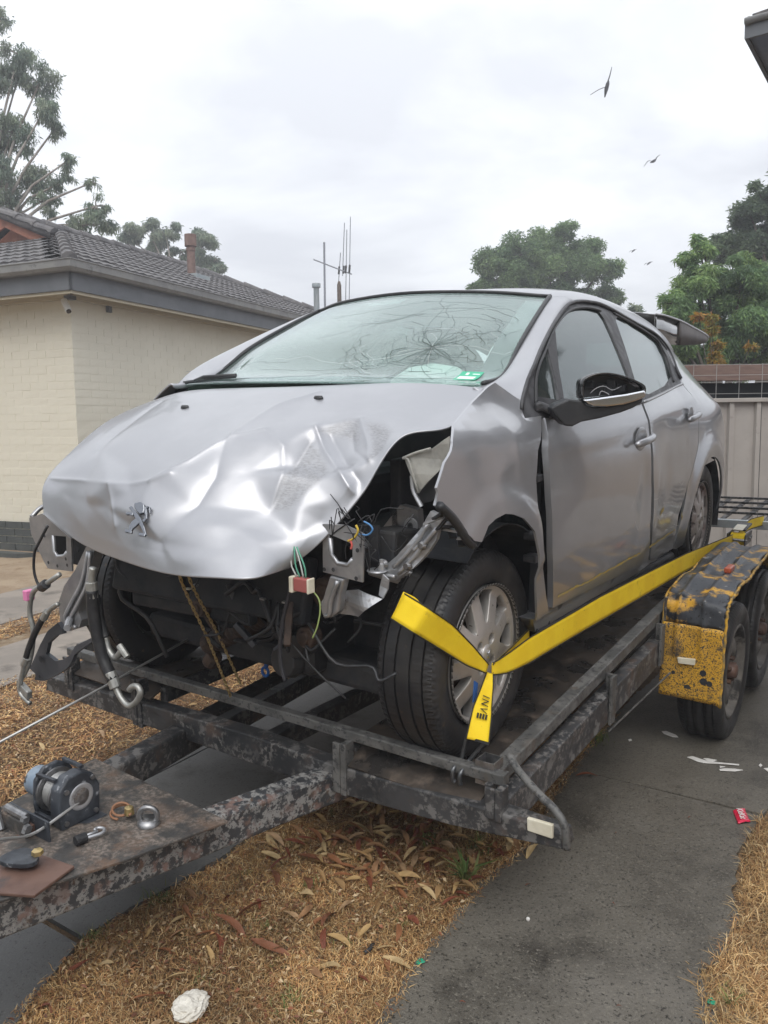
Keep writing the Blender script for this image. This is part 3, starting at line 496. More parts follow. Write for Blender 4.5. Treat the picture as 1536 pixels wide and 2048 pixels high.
M['guard_low'] = mat('scraped_yellow_guard', (.62,.34,.03), (.52,.29,.04), 8, rough=.5, bump=(50,.3,.002),
                     spots=[((.055,.045,.035), 190, .50, .58, .7), ((.04,.038,.04), 9, .56, .68, .6), ((.045,.042,.04), 70, .58, .63, .6)])
M['guard_edge'] = mat('yellow_edge', (.60,.34,.04), (.20,.15,.07), 30, rough=.6, bump=(80,.4,.002))
M['strap'] = mat('yellow_webbing', (.78,.53,.008), (.84,.60,.015), 7, rough=.75, bump=[(420,.25,.0012), (30,.2,.004)], spots=[((.42,.28,.02), 18, .60, .76, .8), ((.25,.17,.04), 60, .66, .72, .8)])
M['strap_edge'] = mat('black_webbing_edge', (.03,.026,.015), rough=.8)
M['steel'] = mat('grey_steel', (.22,.22,.225), (.33,.33,.335), 30, rough=.4, metal=.85, spots=[((.12,.09,.07), 25, .6, .7, .7)])
M['galv'] = mat('wire_steel', (.42,.42,.41), rough=.45, metal=.7)
M['brass'] = mat('passivated_chain', (.60,.46,.20), (.44,.34,.17), 40, rough=.4, metal=.8)
M['ratchet'] = mat('black_steel', (.025,.025,.028), (.06,.06,.06), 30, rough=.4, metal=.6)
M['winch'] = mat('winch_casing', (.03,.034,.042), (.06,.068,.08), 18, rough=.4, spots=[((.28,.29,.31), 32, .60, .66, .6)])
M['motor'] = mat('winch_motor', (.18,.235,.30), (.26,.31,.36), 20, rough=.45, spots=[((.03,.03,.033), 22, .56, .62, .5)])
M['reflector'] = mat('white_reflector', (.62,.58,.46), (.70,.66,.54), 25, rough=.3, spots=[((.35,.30,.22), 30, .62, .7, .5)])
M['amber'] = mat('amber_lens', (.45,.10,.05), rough=.25)
M['blue'] = mat('blue_plastic', (.03,.13,.42), rough=.5)
M['ramp'] = mat('pale_ramp_steel', (.42,.46,.48), (.50,.53,.54), 8, rough=.5)
# setting
M['ground'] = mat('dry_soil', (.125,.078,.042), (.22,.15,.085), 5, lo=.35, hi=.65, rough=.95, bump=[(40,.6,.02), (160,.5,.006)],
                  spots=[((.11,.062,.034), 22, .52, .66, .95), ((.34,.275,.19), 1.1, .52, .66, .95)])
M['sand'] = mat('pale_dirt', (.33,.255,.175), (.26,.19,.125), 2.2, rough=.95, bump=[(30,.4,.02), (200,.4,.004)], spots=[((.20,.125,.07), 6, .56, .68, .95)])
M['wetcon'] = mat('wet_concrete', (.100,.091,.075), (.135,.123,.102), 1.6, lo=.35, hi=.65, rough=.30, rough2=.55, bump=[(110,.5,.006), (260,.5,.003)],
                  spots=[((.045,.040,.033), 2.6, .50, .68, .42), ((.15,.138,.118), 1.1, .56, .72, .6), ((.19,.175,.145), 130, .56, .64, .6), ((.030,.027,.023), 120, .555, .63, .4)])
M['smoothcon'] = mat('smooth_wet_concrete', (.085,.086,.086), (.125,.125,.122), 2.2, rough=.4, rough2=.55, bump=[(160,.3,.003)], spots=[((.05,.048,.045), 4, .54, .68, .5), ((.16,.155,.145), 140, .58, .66, .6), ((.04,.038,.035), 110, .58, .65, .5)])
M['drycon'] = mat('dry_concrete', (.27,.235,.20), (.21,.185,.16), 2.5, rough=.85, bump=[(220,.3,.002)], spots=[((.12,.105,.09), 4, .56, .68, .7)])
M['brick'] = mat('cream_painted_brick', (.67,.635,.53), (.70,.665,.56), 2.5, rough=.6, bump=[(50,.25,.003), (220,.15,.001)], spots=[((.62,.585,.485), 6, .6, .75, .7)])
M['plinth'] = mat('dark_painted_plinth', (.062,.068,.066), (.08,.085,.08), 4, rough=.7, bump=(80,.2,.002))
M['fascia'] = mat('grey_fascia', (.125,.135,.15), (.145,.155,.17), 4, rough=.5)
M['gutter'] = mat('grey_gutter', (.19,.19,.19), (.235,.235,.23), 5, rough=.4, spots=[((.11,.11,.11), 9, .57, .7, .5)])
M['soffit'] = mat('cream_lining', (.50,.45,.34), rough=.7)
M['tile'] = mat('grey_roof_tile', (.085,.082,.085), (.135,.128,.128), 7, rough=.65, bump=(90,.3,.003), spots=[((.22,.205,.19), 24, .58, .68, .8)])
M['redwood'] = mat('red_brown_barge', (.30,.115,.07), (.36,.15,.095), 8, rough=.6)
M['terracotta'] = mat('terracotta_flue', (.16,.105,.09), (.21,.14,.12), 14, rough=.8)
M['zinc'] = mat('zinc_vent', (.30,.34,.36), (.36,.39,.40), 8, rough=.5, metal=.3)
M['antenna'] = mat('antenna_alloy', (.26,.27,.30), rough=.5, metal=.6)
M['timber'] = mat('dark_timber_pole', (.10,.075,.06), (.14,.11,.09), 20, rough=.8)
M['fence'] = mat('steel_fence_sheet', (.355,.325,.30), (.39,.36,.33), 3, rough=.55, bump=(5,.1,.02), spots=[((.29,.26,.235), 14, .6, .72, .7)])
M['board'] = mat('brown_board', (.15,.095,.078), (.19,.125,.10), 7, rough=.7, stretch=(1, 1, 6))
M['shade'] = mat('dark_gap_shade', (.014,.016,.02), rough=.9)  # near-black colour stands for the shade in the gap behind the mesh
M['eave'] = mat('blue_grey_eave', (.15,.18,.24), (.19,.215,.27), 6, rough=.5)
M['redbrick'] = mat('brown_brick', (.40,.325,.30), (.46,.385,.35), 14, rough=.85, bump=(60,.4,.004))
M['bark'] = mat('pale_gum_bark', (.33,.30,.27), (.21,.18,.155), 6, rough=.8, stretch=(1, 1, .3))
M['darkbark'] = mat('dark_bark', (.055,.045,.038), (.09,.075,.06), 8, rough=.9)
def leafmat(name, trl=.25, rough=.55):
    m = mat(name, (.8,.8,.8), (1.15,1.15,1.1), 2.0, attr='tint', rough=rough, spec=.35); t = m.node_tree; b = t.nodes['Principled BSDF']; out = t.nodes['Material Output']
    tl = t.nodes.new('ShaderNodeBsdfTranslucent'); src = b.inputs['Base Color'].links[0].from_socket; t.links.new(src, tl.inputs['Color'])
    x = t.nodes.new('ShaderNodeMixShader'); x.inputs[0].default_value = trl; t.links.new(b.outputs[0], x.inputs[1]); t.links.new(tl.outputs[0], x.inputs[2]); t.links.new(x.outputs[0], out.inputs['Surface'])
    return m
M['leaves'] = leafmat('tree_leaves', .42)
M['straw'] = leafmat('dry_grass_blades', .15, .7)
M['litter'] = leafmat('dry_fallen_leaves', .12, .6)
M['bird'] = mat('dark_bird', (.03,.03,.034), rough=.8)

# ------------------------------------------------------------------ ground, drive, paths
def flat(name, poly, z, m, thick=.03):
    b = MB(); b.prism([tuple(p) for p in poly], z-thick, z); return tag(b.build(name, m), kind='structure')
g = MB(); g.add([(-150,-150,0), (150,-150,0), (150,150,0), (-150,150,0)], [(0,1,2,3)])
ground = tag(g.build('ground', M['ground']), kind='structure')
def rough_edge(P, n, amp):
    P = np.array(P, float); out = []
    for a, b in zip(P[:-1], P[1:]):
        k = max(2, int(np.linalg.norm(b-a)/.03))
        for i in range(k): out.append(a+(b-a)*i/k+rng.normal(0, amp, 2))
    return out+[P[-1]]
# strip of the drive on the camera's side, edges eaten by grass; joint across it
R_L = [(.84,-3.2), (.84,-.65), (.80,-.45), (.79,-.27), (.77,0), (.80,.29), (.72,.67), (.69,.915)]
R_R = [(1.41,.915), (1.39,.65), (1.42,.36), (1.47,.22), (1.46,.01), (1.43,-.06), (1.48,-.15), (1.52,-.3), (1.50,-3.2)]
drv = flat('driveway', rough_edge(R_L, 3, .006)+rough_edge(R_R, 3, .006), .012, M['wetcon'])
R2 = rough_edge([(.69,.928), (.67,1.2), (.64,1.6), (.62,5.0)], 3, .006)+[(1.6,5.0), (1.6,1.42), (1.44,1.3), (1.42,1.0), (1.41,.928)]
flat('driveway_upper', R2, .012, M['wetcon'])
flat('driveway_apron', [(1.605,5.0), (6,5.0), (6,1.42), (1.605,1.42)], .010, M['drycon'])
flat('driveway_rear', [(-5.5,5.01), (6,5.01), (6,9), (-5.5,9)], .008, M['drycon'])
# far wheel strip, smooth slabs with an open joint
S_R = rough_edge([(-.02,-.86), (-.02,-.63), (0,-.34), (-.05,-.1), (-.09,.26), (-.2,1.0), (-.3,2.0), (-.4,4.9)], 3, .004)
flat('slab', [(-.62,-.86), (-.72,.36), (-.90,1.2), (-1.3,4.9)][::1]+S_R[::-1], .014, M['smoothcon'])
flat('slab_edge', [(-.80,-.88), (-.80,.14), (-.99,1.2), (-1.45,4.9), (-1.315,4.9), (-.915,1.2), (-.735,.36), (-.635,-.86)], .010, M['smoothcon'])
flat('slab_front', [(.02,-3.3), (.22,-1.3), (.08,-1.06), (-.01,-.885), (-.62,-.885), (-.62,-3.3)], .014, M['smoothcon'])
# pale paths and dirt in front of the house
_a = np.array((-.212, .977)); _p = np.array((.977, .212))
def band(name, x, w, y0, y1, z, m):
    o = np.array((x, 0.)); q = [o+_a*y0, o+_p*w+_a*y0, o+_p*w+_a*y1, o+_a*y1]
    return flat(name, [tuple(p) for p in q], z, m)
flat('dirt_yard', [(-7.5,-2), (-3.2,-1.2), (-3.55,1.0), (-4.1,3.2), (-5.0,9), (-7,9), (-9.5,3), (-9.5,-2)], .004, M['sand'], .003)
band('footpath', -4.35, .88, -6, 8, .014, M['drycon'])
band('kerb_slab', -2.93, .66, -6, 4, .014, M['drycon'])

# dry grass, built as thatch of single blades
def thatch(name, poly, n, ln, wd, zmax, pal, label=None, avoid=None, flatness=.5, seed=1):
    r = np.random.default_rng(seed); P = np.array(poly); lo, hi = P.min(0), P.max(0); pts = np.zeros((0, 2))
    while len(pts) < n:
        q = r.uniform(lo, hi, (n*2, 2)); q = q[inpoly(q, P)]
        if avoid is not None:
            for av in avoid: q = q[~inpoly(q, np.array(av))]
        pts = np.vstack([pts, q])
    pts = pts[:n]; a = r.uniform(0, 2*PI, n); L = r.uniform(*ln, n); W = r.uniform(*wd, n)
    up = np.abs(r.normal(0, flatness, n)); up = np.clip(up, 0, 1.2); z0 = r.uniform(0, zmax, n)**1.0
    d = np.stack([np.cos(a)*np.cos(up), np.sin(a)*np.cos(up), np.sin(up)], 1); s = np.stack([-np.sin(a), np.cos(a), np.zeros(n)], 1)
    s = s+np.array([0, 0, 1])*r.normal(0, .35, n)[:, None]
    b = np.stack([pts[:, 0], pts[:, 1], z0], 1); mid = b+d*L[:, None]*.55+np.stack([r.normal(0, .003, n), r.normal(0, .003, n), r.uniform(0, .006, n)], 1)
    tip = b+d*L[:, None]+np.stack([r.normal(0, .007, n), r.normal(0, .007, n), -r.uniform(0, .012, n)], 1)
    tip[:, 2] = np.maximum(tip[:, 2], .003)
    V = np.stack([b-s*W[:, None]/2, b+s*W[:, None]/2, mid+s*W[:, None]/2, mid-s*W[:, None]/2, tip+s*W[:, None]*.1, tip-s*W[:, None]*.1], 1).reshape(-1, 3)
    i = np.arange(n)[:, None]*6; F = np.concatenate([i+np.array([[0,1,2,3]]), i+np.array([[3,2,4,5]])], 1).reshape(-1, 4)
    pal = np.array(pal); ci = r.integers(0, len(pal), n); lowf = np.sin(pts[:, 0]*9+2*np.sin(pts[:, 1]*7))+np.sin(pts[:, 1]*11+1.7*np.sin(pts[:, 0]*13)); c = pal[ci]*r.uniform(.65, 1.25, (n, 1))*(1+.13*lowf[:, None])
    o = finish(name, npmesh(name, V, F, np.repeat(c, 6, 0)), M['straw']); tag(o, label, None, None, 'stuff'); return o
STRAW = [(.60,.41,.20), (.54,.35,.16), (.70,.53,.30), (.42,.245,.11), (.28,.145,.065), (.50,.32,.15)]
MULCH = [(.40,.225,.10), (.33,.175,.075), (.46,.28,.14), (.24,.12,.055), (.19,.095,.05)]
mid_strip = [(-.02,-.86), (.10,-1.15), (.3,-1.5), (.84,-1.5), (.86,-.65), (.82,-.45), (.81,-.27), (.79,0), (.81,.29), (.74,.67), (.70,1.0), (.66,1.6), (-.25,1.6), (-.2,1.0), (-.07,.26), (-.04,-.1), (.01,-.34), (-.01,-.63)]
thatch('dry_grass', mid_strip, 120000, (.010,.034), (.0009,.0022), .012, STRAW+MULCH[:2], 'dry tan grass between the two concrete wheel strips', seed=2)
thatch('dry_grass', [(1.40,.9), (1.41,.6), (1.44,.36), (1.46,.22), (1.45,.0), (1.42,-.06), (1.45,-.16), (1.50,-.3), (1.49,-1.2), (2.2,-1.2), (2.2,1.0)], 55000, (.018,.055), (.0009,.0022), .015, STRAW, 'dry tan grass along the right edge of the concrete drive', seed=3)
mulch_poly = [(-.82,-1.0), (-.82,.14), (-1.0,1.2), (-1.4,4.2), (-3.0,4.2), (-2.6,1.2), (-2.3,-.2), (-2.2,-2.2), (-.7,-2.2)]
thatch('dry_lawn', mulch_poly, 75000, (.015,.045), (.0025,.006), .012, MULCH+STRAW[:2], 'flattened rust brown dry lawn beyond the trailer drawbar', flatness=.25, seed=4)
thatch('dry_lawn', [(-2.6,-.2), (-3.0,1.2), (-3.9,4.5), (-4.4,4.5), (-3.75,.9), (-3.3,-1.5), (-2.4,-1.5)], 14000, (.015,.04), (.003,.007), .01, MULCH+STRAW[:2], 'dry lawn strip between two pale concrete paths', flatness=.25, seed=5,
       avoid=[[(-2.93-.1,-.6), (-2.2,-.6), (-3.0,4), (-3.8,4)]])
def chips(name, poly, n, ln, wd, pal, label, seed):
    r = np.random.default_rng(seed); P = np.array(poly); lo, hi = P.min(0), P.max(0); q = r.uniform(lo, hi, (n*3, 2)); q = q[inpoly(q, P)][:n]; n = len(q)
    keep = np.sin(q[:, 0]*7+1.3*np.sin(q[:, 1]*5))+np.sin(q[:, 1]*8+q[:, 0]*3)+r.normal(0, .8, n) > -.6; q = q[keep]; n = len(q)
    a = r.uniform(0, 2*PI, n); L = r.uniform(*ln, n)[:, None]; W = r.uniform(*wd, n)[:, None]; d = np.stack([np.cos(a), np.sin(a), r.normal(0, .3, n)], 1); s = np.stack([-np.sin(a), np.cos(a), r.normal(0, .5, n)], 1)
    c0 = np.stack([q[:, 0], q[:, 1], r.uniform(.010, .022, n)], 1); bow = np.array((0, 0, 1.))*L*.15
    V = np.stack([c0-d*L/2, c0-s*W/2+bow, c0+d*L/2, c0+s*W/2+bow], 1).reshape(-1, 3); pal = np.array(pal); c = pal[r.integers(0, len(pal), n)]*r.uniform(.7, 1.25, (n, 1))
    return tag(finish(name, npmesh(name, V, np.arange(n*4).reshape(n, 4), np.repeat(c, 4, 0)), M['litter']), label, None, None, 'stuff')
LIT = [(.24,.095,.05), (.46,.33,.19), (.33,.17,.085), (.55,.42,.27), (.17,.075,.045), (.40,.27,.15)]
chips('leaf_litter', mid_strip, 16000, (.006,.022), (.002,.008), LIT, 'chips of bark and broken leaf scattered over the dry grass', 31)
chips('leaf_litter', mulch_poly, 14000, (.008,.028), (.003,.010), LIT, 'chips of bark and leaf over the lawn beyond the drawbar', 32)
gr_ = np.random.default_rng(8); gp_ = []
for i in range(30): c_ = gr_.uniform((.05,-1.05), (.78,.8)); gp_.append(c_)
GREEN = [(.10,.16,.045), (.15,.20,.06), (.20,.21,.08)]
def tuft(x, y, n, h, rr, seed, pal=GREEN, wd=(.0015,.003)):
    r = np.random.default_rng(seed); an = r.uniform(0, 2*PI, n); q = np.abs(r.normal(0, rr, n)); P = [(x+q[i]*math.cos(an[i]), y+q[i]*math.sin(an[i])) for i in range(n)]
    V = []; F = []; C = []
    for i, (px, py) in enumerate(P):
        t = r.uniform(0, 2*PI); lean = r.uniform(.1, .9); L = h*r.uniform(.5, 1.1); w = r.uniform(*wd); d = np.array((math.cos(t)*lean, math.sin(t)*lean, 1.)); d /= np.linalg.norm(d)
        s = np.array((-math.sin(t), math.cos(t), 0)); b0 = np.array((px, py, .002)); m1 = b0+d*L*.55; t1 = b0+d*L+np.array((math.cos(t), math.sin(t), -.6))*L*.3
        k = len(V); V += [b0-s*w/2, b0+s*w/2, m1+s*w/2, m1-s*w/2, t1+s*w*.1, t1-s*w*.1]; F += [(k,k+1,k+2,k+3), (k+3,k+2,k+4,k+5)]; C += [np.array(pal[r.integers(len(pal))])*r.uniform(.8,1.2)]*6
    return finish('grass_tuft', npmesh('grass_tuft', V, F, np.array(C)), M['straw'])
for i, c_ in enumerate(gp_):
    o = tuft(c_[0], c_[1], int(gr_.integers(10, 30)), gr_.uniform(.018,.034), gr_.uniform(.015,.03), 300+i); o.name = 'green_grass'; tag(o, None, None, None, 'stuff')
for i, (x, y, n, h, rr, lab) in enumerate([
        (.015,-.63,60,.05,.03,'green grass tuft at the slab edge below the drawbar'), (.0,-.84,45,.045,.025,'green grass tuft at the corner of the slab under the drawbar'),
        (.72,-.02,26,.11,.014,'broad green weed at the edge of the concrete below the trailer corner'), (.52,.10,30,.07,.02,'green tuft in the leaf litter under the front beam'),
        (.66,.15,34,.08,.03,'green grass clump under the right end of the trailer beam'), (.62,-.72,30,.045,.03,'green tuft in the dry grass near the lower edge of the view'),
        (.69,1.25,50,.07,.04,'grass tuft below the side beam of the trailer'), (1.52,-.12,24,.05,.02,'small green tuft on the right lawn edge'), (.35,-.30,22,.04,.03,'thin green tuft left of the leaf litter')]):
    tag(tuft(x, y, n, h, rr, 40+i, wd=(.006,.011) if i == 2 else (.0015,.003)), lab, 'grass tuft', 'green tufts in the dry grass')
# fallen leaves and bark, each its own piece of the ground
def leaf_mesh(L, W, curl, twist, col, seed):
    r = np.random.default_rng(seed); n = 7; V = []; F = []
    for i in range(n):
        t = i/(n-1); w = W*math.sin(PI*min(t*.92+.06, 1))**.8; a = twist*(t-.5); z = curl*4*t*(1-t)*L+.004
        for s in (-1, 0, 1): V.append((t*L-L/2, s*w/2*math.cos(a)+.15*L*math.sin(t*2.2), z+s*w/2*math.sin(a)+abs(s)*w*.22))
    for i in range(n-1):
        for k in range(2): F.append((i*3+k, i*3+k+1, i*3+k+4, i*3+k+3))
    c = np.array(col)*r.uniform(.8, 1.15, (len(V), 1)); me = npmesh('leaf', V, F, c); me.materials.append(M['litter'])
    me.polygons.foreach_set('use_smooth', np.ones(len(me.polygons), bool)); return me
LC = [(.50,.33,.15), (.42,.26,.12), (.55,.40,.21), (.30,.13,.06), (.22,.07,.04), (.36,.20,.10), (.46,.30,.17)]
LM = [leaf_mesh(r_.uniform(.055,.095), r_.uniform(.012,.022), r_.uniform(.02,.14), r_.uniform(-1.2,1.2), LC[i % len(LC)], i) for i, r_ in ((i, random.Random(i)) for i in range(21))]
BM = [leaf_mesh(r_.uniform(.08,.14), r_.uniform(.018,.03), r_.uniform(.03,.09), r_.uniform(-.6,.6), [(.16,.05,.03), (.21,.075,.04), (.26,.11,.06)][i % 3], 50+i) for i, r_ in ((i, random.Random(90+i)) for i in range(6))]
def piece(name, me, x, y, z=.012, par=ground):
    o = link(bpy.data.objects.new(name, me), par); o.location = (x, y, z); o.rotation_euler = (random.gauss(0,.25), random.gauss(0,.25), random.uniform(0, 2*PI)); return o
for i in range(215):   # heap under the beam
    q = rng.normal((.42,.08), (.18,.21)); piece('leaf', LM[rng.integers(21)], min(q[0],.76), q[1], .012+rng.uniform(0,.02))
for i in range(95):
    q = rng.uniform((.05,-1.1), (.78,.7)); piece('leaf', LM[rng.integers(21)], *q)
for i in range(34):
    q = rng.uniform((-2.1,-1.0), (-.85,2.2)); piece('leaf', LM[rng.integers(21)], *q)
for x, y in [(.20,-.30), (.27,-.20), (.33,-.33), (.22,-.36), (.30,-.52), (.52,-.42), (.42,-.05), (.50,.05), (.38,.2), (.30,-.62), (.6,-.02), (.47,.24), (.45,-.6)]:
    piece('bark_strip', BM[rng.integers(6)], x, y, .018)
piece('leaf', LM[2], .84, .23, .016)
for x, y in [(.98,-.5), (1.15,.1), (.9,.05), (1.3,-.3), (1.02,.5), (1.2,.75)]: piece('twig', LM[4], x, y, .015).scale = (.25,.25,.5)

# ------------------------------------------------------------------ cream house on the left
def at_corner(name): return empty(name, (-5.963, 3.279, 0), rot=(0, 0, math.atan2(.212, .9773)))
house = tag(at_corner('brick_house'), 'cream painted brick house with grey tiled roof and grey gutter', 'house')
b = MB(); b.box(-6.5, -.0005, .0005, 4.29, 0, 2.86); core = b.build('wall', M['brick'], house)
b = MB(); b.box(-6.5, -1.3, 4.29, 9.2, 0, 2.86); b.build('wall', M['brick'], house)
CH, BL = .0872, .25
brick_me = []
for k in range(8):
    b = MB(); j = lambda: rng.normal(0, .0012); l, d, h = .235, .018, .077
    b.add([(j(),j(),j()), (l+j(),j(),j()), (l+j(),d,j()), (j(),d,j()), (j(),j(),h+j()), (l+j(),j(),h+j()), (l+j(),d,h+j()), (j(),d,h+j())], [(0,3,2,1),(4,5,6,7),(0,1,5,4),(1,2,6,5),(2,3,7,6),(3,0,4,7)])
    me = bpy.data.meshes.new('brick'); me.from_pydata(b.v, [], b.f); me.materials.append(M['brick']); brick_me.append(me)
places = []
for row in range(29):
    z = .36+row*CH
    if z+.08 > 2.86: break
    off = (row % 2)*BL/2
    x = 0.0
    for k in range(0, 14): places.append((-(k+1)*BL+off if not (row % 2 and k == 0) else -BL*.5, 'L', z, k*BL))      # left wall
    for k in range(0, 17): places.append((k*BL-off+ (0 if k or not row % 2 else 0), 'R', z, k*BL))
places.sort(key=lambda p: p[3]+abs(p[2]-1.6)*.25)
rest = MB()
for i, (u, w, z, dd) in enumerate(places):
    ln = .235
    if w == 'R' and u < 0: u = .0
    if w == 'R' and u+ln > 4.29: continue
    if w == 'L' and u+ln > 0.0: u = -ln
    out = rng.normal(0, .0012)
    if i < 300:
        o = link(bpy.data.objects.new('brick', brick_me[i % 8]), core)
        if w == 'L': o.location = (u, -.0016+out*.4, z)
        else: o.location = (.0016+out*.4, u, z); o.rotation_euler = (0, 0, PI/2)
    else:
        if w == 'L': rest.box(u, u+ln, -.0016+out*.4, .014, z, z+.077)
        else: rest.box(-.014, .0016+out*.4, u, u+ln, z, z+.077)
tag(rest.build('brickwork', M['brick'], house), kind='stuff')
b = MB()
for row in range(4):
    for k in range(26): b.box(-(k+1)*BL+(row % 2)*.12, -(k+1)*BL+(row % 2)*.12+.238, -.012, .01, row*CH+.003, row*CH+.081)
    for k in range(18): b.box(-.01, .012, k*BL-(row % 2)*.12, k*BL-(row % 2)*.12+.238, row*CH+.003, row*CH+.081)
tag(b.build('plinth', M['plinth'], house), kind='stuff')
OV, EZ = .40, 3.10
b = MB(); b.prism([(OV-.05,-OV+.05), (OV-.05,9.2), (-6.5,9.2), (-6.5,-OV+.05)], 2.862, 2.875); b.build('soffit', M['soffit'], house)
b = MB(); b.box(.012, .05, -.05, 4.3, 2.80, 2.86); b.box(-6.5, .05, -.05, -.012, 2.80, 2.86); b.build('quad_mould', M['soffit'], house)
b = MB(); b.box(OV-.05, OV-.02, -OV+.02, 9.2, 2.82, 3.02); b.box(-6.5, OV-.02, -OV+.02, -OV+.05, 2.82, 3.02); b.build('fascia', M['fascia'], house, bevel=.004)
b = MB(); b.box(OV-.06, OV-.045, -OV+.06, 9.2, 2.79, 2.862); b.box(-6.5, OV-.045, -OV+.045, -OV+.06, 2.79, 2.862); b.build('eave_batten', M['soffit'], house)
gp = [(0,0), (.085,0), (.115,.03), (.12,.095), (.13,.10), (.13,.108), (.112,.108), (.105,.03), (.08,.012), (0,.012)]
def gutter(p0, p1, m0, m1):
    """Gutter along a line; m0/m1 mitre the ends outwards."""
    p0, p1 = np.array(p0, float), np.array(p1, float); d = (p1-p0)/np.linalg.norm(p1-p0); n = np.array((d[1], -d[0])); V = []
    for p, mm in ((p0, m0), (p1, m1)):
        for a, h in gp: q = p+n*a+d*a*mm; V.append((q[0], q[1], 3.0+h))
    k = len(gp); return MB().add(V, [(i, (i+1) % k, k+(i+1) % k, k+i) for i in range(k)])
gutter((-6.5,-OV+.02), (OV-.02,-OV+.02), 0, 1).build('gutter', M['gutter'], house)
gutter((OV-.02,-OV+.02), (OV-.02,9.2), -1, 0).build('gutter', M['gutter'], house)
# tiled roof: right slope with far hip, near hip below a small gable
TP = math.tan(rad(22)); RZ = 3.085
roof = MB()
e0 = (OV,-OV)
def rp3(t, s, lift=0): return (OV-s, -OV+t, RZ+min(s, 6.5-s)*TP+lift)
roof.add([rp3(0,0), rp3(9.6,0), rp3(6.3,3.25), rp3(2.4,3.25), rp3(2.4,2.4)], [(0,1,2,3,4)])
roof.add([(OV,-OV,RZ), (OV-2.4,-OV+2.4,RZ+2.4*TP), (OV-4.1,-OV+2.4,RZ+2.4*TP), (OV-6.5,-OV,RZ)], [(0,1,2,3)])
roof.add([rp3(2.4,3.25), rp3(6.3,3.25), (OV-6.5,-OV+9.6,RZ), (OV-6.5,-OV,RZ), (OV-4.1,-OV+2.4,RZ+2.4*TP)], [(0,1,2,3,4)])
roof.add([rp3(9.6,0), rp3(6.3,3.25), (OV-6.5,-OV+9.6,RZ)], [(0,1,2)])
roof_o = roof.build('roof', M['tile'], house)
tm = MB(); W_, H_ = .30, .36
prof = [(x, .014*(math.cos(x/W_*4*PI)*.5+.5)+.004) for x in np.linspace(0, W_, 9)]
tm.add([(x, 0, z+.022) for x, z in prof]+[(x, H_, z) for x, z in prof]+[(x, 0, z) for x, z in prof], [(i, i+1, 10+i, 9+i) for i in range(8)]+[(18+i, 19+i, i+1, i) for i in range(8)])
tile_me = bpy.data.meshes.new('roof_tile'); tile_me.from_pydata(tm.v, [], tm.f); tile_me.materials.append(M['tile'])
tilerest = MB(); tiles = []
PT = [(0,0), (9.6,0), (6.3,3.25), (2.2,3.25), (2.2,2.25)]
cs, sn = math.cos(rad(22)), math.sin(rad(22))
for r_ in range(11):
    s0 = r_*.32*cs
    for k in range(-1, 33):
        t0 = k*.30
        if inpoly([(t0+.15, s0+.15)], PT)[0]: tiles.append((t0, s0, 'R'))
for r_ in range(8):
    t0 = r_*.32*cs
    for k in range(22):
        s0 = k*.30
        if t0+.1 < s0 and s0+.2 < 6.5-t0: tiles.append((t0, s0, 'L'))
MR = Matrix.Rotation(rad(22), 4, 'X')
n_ = 0
for t0, s0, w in sorted(tiles, key=lambda q: q[0]*.5+(q[1] if q[2] == 'L' else q[1]*.6)):
    jz = random.gauss(0, .002)
    if w == 'R': mw = Matrix.Translation(rp3(t0+.30, s0, .004+jz)) @ Matrix.Rotation(PI/2, 4, 'Z') @ Matrix.Rotation(rad(22), 4, 'X')
    else: mw = Matrix.Translation((OV-s0-.30, -OV+t0, RZ+t0*TP+.004+jz)) @ MR
    if w == 'R': mw = Matrix.Translation(rp3(t0, s0, .004+jz)) @ Matrix.Rotation(PI/2, 4, 'Z') @ MR
    if n_ < 300:
        o = link(bpy.data.objects.new('roof_tile', tile_me), roof_o); o.matrix_local = mw; n_ += 1
    else: tilerest.add([tuple(mw @ Vector(v)) for v in tm.v], tm.f)
tag(tilerest.build('roof_tiling', M['tile'], house, fix=False), kind='stuff')
def caps(P0, P1, n):
    b = MB(); P0, P1 = np.array(P0), np.array(P1)
    for i in range(n):
        a = P0+(P1-P0)*i/n; c = P0+(P1-P0)*((i+1.12)/n); b.tube([a+np.array((0,0,.03)), c+np.array((0,0,.012))], [.085,.075], 10)
    return b.build('ridge_cap', M['tile'], roof_o, smooth=True, bevel=.004)
caps(rp3(.0,.0), rp3(2.3,2.3), 7); caps(rp3(2.2,2.3), rp3(2.2,3.25), 3); caps(rp3(2.2,3.25), rp3(6.3,3.25), 11); caps(rp3(6.3,3.25), rp3(9.6,0), 12)
b = MB(); g0, g1, g2 = rp3(2.25,2.3,-.10), rp3(2.25,3.25,-.05), (OV-4.2,-OV+2.25,RZ+2.3*TP-.10)
b.beam(g0, g1, .03, .20); b.beam(g1, g2, .03, .20); b.build('barge_board', M['redwood'], house)
b = MB(); b.beam(rp3(2.22,2.3,-.02), rp3(2.22,3.25,.03), .05, .06); b.build('barge_cap', M['redwood'], house)
b = MB(); b.prism([(g0[0],g0[2]-.15), (g1[0],g1[2]-.06), (g2[0],g2[2]-.15)], 0, .03, lambda a, c, d: (a, -OV+2.42+d, c)); b.build('gable_infill', M['redwood'], house)
def flue(t, s, r, h, cap):
    x, y, z = rp3(t, s); return x, y, z
x, y, z = rp3(4.81, 1.96)
b = MB(); b.lathe([(0,.068), (.44,.066), (.46,.075), (.50,.075), (.52,.066), (.53,.066), (.53,.096), (.72,.096), (.72,.07), (.66,.07)], 20, (x, y, z-.06), 'z'); b.build('flue', M['terracotta'], house, bevel=.003)
b = MB(); b.box(x-.22, x+.22, y-.2, y+.2, z-.09, z-.0); b.build('flue_flashing', M['zinc'], house)
x, y, z = rp3(7.9, 1.25)
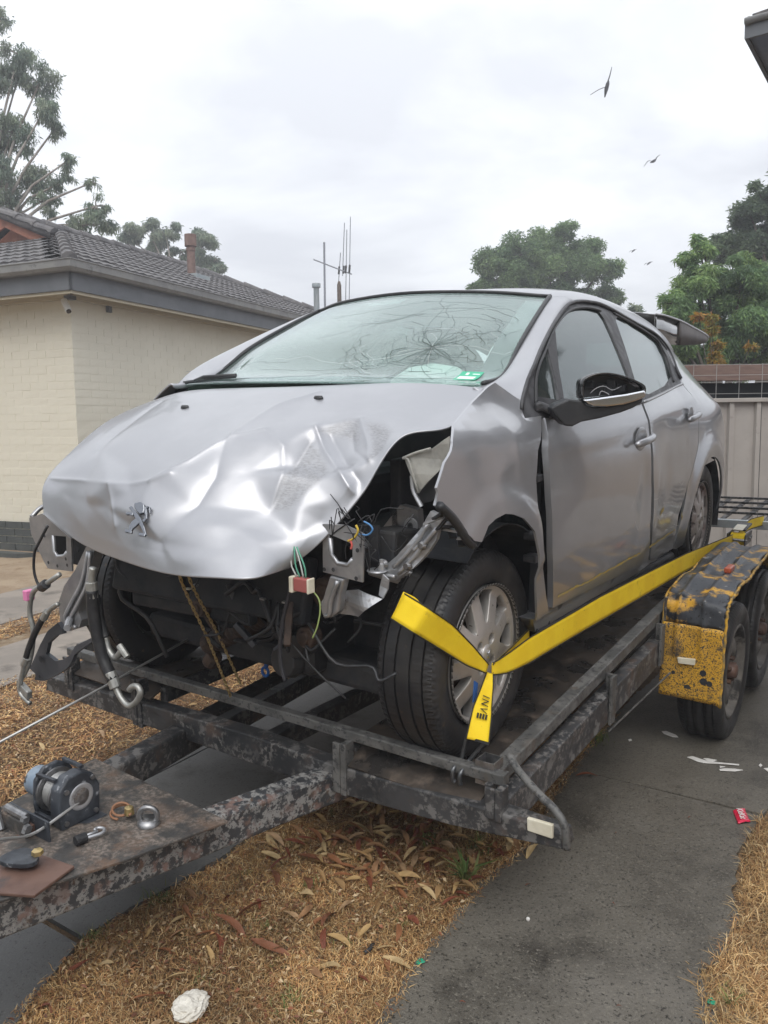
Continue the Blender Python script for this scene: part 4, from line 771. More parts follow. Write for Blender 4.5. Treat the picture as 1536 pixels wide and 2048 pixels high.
b = MB(); b.lathe([(0,.058), (.55,.055), (.55,.085), (.63,.085), (.64,.0)], 18, (x, y, z-.05), 'z'); b.build('vent_pipe', M['zinc'], house, smooth=True, bevel=.003)
# security camera under the eave
cs_ = empty('security_camera', (.02, -.02, 2.76), house)
b = MB(); b.box(-.03, .05, -.06, .04, .03, .07); b.build('bracket', M['fascia'], cs_)
b = MB(); b.tube([(-.02,-.07,.02), (.075,-.11,-.105)], .034, 12); b.build('body', M['white'], cs_, bevel=.004)
b = MB(); b.tube([(.070,-.108,-.098), (.083,-.113,-.116)], .026, 12); b.build('lens', M['gloss_black'], cs_)
b = MB(); b.box(-.012, .03, .55, .62, 2.73, 2.80); b.build('junction_box', M['fascia'], house)
# weed at the wall foot is out of view; dark garden edge left of the plinth
tag(flat('garden_edge', [(-8.2,2.2), (-6.4,2.75), (-6.3,2.9), (-8.2,2.5)], .05, M['plinth'], .05), kind='structure')

# ------------------------------------------------------------------ television antenna behind the roof
A_ = empty('tv_antenna', (-9.05,11.5,2.6)); tag(A_, 'bare television antenna with tall rods on a thin mast behind the roof', 'antenna')
b = MB(); b.tube([(0,0,0), (-.02,.06,2.64)], .022, 8); b.build('mast', M['antenna'], A_)
b = MB(); b.tube([(-.24,-.03,2.30), (.44,.40,1.98)], .014, 6); b.build('boom', M['antenna'], A_)
for i in range(7):
    t = i/6; b = MB(); c = np.array((-.24,-.03,2.30))*(1-t*.55)+np.array((.44,.40,1.98))*t*.55; b.tube([c+np.array((-.04,.06,.0)), c+np.array((.04,-.06,0))], .006, 5); b.build('element', M['antenna'], A_)
for x_, z0, z1 in [(.15,1.75,2.45), (.27,1.95,3.05), (.33,1.2,2.9), (.43,1.3,3.15)]:
    b = MB(); b.tube([(x_, .3, z0), (x_+.03, .36, z1)], .009, 5); b.build('rod', M['antenna'], A_)
    b = MB(); b.tube([(x_+.01, .31, 2.0), (x_+.014, .33, 2.16)], .022, 6); b.build('clamp', M['black'], A_)
b = MB(); b.lathe([(0,.05), (1.85,.045), (1.93,.02), (1.93,0)], 10, (-8.80,11.7,2.5), 'z'); tag(b.build('timber_pole', M['timber']), 'short dark timber pole beside the television antenna', 'pole')

# ------------------------------------------------------------------ neighbouring house, eave over the drive on the right
nb = tag(empty('neighbour_house', (1.266, .89, 0)), 'grey gutter corner of a house eave at the top right', 'house')
b = MB(); b.box(.62, 5, .35, 2.2, 0, 2.66); w_ = b.build('wall', M['redbrick'], nb)
b = MB(); b.box(.012, 5, .012, 2.3, 2.668, 2.68); b.build('soffit', M['eave'], nb)
b = MB(); b.box(.0, .012, .0, 2.3, 2.66, 2.705); b.box(.012, 5, .0, .012, 2.66, 2.705); b.build('fascia', M['fascia'], nb)
b = MB(); b.tube([(.012,-.004,2.712), (.012,2.3,2.712)], .014, 12); b.tube([(.0,-.004,2.712), (5,-.004,2.712)], .011, 12); b.build('gutter', M['gutter'], nb, smooth=True)
b = MB(); b.add([(.02,.02,2.71), (5,.02,3.1), (5,2.3,3.1), (.02,2.3,2.71)], [(0,1,2,3)]); b.build('roof', M['tile'], nb, solid=.03)
for k in range(1):
    wv = empty('window', (.615, .55+k*3.2, 1.0), nb); b = MB(); b.box(-.02, .01, 0, 1.2, 0, 1.25); b.build('pane', M['gloss_black'], wv)
    b = MB(); b.box(-.035,.0,-.05,0,-.05,1.3); b.box(-.035,.0,1.2,1.25,-.05,1.3); b.box(-.035,.0,0,1.2,1.25,1.3); b.box(-.035,.0,0,1.2,-.05,0); b.build('frame', M['white'], wv)

# ------------------------------------------------------------------ steel fence across the drive
FD = np.array((.817, .577)); FN = np.array((-.577, .817)); FO = np.array((.141, 5.318))
fence = tag(empty('steel_fence', (FO[0], FO[1], 0), rot=(0, 0, math.atan2(.577, .817))), 'beige ribbed steel fence with wire mesh along its top', 'fence')
def rib_sheet(x0, n):
    P = 0.236; pts = []
    for k in range(n):
        x = x0+k*P; pts += [(x, 0), (x+.012, -.001), (x+.155, -.001), (x+.168, 0), (x+.178, -.032), (x+.215, -.032), (x+.226, 0)]
    V = [(x, y, z) for z in (.05, 1.575) for x, y in pts]; k = len(pts)
    return MB().add(V, [(i, i+1, k+i+1, k+i) for i in range(k-1)]), x0+n*P
x0 = -4.5+.055
for s_ in range(10):
    b, x0 = rib_sheet(x0, 3); b.build('fence_panel', M['fence'], fence, solid=.002, bevel=0)
b = MB(); b.box(-4.5, 3.0, -.05, .02, 1.565, 1.60); b.build('top_rail', M['fence'], fence, bevel=.004)
b = MB(); b.box(-4.5, 3.0, -.05, .02, .02, .06); b.build('bottom_rail', M['fence'], fence, bevel=.004)
for x in np.arange(-4.3, 2.6, .2):
    b = MB(); b.box(x-.002, x+.002, -.010, -.006, 1.60, 1.90); b.build('mesh_wire', M['galv'], fence)
for z in (1.64, 1.74, 1.80, 1.89):
    b = MB(); b.box(-4.5, 3.0, -.019, -.0125, z-.002, z+.002); b.build('mesh_wire', M['galv'], fence)
sh = tag(empty('garden_shed', (FO[0]+FN[0]*.5, FO[1]+FN[1]*.5, 0), rot=(0, 0, math.atan2(.577, .817))), 'low shed with a dark gap below its brown eave board behind the steel fence', 'shed')
b = MB(); b.box(-4.2, 3.2, .15, 1.2, 0, 1.76); b.build('wall', M['shade'], sh)
b = MB(); b.box(-4.4, 3.4, -.02, .02, 1.775, 1.92); b.build('eave_board', M['board'], sh, bevel=.004)
b = MB(); b.box(-4.4, 3.4, .02, 1.4, 1.88, 1.91); b.build('roof', M['board'], sh)

# ------------------------------------------------------------------ trees
def leaf_cloud(centres, radii, n, L, W, pal, droop, seed, flat_=.8, shell=.55):
    """Leaf quads spread through blobs; returns V, F, colours."""
    r = np.random.default_rng(seed); C = np.array(centres, float); Rd = np.array(radii, float); w = Rd**2; w /= w.sum()
    idx = r.choice(len(C), n, p=w); d = r.normal(size=(n, 3)); d /= np.linalg.norm(d, axis=1)[:, None]
    q = r.uniform(0, 1, n)**shell; P = C[idx]+d*(Rd[idx]*q)[:, None]*np.array((1, 1, flat_))
    a = r.uniform(0, 2*PI, n); tilt = r.normal(-droop, .5, n); ax = np.stack([np.cos(a)*np.cos(tilt), np.sin(a)*np.cos(tilt), np.sin(tilt)], 1)
    s = np.cross(ax, r.normal(size=(n, 3))); s /= np.linalg.norm(s, axis=1)[:, None]
    ln = (L*r.uniform(.6, 1.3, n))[:, None]; wd = (W*r.uniform(.6, 1.3, n))[:, None]
    V = np.stack([P, P+ax*ln*.5+s*wd*.5, P+ax*ln, P+ax*ln*.5-s*wd*.5], 1).reshape(-1, 3); F = np.arange(n*4).reshape(n, 4)
    pal = np.array(pal); blob = r.integers(0, len(pal), len(C)); pick = np.where(r.uniform(size=n) < .65, blob[idx], r.integers(0, len(pal), n))
    c = pal[pick]*r.uniform(.75, 1.25, (n, 1)); return V, F, np.repeat(c, 4, 0)
def tree(name, label, base, trunk_h, trunk_r, blobs, n, L, W, pal, droop=.6, bark='darkbark', seed=1, group=None, sub=6, cat='tree', flat_=.8):
    """blobs: (x, y, z, r) relative to base; each blob gets a limb and smaller leaf clumps."""
    r = np.random.default_rng(seed); root = tag(empty(name, base), label, cat, group); tr = MB(); cen = []; rd = []
    top = np.array((0, 0, trunk_h)); tr.tube([(0,0,-.1), (.03*trunk_h*r.normal(), .03*trunk_h*r.normal(), trunk_h*.5), tuple(top)], [trunk_r*1.25, trunk_r*.9, trunk_r*.55], 9)
    for (x, y, z, rr) in blobs:
        e = np.array((x, y, z)); mid_ = top*.55+e*.45+r.normal(0, .06, 3)*rr; st = top*r.uniform(.55, .98)
        tr.tube(curve_pts([st, mid_, e], 7), np.linspace(trunk_r*.26, trunk_r*.07, 7), 6)
        for _ in range(sub):
            d = r.normal(size=3); d /= np.linalg.norm(d); q = e+d*rr*r.uniform(.45, .95)*np.array((1, 1, flat_)); cen.append(q); rd.append(rr*r.uniform(.25, .5))
            tr.tube(curve_pts([e, (e+q)/2+r.normal(0, .08, 3)*rr, q], 5), np.linspace(trunk_r*.07, trunk_r*.02, 5), 4)
    tr.build('trunk', M[bark], root, smooth=True, fix=False)
    V, F, c = leaf_cloud(cen, rd, n, L, W, pal, droop, seed+1)
    finish('crown', npmesh('crown', V, F, c), M['leaves'], root); return root
GUM = [(.20,.26,.20), (.24,.29,.21), (.16,.215,.175), (.28,.32,.24)]
PEP = [(.21,.32,.13), (.17,.27,.12), (.27,.38,.15), (.14,.23,.12)]
DRK = [(.115,.165,.11), (.14,.195,.115), (.165,.22,.13), (.10,.15,.105)]
MIX = [(.14,.215,.105), (.175,.26,.12), (.21,.30,.14), (.11,.18,.10)]
def T_(k): return tuple(D[k+'_w'][0]), [tuple(b) for b in D[k+'_b']]
bs, bl = T_('gum'); tree('gum_tree', 'tall hazy gum tree with drooping leaves behind the house at the left', bs, 5.2, .22, bl, 40000, .12, .026, GUM, 1.0, 'bark', 11, sub=11)
bs, bl = T_('gum2'); tree('gum_tree', 'distant pale gum tree behind the terracotta flue', bs, 6.2, .16, bl, 22000, .15, .035, GUM, .9, 'bark', 12, sub=9)
bs, bl = T_('ctree'); tree('round_tree', 'round dense green tree behind the car roof', bs, 3.0, .3, bl, 95000, .115, .036, MIX, .5, 'darkbark', 13, sub=16)
bs, bl = T_('pep'); tree('feathery_tree', 'bright green feathery tree behind the steel fence', bs, 1.8, .14, bl, 120000, .085, .017, PEP, .7, 'darkbark', 14, sub=14)
bs, bl = T_('dark'); tree('dark_tree', 'tall dark green tree at the right edge behind the feathery tree', bs, 3.6, .2, bl, 50000, .09, .030, DRK, .3, 'darkbark', 15, sub=12)
bs, bl = T_('yel'); tree('yellowing_shrub', 'shrub with yellow orange leaves among the green behind the fence', bs, 1.2, .04, bl, 2600, .07, .022, [(.36,.24,.05), (.42,.22,.06), (.26,.24,.06)], .5, 'darkbark', 16, cat='shrub')
bs, bl = T_('bare'); tree('sparse_tree', 'small sparse treetop between the round tree and the raised tailgate', bs, 3.0, .1, bl, 500, .16, .05, GUM, .5, 'darkbark', 17)
# birds
for i, p in enumerate(D['bird_w']):
    lab = ['black bird with one wing raised, highest in the sky', 'black bird gliding with wings curved, second from the top', 'tiny bird, upper of the two low near the green tree', 'tiny bird, lowest of all the birds in the sky'][i]
    s = [.34, .30, .26, .28][i]; b_ = MB()
    rgt = np.array((.82, .57, 0)); up = np.array((0, 0, 1.)); fw_ = np.array((-.57, .82, 0))
    o3 = lambda a, c, d: tuple((rgt*a+up*c+fw_*d)*s)
    root = tag(empty('bird', tuple(p)), lab, 'bird', 'birds flying in the grey sky')
    if i == 0: body, w1, w2 = [(-.08,-.75), (.02,-.2), (.12,.18), (.18,.4)], [(.02,.0), (-.5,-.18), (-1.15,-.55)], [(.1,.2), (.28,.75), (.42,1.35)]
    elif i == 1: body, w1, w2 = [(-.3,-.12), (0,0), (.2,.12), (.3,.2)], [(0,.0), (-.5,.1), (-1.0,-.5)], [(.2,.1), (.45,.5), (.75,.7)]
    else: body, w1, w2 = [(-.3,-.3), (0,0), (.3,.2), (.4,.25)], [(0,0), (-.4,.1), (-.8,-.25)], [(.2,.1), (.5,.3), (.8,.3)]
    m = MB(); m.tube([o3(a, c, 0) for a, c in body], np.array([.04,.15,.14,.05])*s, 8); m.build('body', M['bird'], root, smooth=True)
    for w in (w1, w2):
        P = curve_pts([o3(a, c, 0) for a, c in w], 6); wd = np.linspace(.17, .02, 6)*s; V = []
        for q, d in zip(P, wd): V += [q+fw_*d+np.array((0,0,d*.35)), q-fw_*d-np.array((0,0,d*.35))]
        MB().add(V, [(2*k, 2*k+1, 2*k+3, 2*k+2) for k in range(5)]).build('wing', M['bird'], root, solid=.012*s*3)

# trees added behind the viewer, unseen, to darken reflections in paint and glass
cen = []; rd = []
for i in range(46):
    a = -PI*.5+(i/45-.5)*2.5; r0 = 15+rng.uniform(0, 7); h = rng.uniform(1.0, 5.2); cen.append((1.5+r0*math.cos(a), r0*math.sin(a), h)); rd.append(rng.uniform(1.2, 2.2))
V, F, c = leaf_cloud(cen, rd, 30000, .38, .16, MIX+DRK, .4, 77)
tag(finish('reflection_trees', npmesh('reflection_trees', V, F, c), M['leaves']), kind='stuff')

# thin rainy air
b = MB(); b.box(-160, 160, -160, 160, -1, 13); hz = bpy.data.materials.new('rain_haze'); hz.use_nodes = True; t = hz.node_tree; t.nodes.clear()
pv = t.nodes.new('ShaderNodeVolumePrincipled'); pv.inputs['Color'].default_value = (.93,.95,1,1); pv.inputs['Density'].default_value = .0068; pv.inputs['Anisotropy'].default_value = .2
t.links.new(pv.outputs[0], t.nodes.new('ShaderNodeOutputMaterial').inputs['Volume']); tag(b.build('haze', hz), kind='stuff')

# ------------------------------------------------------------------ the crashed car
car = empty('wrecked_car', mw=RIG.copy()); tag(car, 'crumpled silver hatchback with no front bumper strapped onto the trailer', 'car')
def gauss(P, c, r): return np.exp(-((P-np.array(c))**2/np.array(r)**2).sum(1))
# bonnet: control grid sampled finely, then creased along the folds of the crash
HG = D['hood'].reshape(6, 7, 3); NU, NV = 270, 220
uu, vv = np.linspace(0, 6, NU), np.linspace(0, 5, NV); HB = patch(HG, uu, vv)
def grid_n(Q):
    du = np.gradient(Q, axis=1); dv = np.gradient(Q, axis=0); n = np.cross(du, dv); return -n/np.linalg.norm(n, axis=2)[..., None]
HN = grid_n(HB)
if HN[60, 100, 2] < 0: HN = -HN
P_ = HB.reshape(-1, 3); dsp = np.zeros(len(P_))
for L, h, w in D['crease']:
    d = segd(P_, L)
    dsp += h*np.exp(-np.sqrt((d/w)**2+.01)*1.1+.1)
# buckled sheet: flat facets between fold points (position on the panel, height in mm), edges eased a little
fpt = [tuple(p) for p in D['facet']]; fv = [(a, b) for a, b, _ in fpt]+[(a, b) for a in (0, 1.5, 3, 4.5, 6) for b in (0., 5.)]+[(a, b) for a in (0., 6.) for b in (1.25, 2.5, 3.75)]+[(1.5,.8), (3,.8), (4.5,.6)]
fh = np.array([h for *_, h in fpt]+[0]*(len(fv)-len(fpt)))
r_ = delaunay_2d_cdt([Vector(p) for p in fv], [], [], 0, 1e-5); fP = np.array([(p.x, p.y) for p in r_[0]]); fH = np.array([fh[o[0]] for o in r_[3]]); UV = np.stack([np.tile(uu, NV), np.repeat(vv, NU)], 1); fac = np.zeros(len(UV))
for tr_ in r_[2]:
    a, b, c = fP[list(tr_)[:3]]; M2 = np.array([b-a, c-a]).T
    if abs(np.linalg.det(M2)) < 1e-9: continue
    w = np.linalg.solve(M2, (UV-a).T); k = (w[0] >= -1e-6) & (w[1] >= -1e-6) & (w[0]+w[1] <= 1+1e-6); fac[k] = fH[tr_[0]]+w[0][k]*(fH[tr_[1]]-fH[tr_[0]])+w[1][k]*(fH[tr_[2]]-fH[tr_[0]])
fac = fac.reshape(NV, NU)
for _ in range(14): f_ = np.pad(fac, 1, 'edge'); fac = (f_[:-2,1:-1]+f_[2:,1:-1]+f_[1:-1,:-2]+f_[1:-1,2:]+2*f_[1:-1,1:-1])/6
dsp += .00118*fac.ravel()
def fbm(P, sc, seed):
    r = np.random.default_rng(seed); v = 0
    for k in range(7): q = r.normal(size=3)*sc; v = v+np.sin(P@q+r.uniform(0, 6.3))
    return v/7
crash = np.clip((P_[:, 0]+.05)/.35, 0, 1)*np.clip((.02-P_[:, 1])/.2, 0, 1)
dsp += .0010*crash*np.abs(fbm(P_, 30, 3))-.0006*crash*fbm(P_, 60, 4)+.0018*fbm(P_, 9, 5)*np.clip((.05-P_[:, 1])/.3, 0, 1)
edge = np.minimum.reduce([np.repeat(np.arange(NV)[:, None], NU, 1).ravel()/14., ((NV-1)-np.repeat(np.arange(NV)[:, None], NU, 1).ravel())/14., np.tile(np.arange(NU), NV)/10., (NU-1-np.tile(np.arange(NU), NV))/10.])
dsp *= np.clip(edge, .15, 1)
HS = (P_+HN.reshape(-1, 3)*dsp[:, None])
# scraped areas carried as a mask on the panel
sc_ = np.zeros(len(P_))
for k in ('scuff_a', 'scuff_b', 'scuff_c'):
    pg = D[k]; c = pg.mean(0); pc2 = pg[:, [0, 2]]; ins = inpoly(HS[:, [0, 2]], pc2) & (np.linalg.norm(HS-c, axis=1) < .3)
    dd = segd(HS[:, [0, 2]], np.vstack([pc2, pc2[:1]])); sc_ = np.maximum(sc_, np.where(ins, np.clip(dd/.012+.35, 0, 1), np.clip(.35-dd/.02, 0, 1)*(np.linalg.norm(HS-c, axis=1) < .3)))
i_ = (np.arange(NV-1)[:, None]*NU+np.arange(NU-1)).ravel(); HF = np.stack([i_, i_+NU, i_+NU+1, i_+1], 1)
me = npmesh('bonnet', HS, HF, np.repeat(sc_[:, None], 3, 1))
m = mat('silver_paint_bonnet', (.355,.36,.38), (.385,.39,.41), 3, metal=.6, rough=.36, coat=.4, bump=[(420,.03,.0006)]); t = m.node_tree; b_ = t.nodes['Principled BSDF']
at = t.nodes.new('ShaderNodeAttribute'); at.attribute_name = 'tint'; co = t.nodes.new('ShaderNodeTexCoord'); mp = t.nodes.new('ShaderNodeMapping'); mp.inputs['Scale'].default_value = (1,1,3.5); mp.inputs['Rotation'].default_value = (.3,.5,.4)
nz = t.nodes.new('ShaderNodeTexNoise'); nz.inputs['Scale'].default_value = 85; nz.inputs['Detail'].default_value = 9; nz.inputs['Roughness'].default_value = .75
t.links.new(co.outputs['Object'], mp.inputs[0]); t.links.new(mp.outputs[0], nz.inputs['Vector'])
ad = t.nodes.new('ShaderNodeMath'); ad.operation = 'MULTIPLY'; t.links.new(at.outputs['Fac'], ad.inputs[0])
rr_ = t.nodes.new('ShaderNodeMapRange'); rr_.inputs['From Min'].default_value = .42; rr_.inputs['From Max'].default_value = .62; t.links.new(nz.outputs[0], rr_.inputs['Value']); t.links.new(rr_.outputs[0], ad.inputs[1])
mx_ = t.nodes.new('ShaderNodeMix'); mx_.data_type = 'RGBA'; t.links.new(ad.outputs[0], mx_.inputs['Factor']); t.links.new(b_.inputs['Base Color'].links[0].from_socket, mx_.inputs['A']); mx_.inputs['B'].default_value = (.27,.27,.275,1); t.links.new(mx_.outputs['Result'], b_.inputs['Base Color'])
mr_ = t.nodes.new('ShaderNodeMapRange'); mr_.inputs['To Min'].default_value = .37; mr_.inputs['To Max'].default_value = .55; t.links.new(at.outputs['Fac'], mr_.inputs['Value']); t.links.new(mr_.outputs[0], b_.inputs['Roughness'])
mc_ = t.nodes.new('ShaderNodeMapRange'); mc_.inputs['To Min'].default_value = .35; mc_.inputs['To Max'].default_value = 0; t.links.new(at.outputs['Fac'], mc_.inputs['Value']); t.links.new(mc_.outputs[0], b_.inputs['Coat Weight'])
M['bonnet'] = m
hood = finish('bonnet', me, m, car, smooth=True, solid=.005); hood['label'] = 'crumpled bonnet with a diagonal fold and scraped corner'
# maker's emblem: chrome lion standing up, on the nose
Ec, Er, Eu = D['emblem']; Ec, Er, Eu = [HS[np.argmin(np.linalg.norm(HS-q, axis=1))] for q in (Ec, Er, Eu)]; ex = (Er-Ec)/np.linalg.norm(Er-Ec); ez = (Eu-Ec)/np.linalg.norm(Eu-Ec); en = np.cross(ex, ez); en /= np.linalg.norm(en)
if en[1] > 0: en = -en
k_ = np.argmin(np.linalg.norm(HS-Ec, axis=1)); E0 = HS[k_]+en*.012
def emb(pts, z0, z1, mb): mb.prism([((x-720)/15.36*.00172, (840-y)/15.36*.00172) for x, y in pts], z0, z1, lambda a, c, d: tuple(E0+ex*a+ez*c+en*d))
def stroke(pts, w):
    P = np.array(pts, float); T = np.gradient(P, axis=0); T /= np.linalg.norm(T, axis=1)[:, None]; Nn = np.stack([-T[:, 1], T[:, 0]], 1); w = np.array(w)[:, None] if not np.isscalar(w) else w
    return np.vstack([P+Nn*w/2, (P-Nn*w/2)[::-1]])
b = MB()
emb(stroke([(540,470), (640,620), (760,800), (860,1010), (930,1250)], [90,110,150,110,70]), 0, .006, b)
b.build('emblem_body', M['emblem'], hood, bevel=.0012)
for pts in ([(700,380), (880,330), (990,400), (990,520), (950,650), (830,690), (750,610), (690,500)],):
    b = MB(); emb(pts, .001, .010, b); b.build('emblem_head', M['emblem'], hood, bevel=.002)
for pts, w in (([(620,690), (500,665), (410,690)], [100,80,70]), ([(760,850), (620,960), (520,1080), (490,1170)], [150,170,120,80]), ([(350,1160), (440,1170), (540,1200)], [110,90,70]),
               ([(930,1250), (840,1240), (740,1240)], [90,90,80]), ([(980,470), (990,640), (1000,780), (900,880)], [60,55,60,70]), ([(1000,800), (1030,640), (1020,520), (1080,450), (1130,470), (1120,640)], [50,46,46,50,46,36])):
    b = MB(); emb(stroke(pts, w), .001, .008, b); b.build('emblem_limb', M['emblem'], hood, bevel=.0012)
for q in D['nozzle']:
    k_ = np.argmin(np.linalg.norm(HS-q, axis=1)); c = HS[k_]; b = MB(); b.lathe([(0,.0), (.006,.012), (.0,.016), (-.004,.016)], 14, (0,0,0), 'z'); o = b.build('washer_jet', M['black'], hood, smooth=True); o.location = tuple(c+np.array((0,0,.002))); o.scale = (1.1,.6,1)

# side panels: outlines in (length, height) lifted on the body surface
def dentfn(y, z):
    P = np.stack([y, z], 1); d = np.zeros(len(P))
    L1 = D['fdent'][:, 1:]; d -= .006*np.exp(-(segd(P, L1)/.07)**2)
    d -= .006*gauss(P, (-.20,.90), (.07,.06)); d += .003*np.exp(-(segd(P, D['streak'][:, 1:])/.02)**2)
    da = segd(P, D['arch_edge']); d += .013/(1+np.exp((da-.062)/.007))*(y < .2)                      # pressed flare round the wheel arch
    d += .002*np.exp(-(segd(P, [(-.30,.93), (-.13,.86), (.12,.90)])/.018)**2)
    d += .005*np.exp(-(segd(P, [(.25,.90), (1.2,.93), (2.3,1.0)])/.03)**2)                          # shoulder line
    d -= .008*gauss(P, (1.18,.62), (.06,.16))+.010*gauss(P, (1.55,.66), (.10,.16))+.006*gauss(P, (.75,.55), (.3,.1)); d += .006*gauss(P, (1.36,.6), (.05,.2))
    a = np.hypot(y-2.50, (z-.34)); d += .022*np.exp(-((a-.40)/.05)**2)*(z > .25)                     # rear arch flare
    d += .0011*fbm(np.stack([y, z, y*0], 1), 11, 8)
    return d
def side_fn(off=0.0, sgn=1, dent=True):
    def fn(P):
        y, z = P[:, 0], P[:, 1]; x = S(y, z)+off
        if dent: x = x+dentfn(y, z)
        return np.stack([sgn*x, y, z], 1), np.tile((-sgn, 0, 0), (len(P), 1)).astype(float)
    return fn
YZ = lambda k: D[k][:, 1:]
fend = sheet_obj('front_wing', YZ('fender'), [], .018, side_fn(), .007, M['paint_side'], car); fend['label'] = 'buckled front wing torn away from the headlight'
fdoor = sheet_obj('front_door', YZ('fdoor'), [], .022, side_fn(), .02, M['paint_side'], car); fdoor['label'] = 'front door with a wide gap at its hinge edge and a yellow scrape'
rdoor = sheet_obj('rear_door', YZ('rdoor'), [], .024, side_fn(), .02, M['paint_side'], car); rdoor['label'] = 'scratched rear door'
ar = [(2.50+.385*math.cos(t), .33+.345*math.sin(t)) for t in np.linspace(0, PI*.62, 14)]
quart = [(2.3181-.01,.975), (2.2428+.008,.8626), (2.2003+.008,.7417), (2.10,.60), (2.13,.48), (2.17,.55), (2.26,.63), (2.36,.667)][:4]
AR = [tuple(p) for p in D['arch'][::-1, 1:]]
Q_ = [(2.204,1.068), (2.322,.968), (2.251,.862), (2.208,.742), (2.047,.577), (1.99,.26), (2.10,.235)]+AR[1:]+ar[::-1][2:]+[(2.9,.30), (3.02,.30), (3.08,.42), (3.10,.60), (3.06,.80), (2.92,.98), (2.72,1.12), (2.50,1.24), (2.34,1.315), (2.16,1.345), (2.155,1.326), (2.285,1.242), (2.25,1.142), (2.24,1.09)]
quarter = sheet_obj('rear_quarter', Q_, [], .03, side_fn(), .01, M['paint_side'], car)
WF = [tuple(p) for p in YZ('sealout')]+[(2.21,1.06), (1.253,1.002), (1.22,1.000), (.41,.978), (.245,.99), (.157,.986)]
def holes():
    fg = smooth_loop(YZ('fglass'), 1); rg = smooth_loop(YZ('rglass'), 1); return [fg, rg]
wfr = sheet_obj('window_surround', WF, holes(), .022, side_fn(-.006, dent=False), .012, M['seal'], car)
for nm, k, par in (('front_window', 'fglass', fdoor), ('rear_window', 'rglass', rdoor)):
    sheet_obj(nm, smooth_loop(YZ(k), 1), [], .05, side_fn(-.012, dent=False), .004, M['glass'], par)
sheet_obj('quarter_bar', YZ('qbar'), [], .03, side_fn(-.003, dent=False), .012, M['seal'], fdoor)
L_ = [(.157,1.017)]+[tuple(p) for p in YZ('sealout')]
def strip(name, L, r, off, m, par, n=60):
    P = curve_pts(np.array(L), n); b = MB(); b.tube(np.stack([S(P[:, 0], P[:, 1])+off, P[:, 0], P[:, 1]], 1), r, 6); return b.build(name, m, par, smooth=True)
strip('door_seal', YZ('sealout'), .007, .002, M['seal'], wfr)
strip('window_rubber', YZ('fglass')[:8], .006, -.004, M['black'], wfr); strip('window_rubber', YZ('rglass')[:6], .006, -.004, M['black'], wfr)
strip('belt_trim', [(1.25,1.008), (1.7,1.035), (2.19,1.068)], .006, .006, M['paint'], rdoor, 20)
strip('belt_trim', [(.28,.992), (.7,.994), (1.22,1.006)], .006, .006, M['seal'], fdoor, 20)
SP = [(.2164,.3633), (.3462,.3668), (.7391,.3487), (1.4312,.3071), (1.9985,.25)]; SL = [(.281,.30), (.78,.294), (1.58,.268), (2.05,.20)]
sheet_obj('sill', SP+SL[::-1], [], .03, side_fn(-.012, dent=False), .05, M['paint_side'], car)
b = MB(); b.tube(curve_pts([(.80,.30,.285), (.79,1.0,.275), (.77,2.0,.22)], 16), .022, 8); b.build('sill_flange', M['dark'], car, smooth=True)
# the far side of the body, plain
for nm, pg in (('front_wing', [(-.12,.84), (.02,.94), (.12,1.0), (.33,.99), (.34,.36), (.30,.36), (.28,.50), (.20,.62), (.07,.69), (-.05,.70), (-.12,.74)]),
               ('front_door', [(.345,.99), (.345,.36), (1.40,.32), (1.25,.7), (1.22,1.0)]), ('rear_door', [(1.228,1.0), (1.258,.7), (1.41,.32), (1.98,.26), (2.05,.58), (2.2,.74), (2.31,.97), (2.19,1.065)]), ('rear_quarter', Q_)):
    sheet_obj(nm, pg, [], .04, side_fn(0, -1, False), .01, M['paint_side'], car)
sheet_obj('window_surround', WF, holes(), .04, side_fn(-.006, -1, False), .012, M['seal'], car)
for nm, k in (('front_window', 'fglass'), ('rear_window', 'rglass')): sheet_obj(nm, smooth_loop(YZ(k), 1), [], .06, side_fn(-.012, -1, False), .004, M['glass'], car)

# roof, pillars, windscreen
def patch_obj(name, G, nu, nv, m, par, solid=.006, lift=None):
    G = np.array(G, float); V = patch(G, np.linspace(0, G.shape[1]-1, nu), np.linspace(0, G.shape[0]-1, nv)).reshape(-1, 3)
    i = (np.arange(nv-1)[:, None]*nu+np.arange(nu-1)).ravel(); return finish(name, npmesh(name, V, np.stack([i, i+1, i+nu+1, i+nu], 1)), m, par, smooth=True, solid=solid)
SO = D['sealout']
rows = []
for y, zc_, ym in [(.80,1.438,.0), (1.05,1.476,.12), (1.4,1.505,.3), (1.8,1.512,.3), (2.2,1.475,.3), (2.45,1.435,.2), (2.58,1.405,.0)]:
    k = y+(.16 if y < 1 else .06 if y < 1.2 else 0)
    zo = float(np.interp(k, [.9,1.0,1.2,1.44,1.81,2.14,2.5,2.85], [1.375,1.396,1.413,1.409,1.368,1.330,1.265,1.16])); xo = float(S(k, zo))
    zm = (zc_*.62+zo*.38); ro = []
    for s, q in ((-1,0), (-.93,.35), (-.78,.68), (-.45,.93), (0,1), (.45,.93), (.78,.68), (.93,.35), (1,0)):
        yy = y+(k-y)*abs(s)**2; ro.append((s*xo, yy, zo+(zc_-zo)*q+ (0.004 if abs(s) > .9 and q else 0)))
    rows.append(ro)
patch_obj('roof', rows, 60, 60, M['paint'], car, .01)
WR = D['ws_right']; A0 = SO[:5]
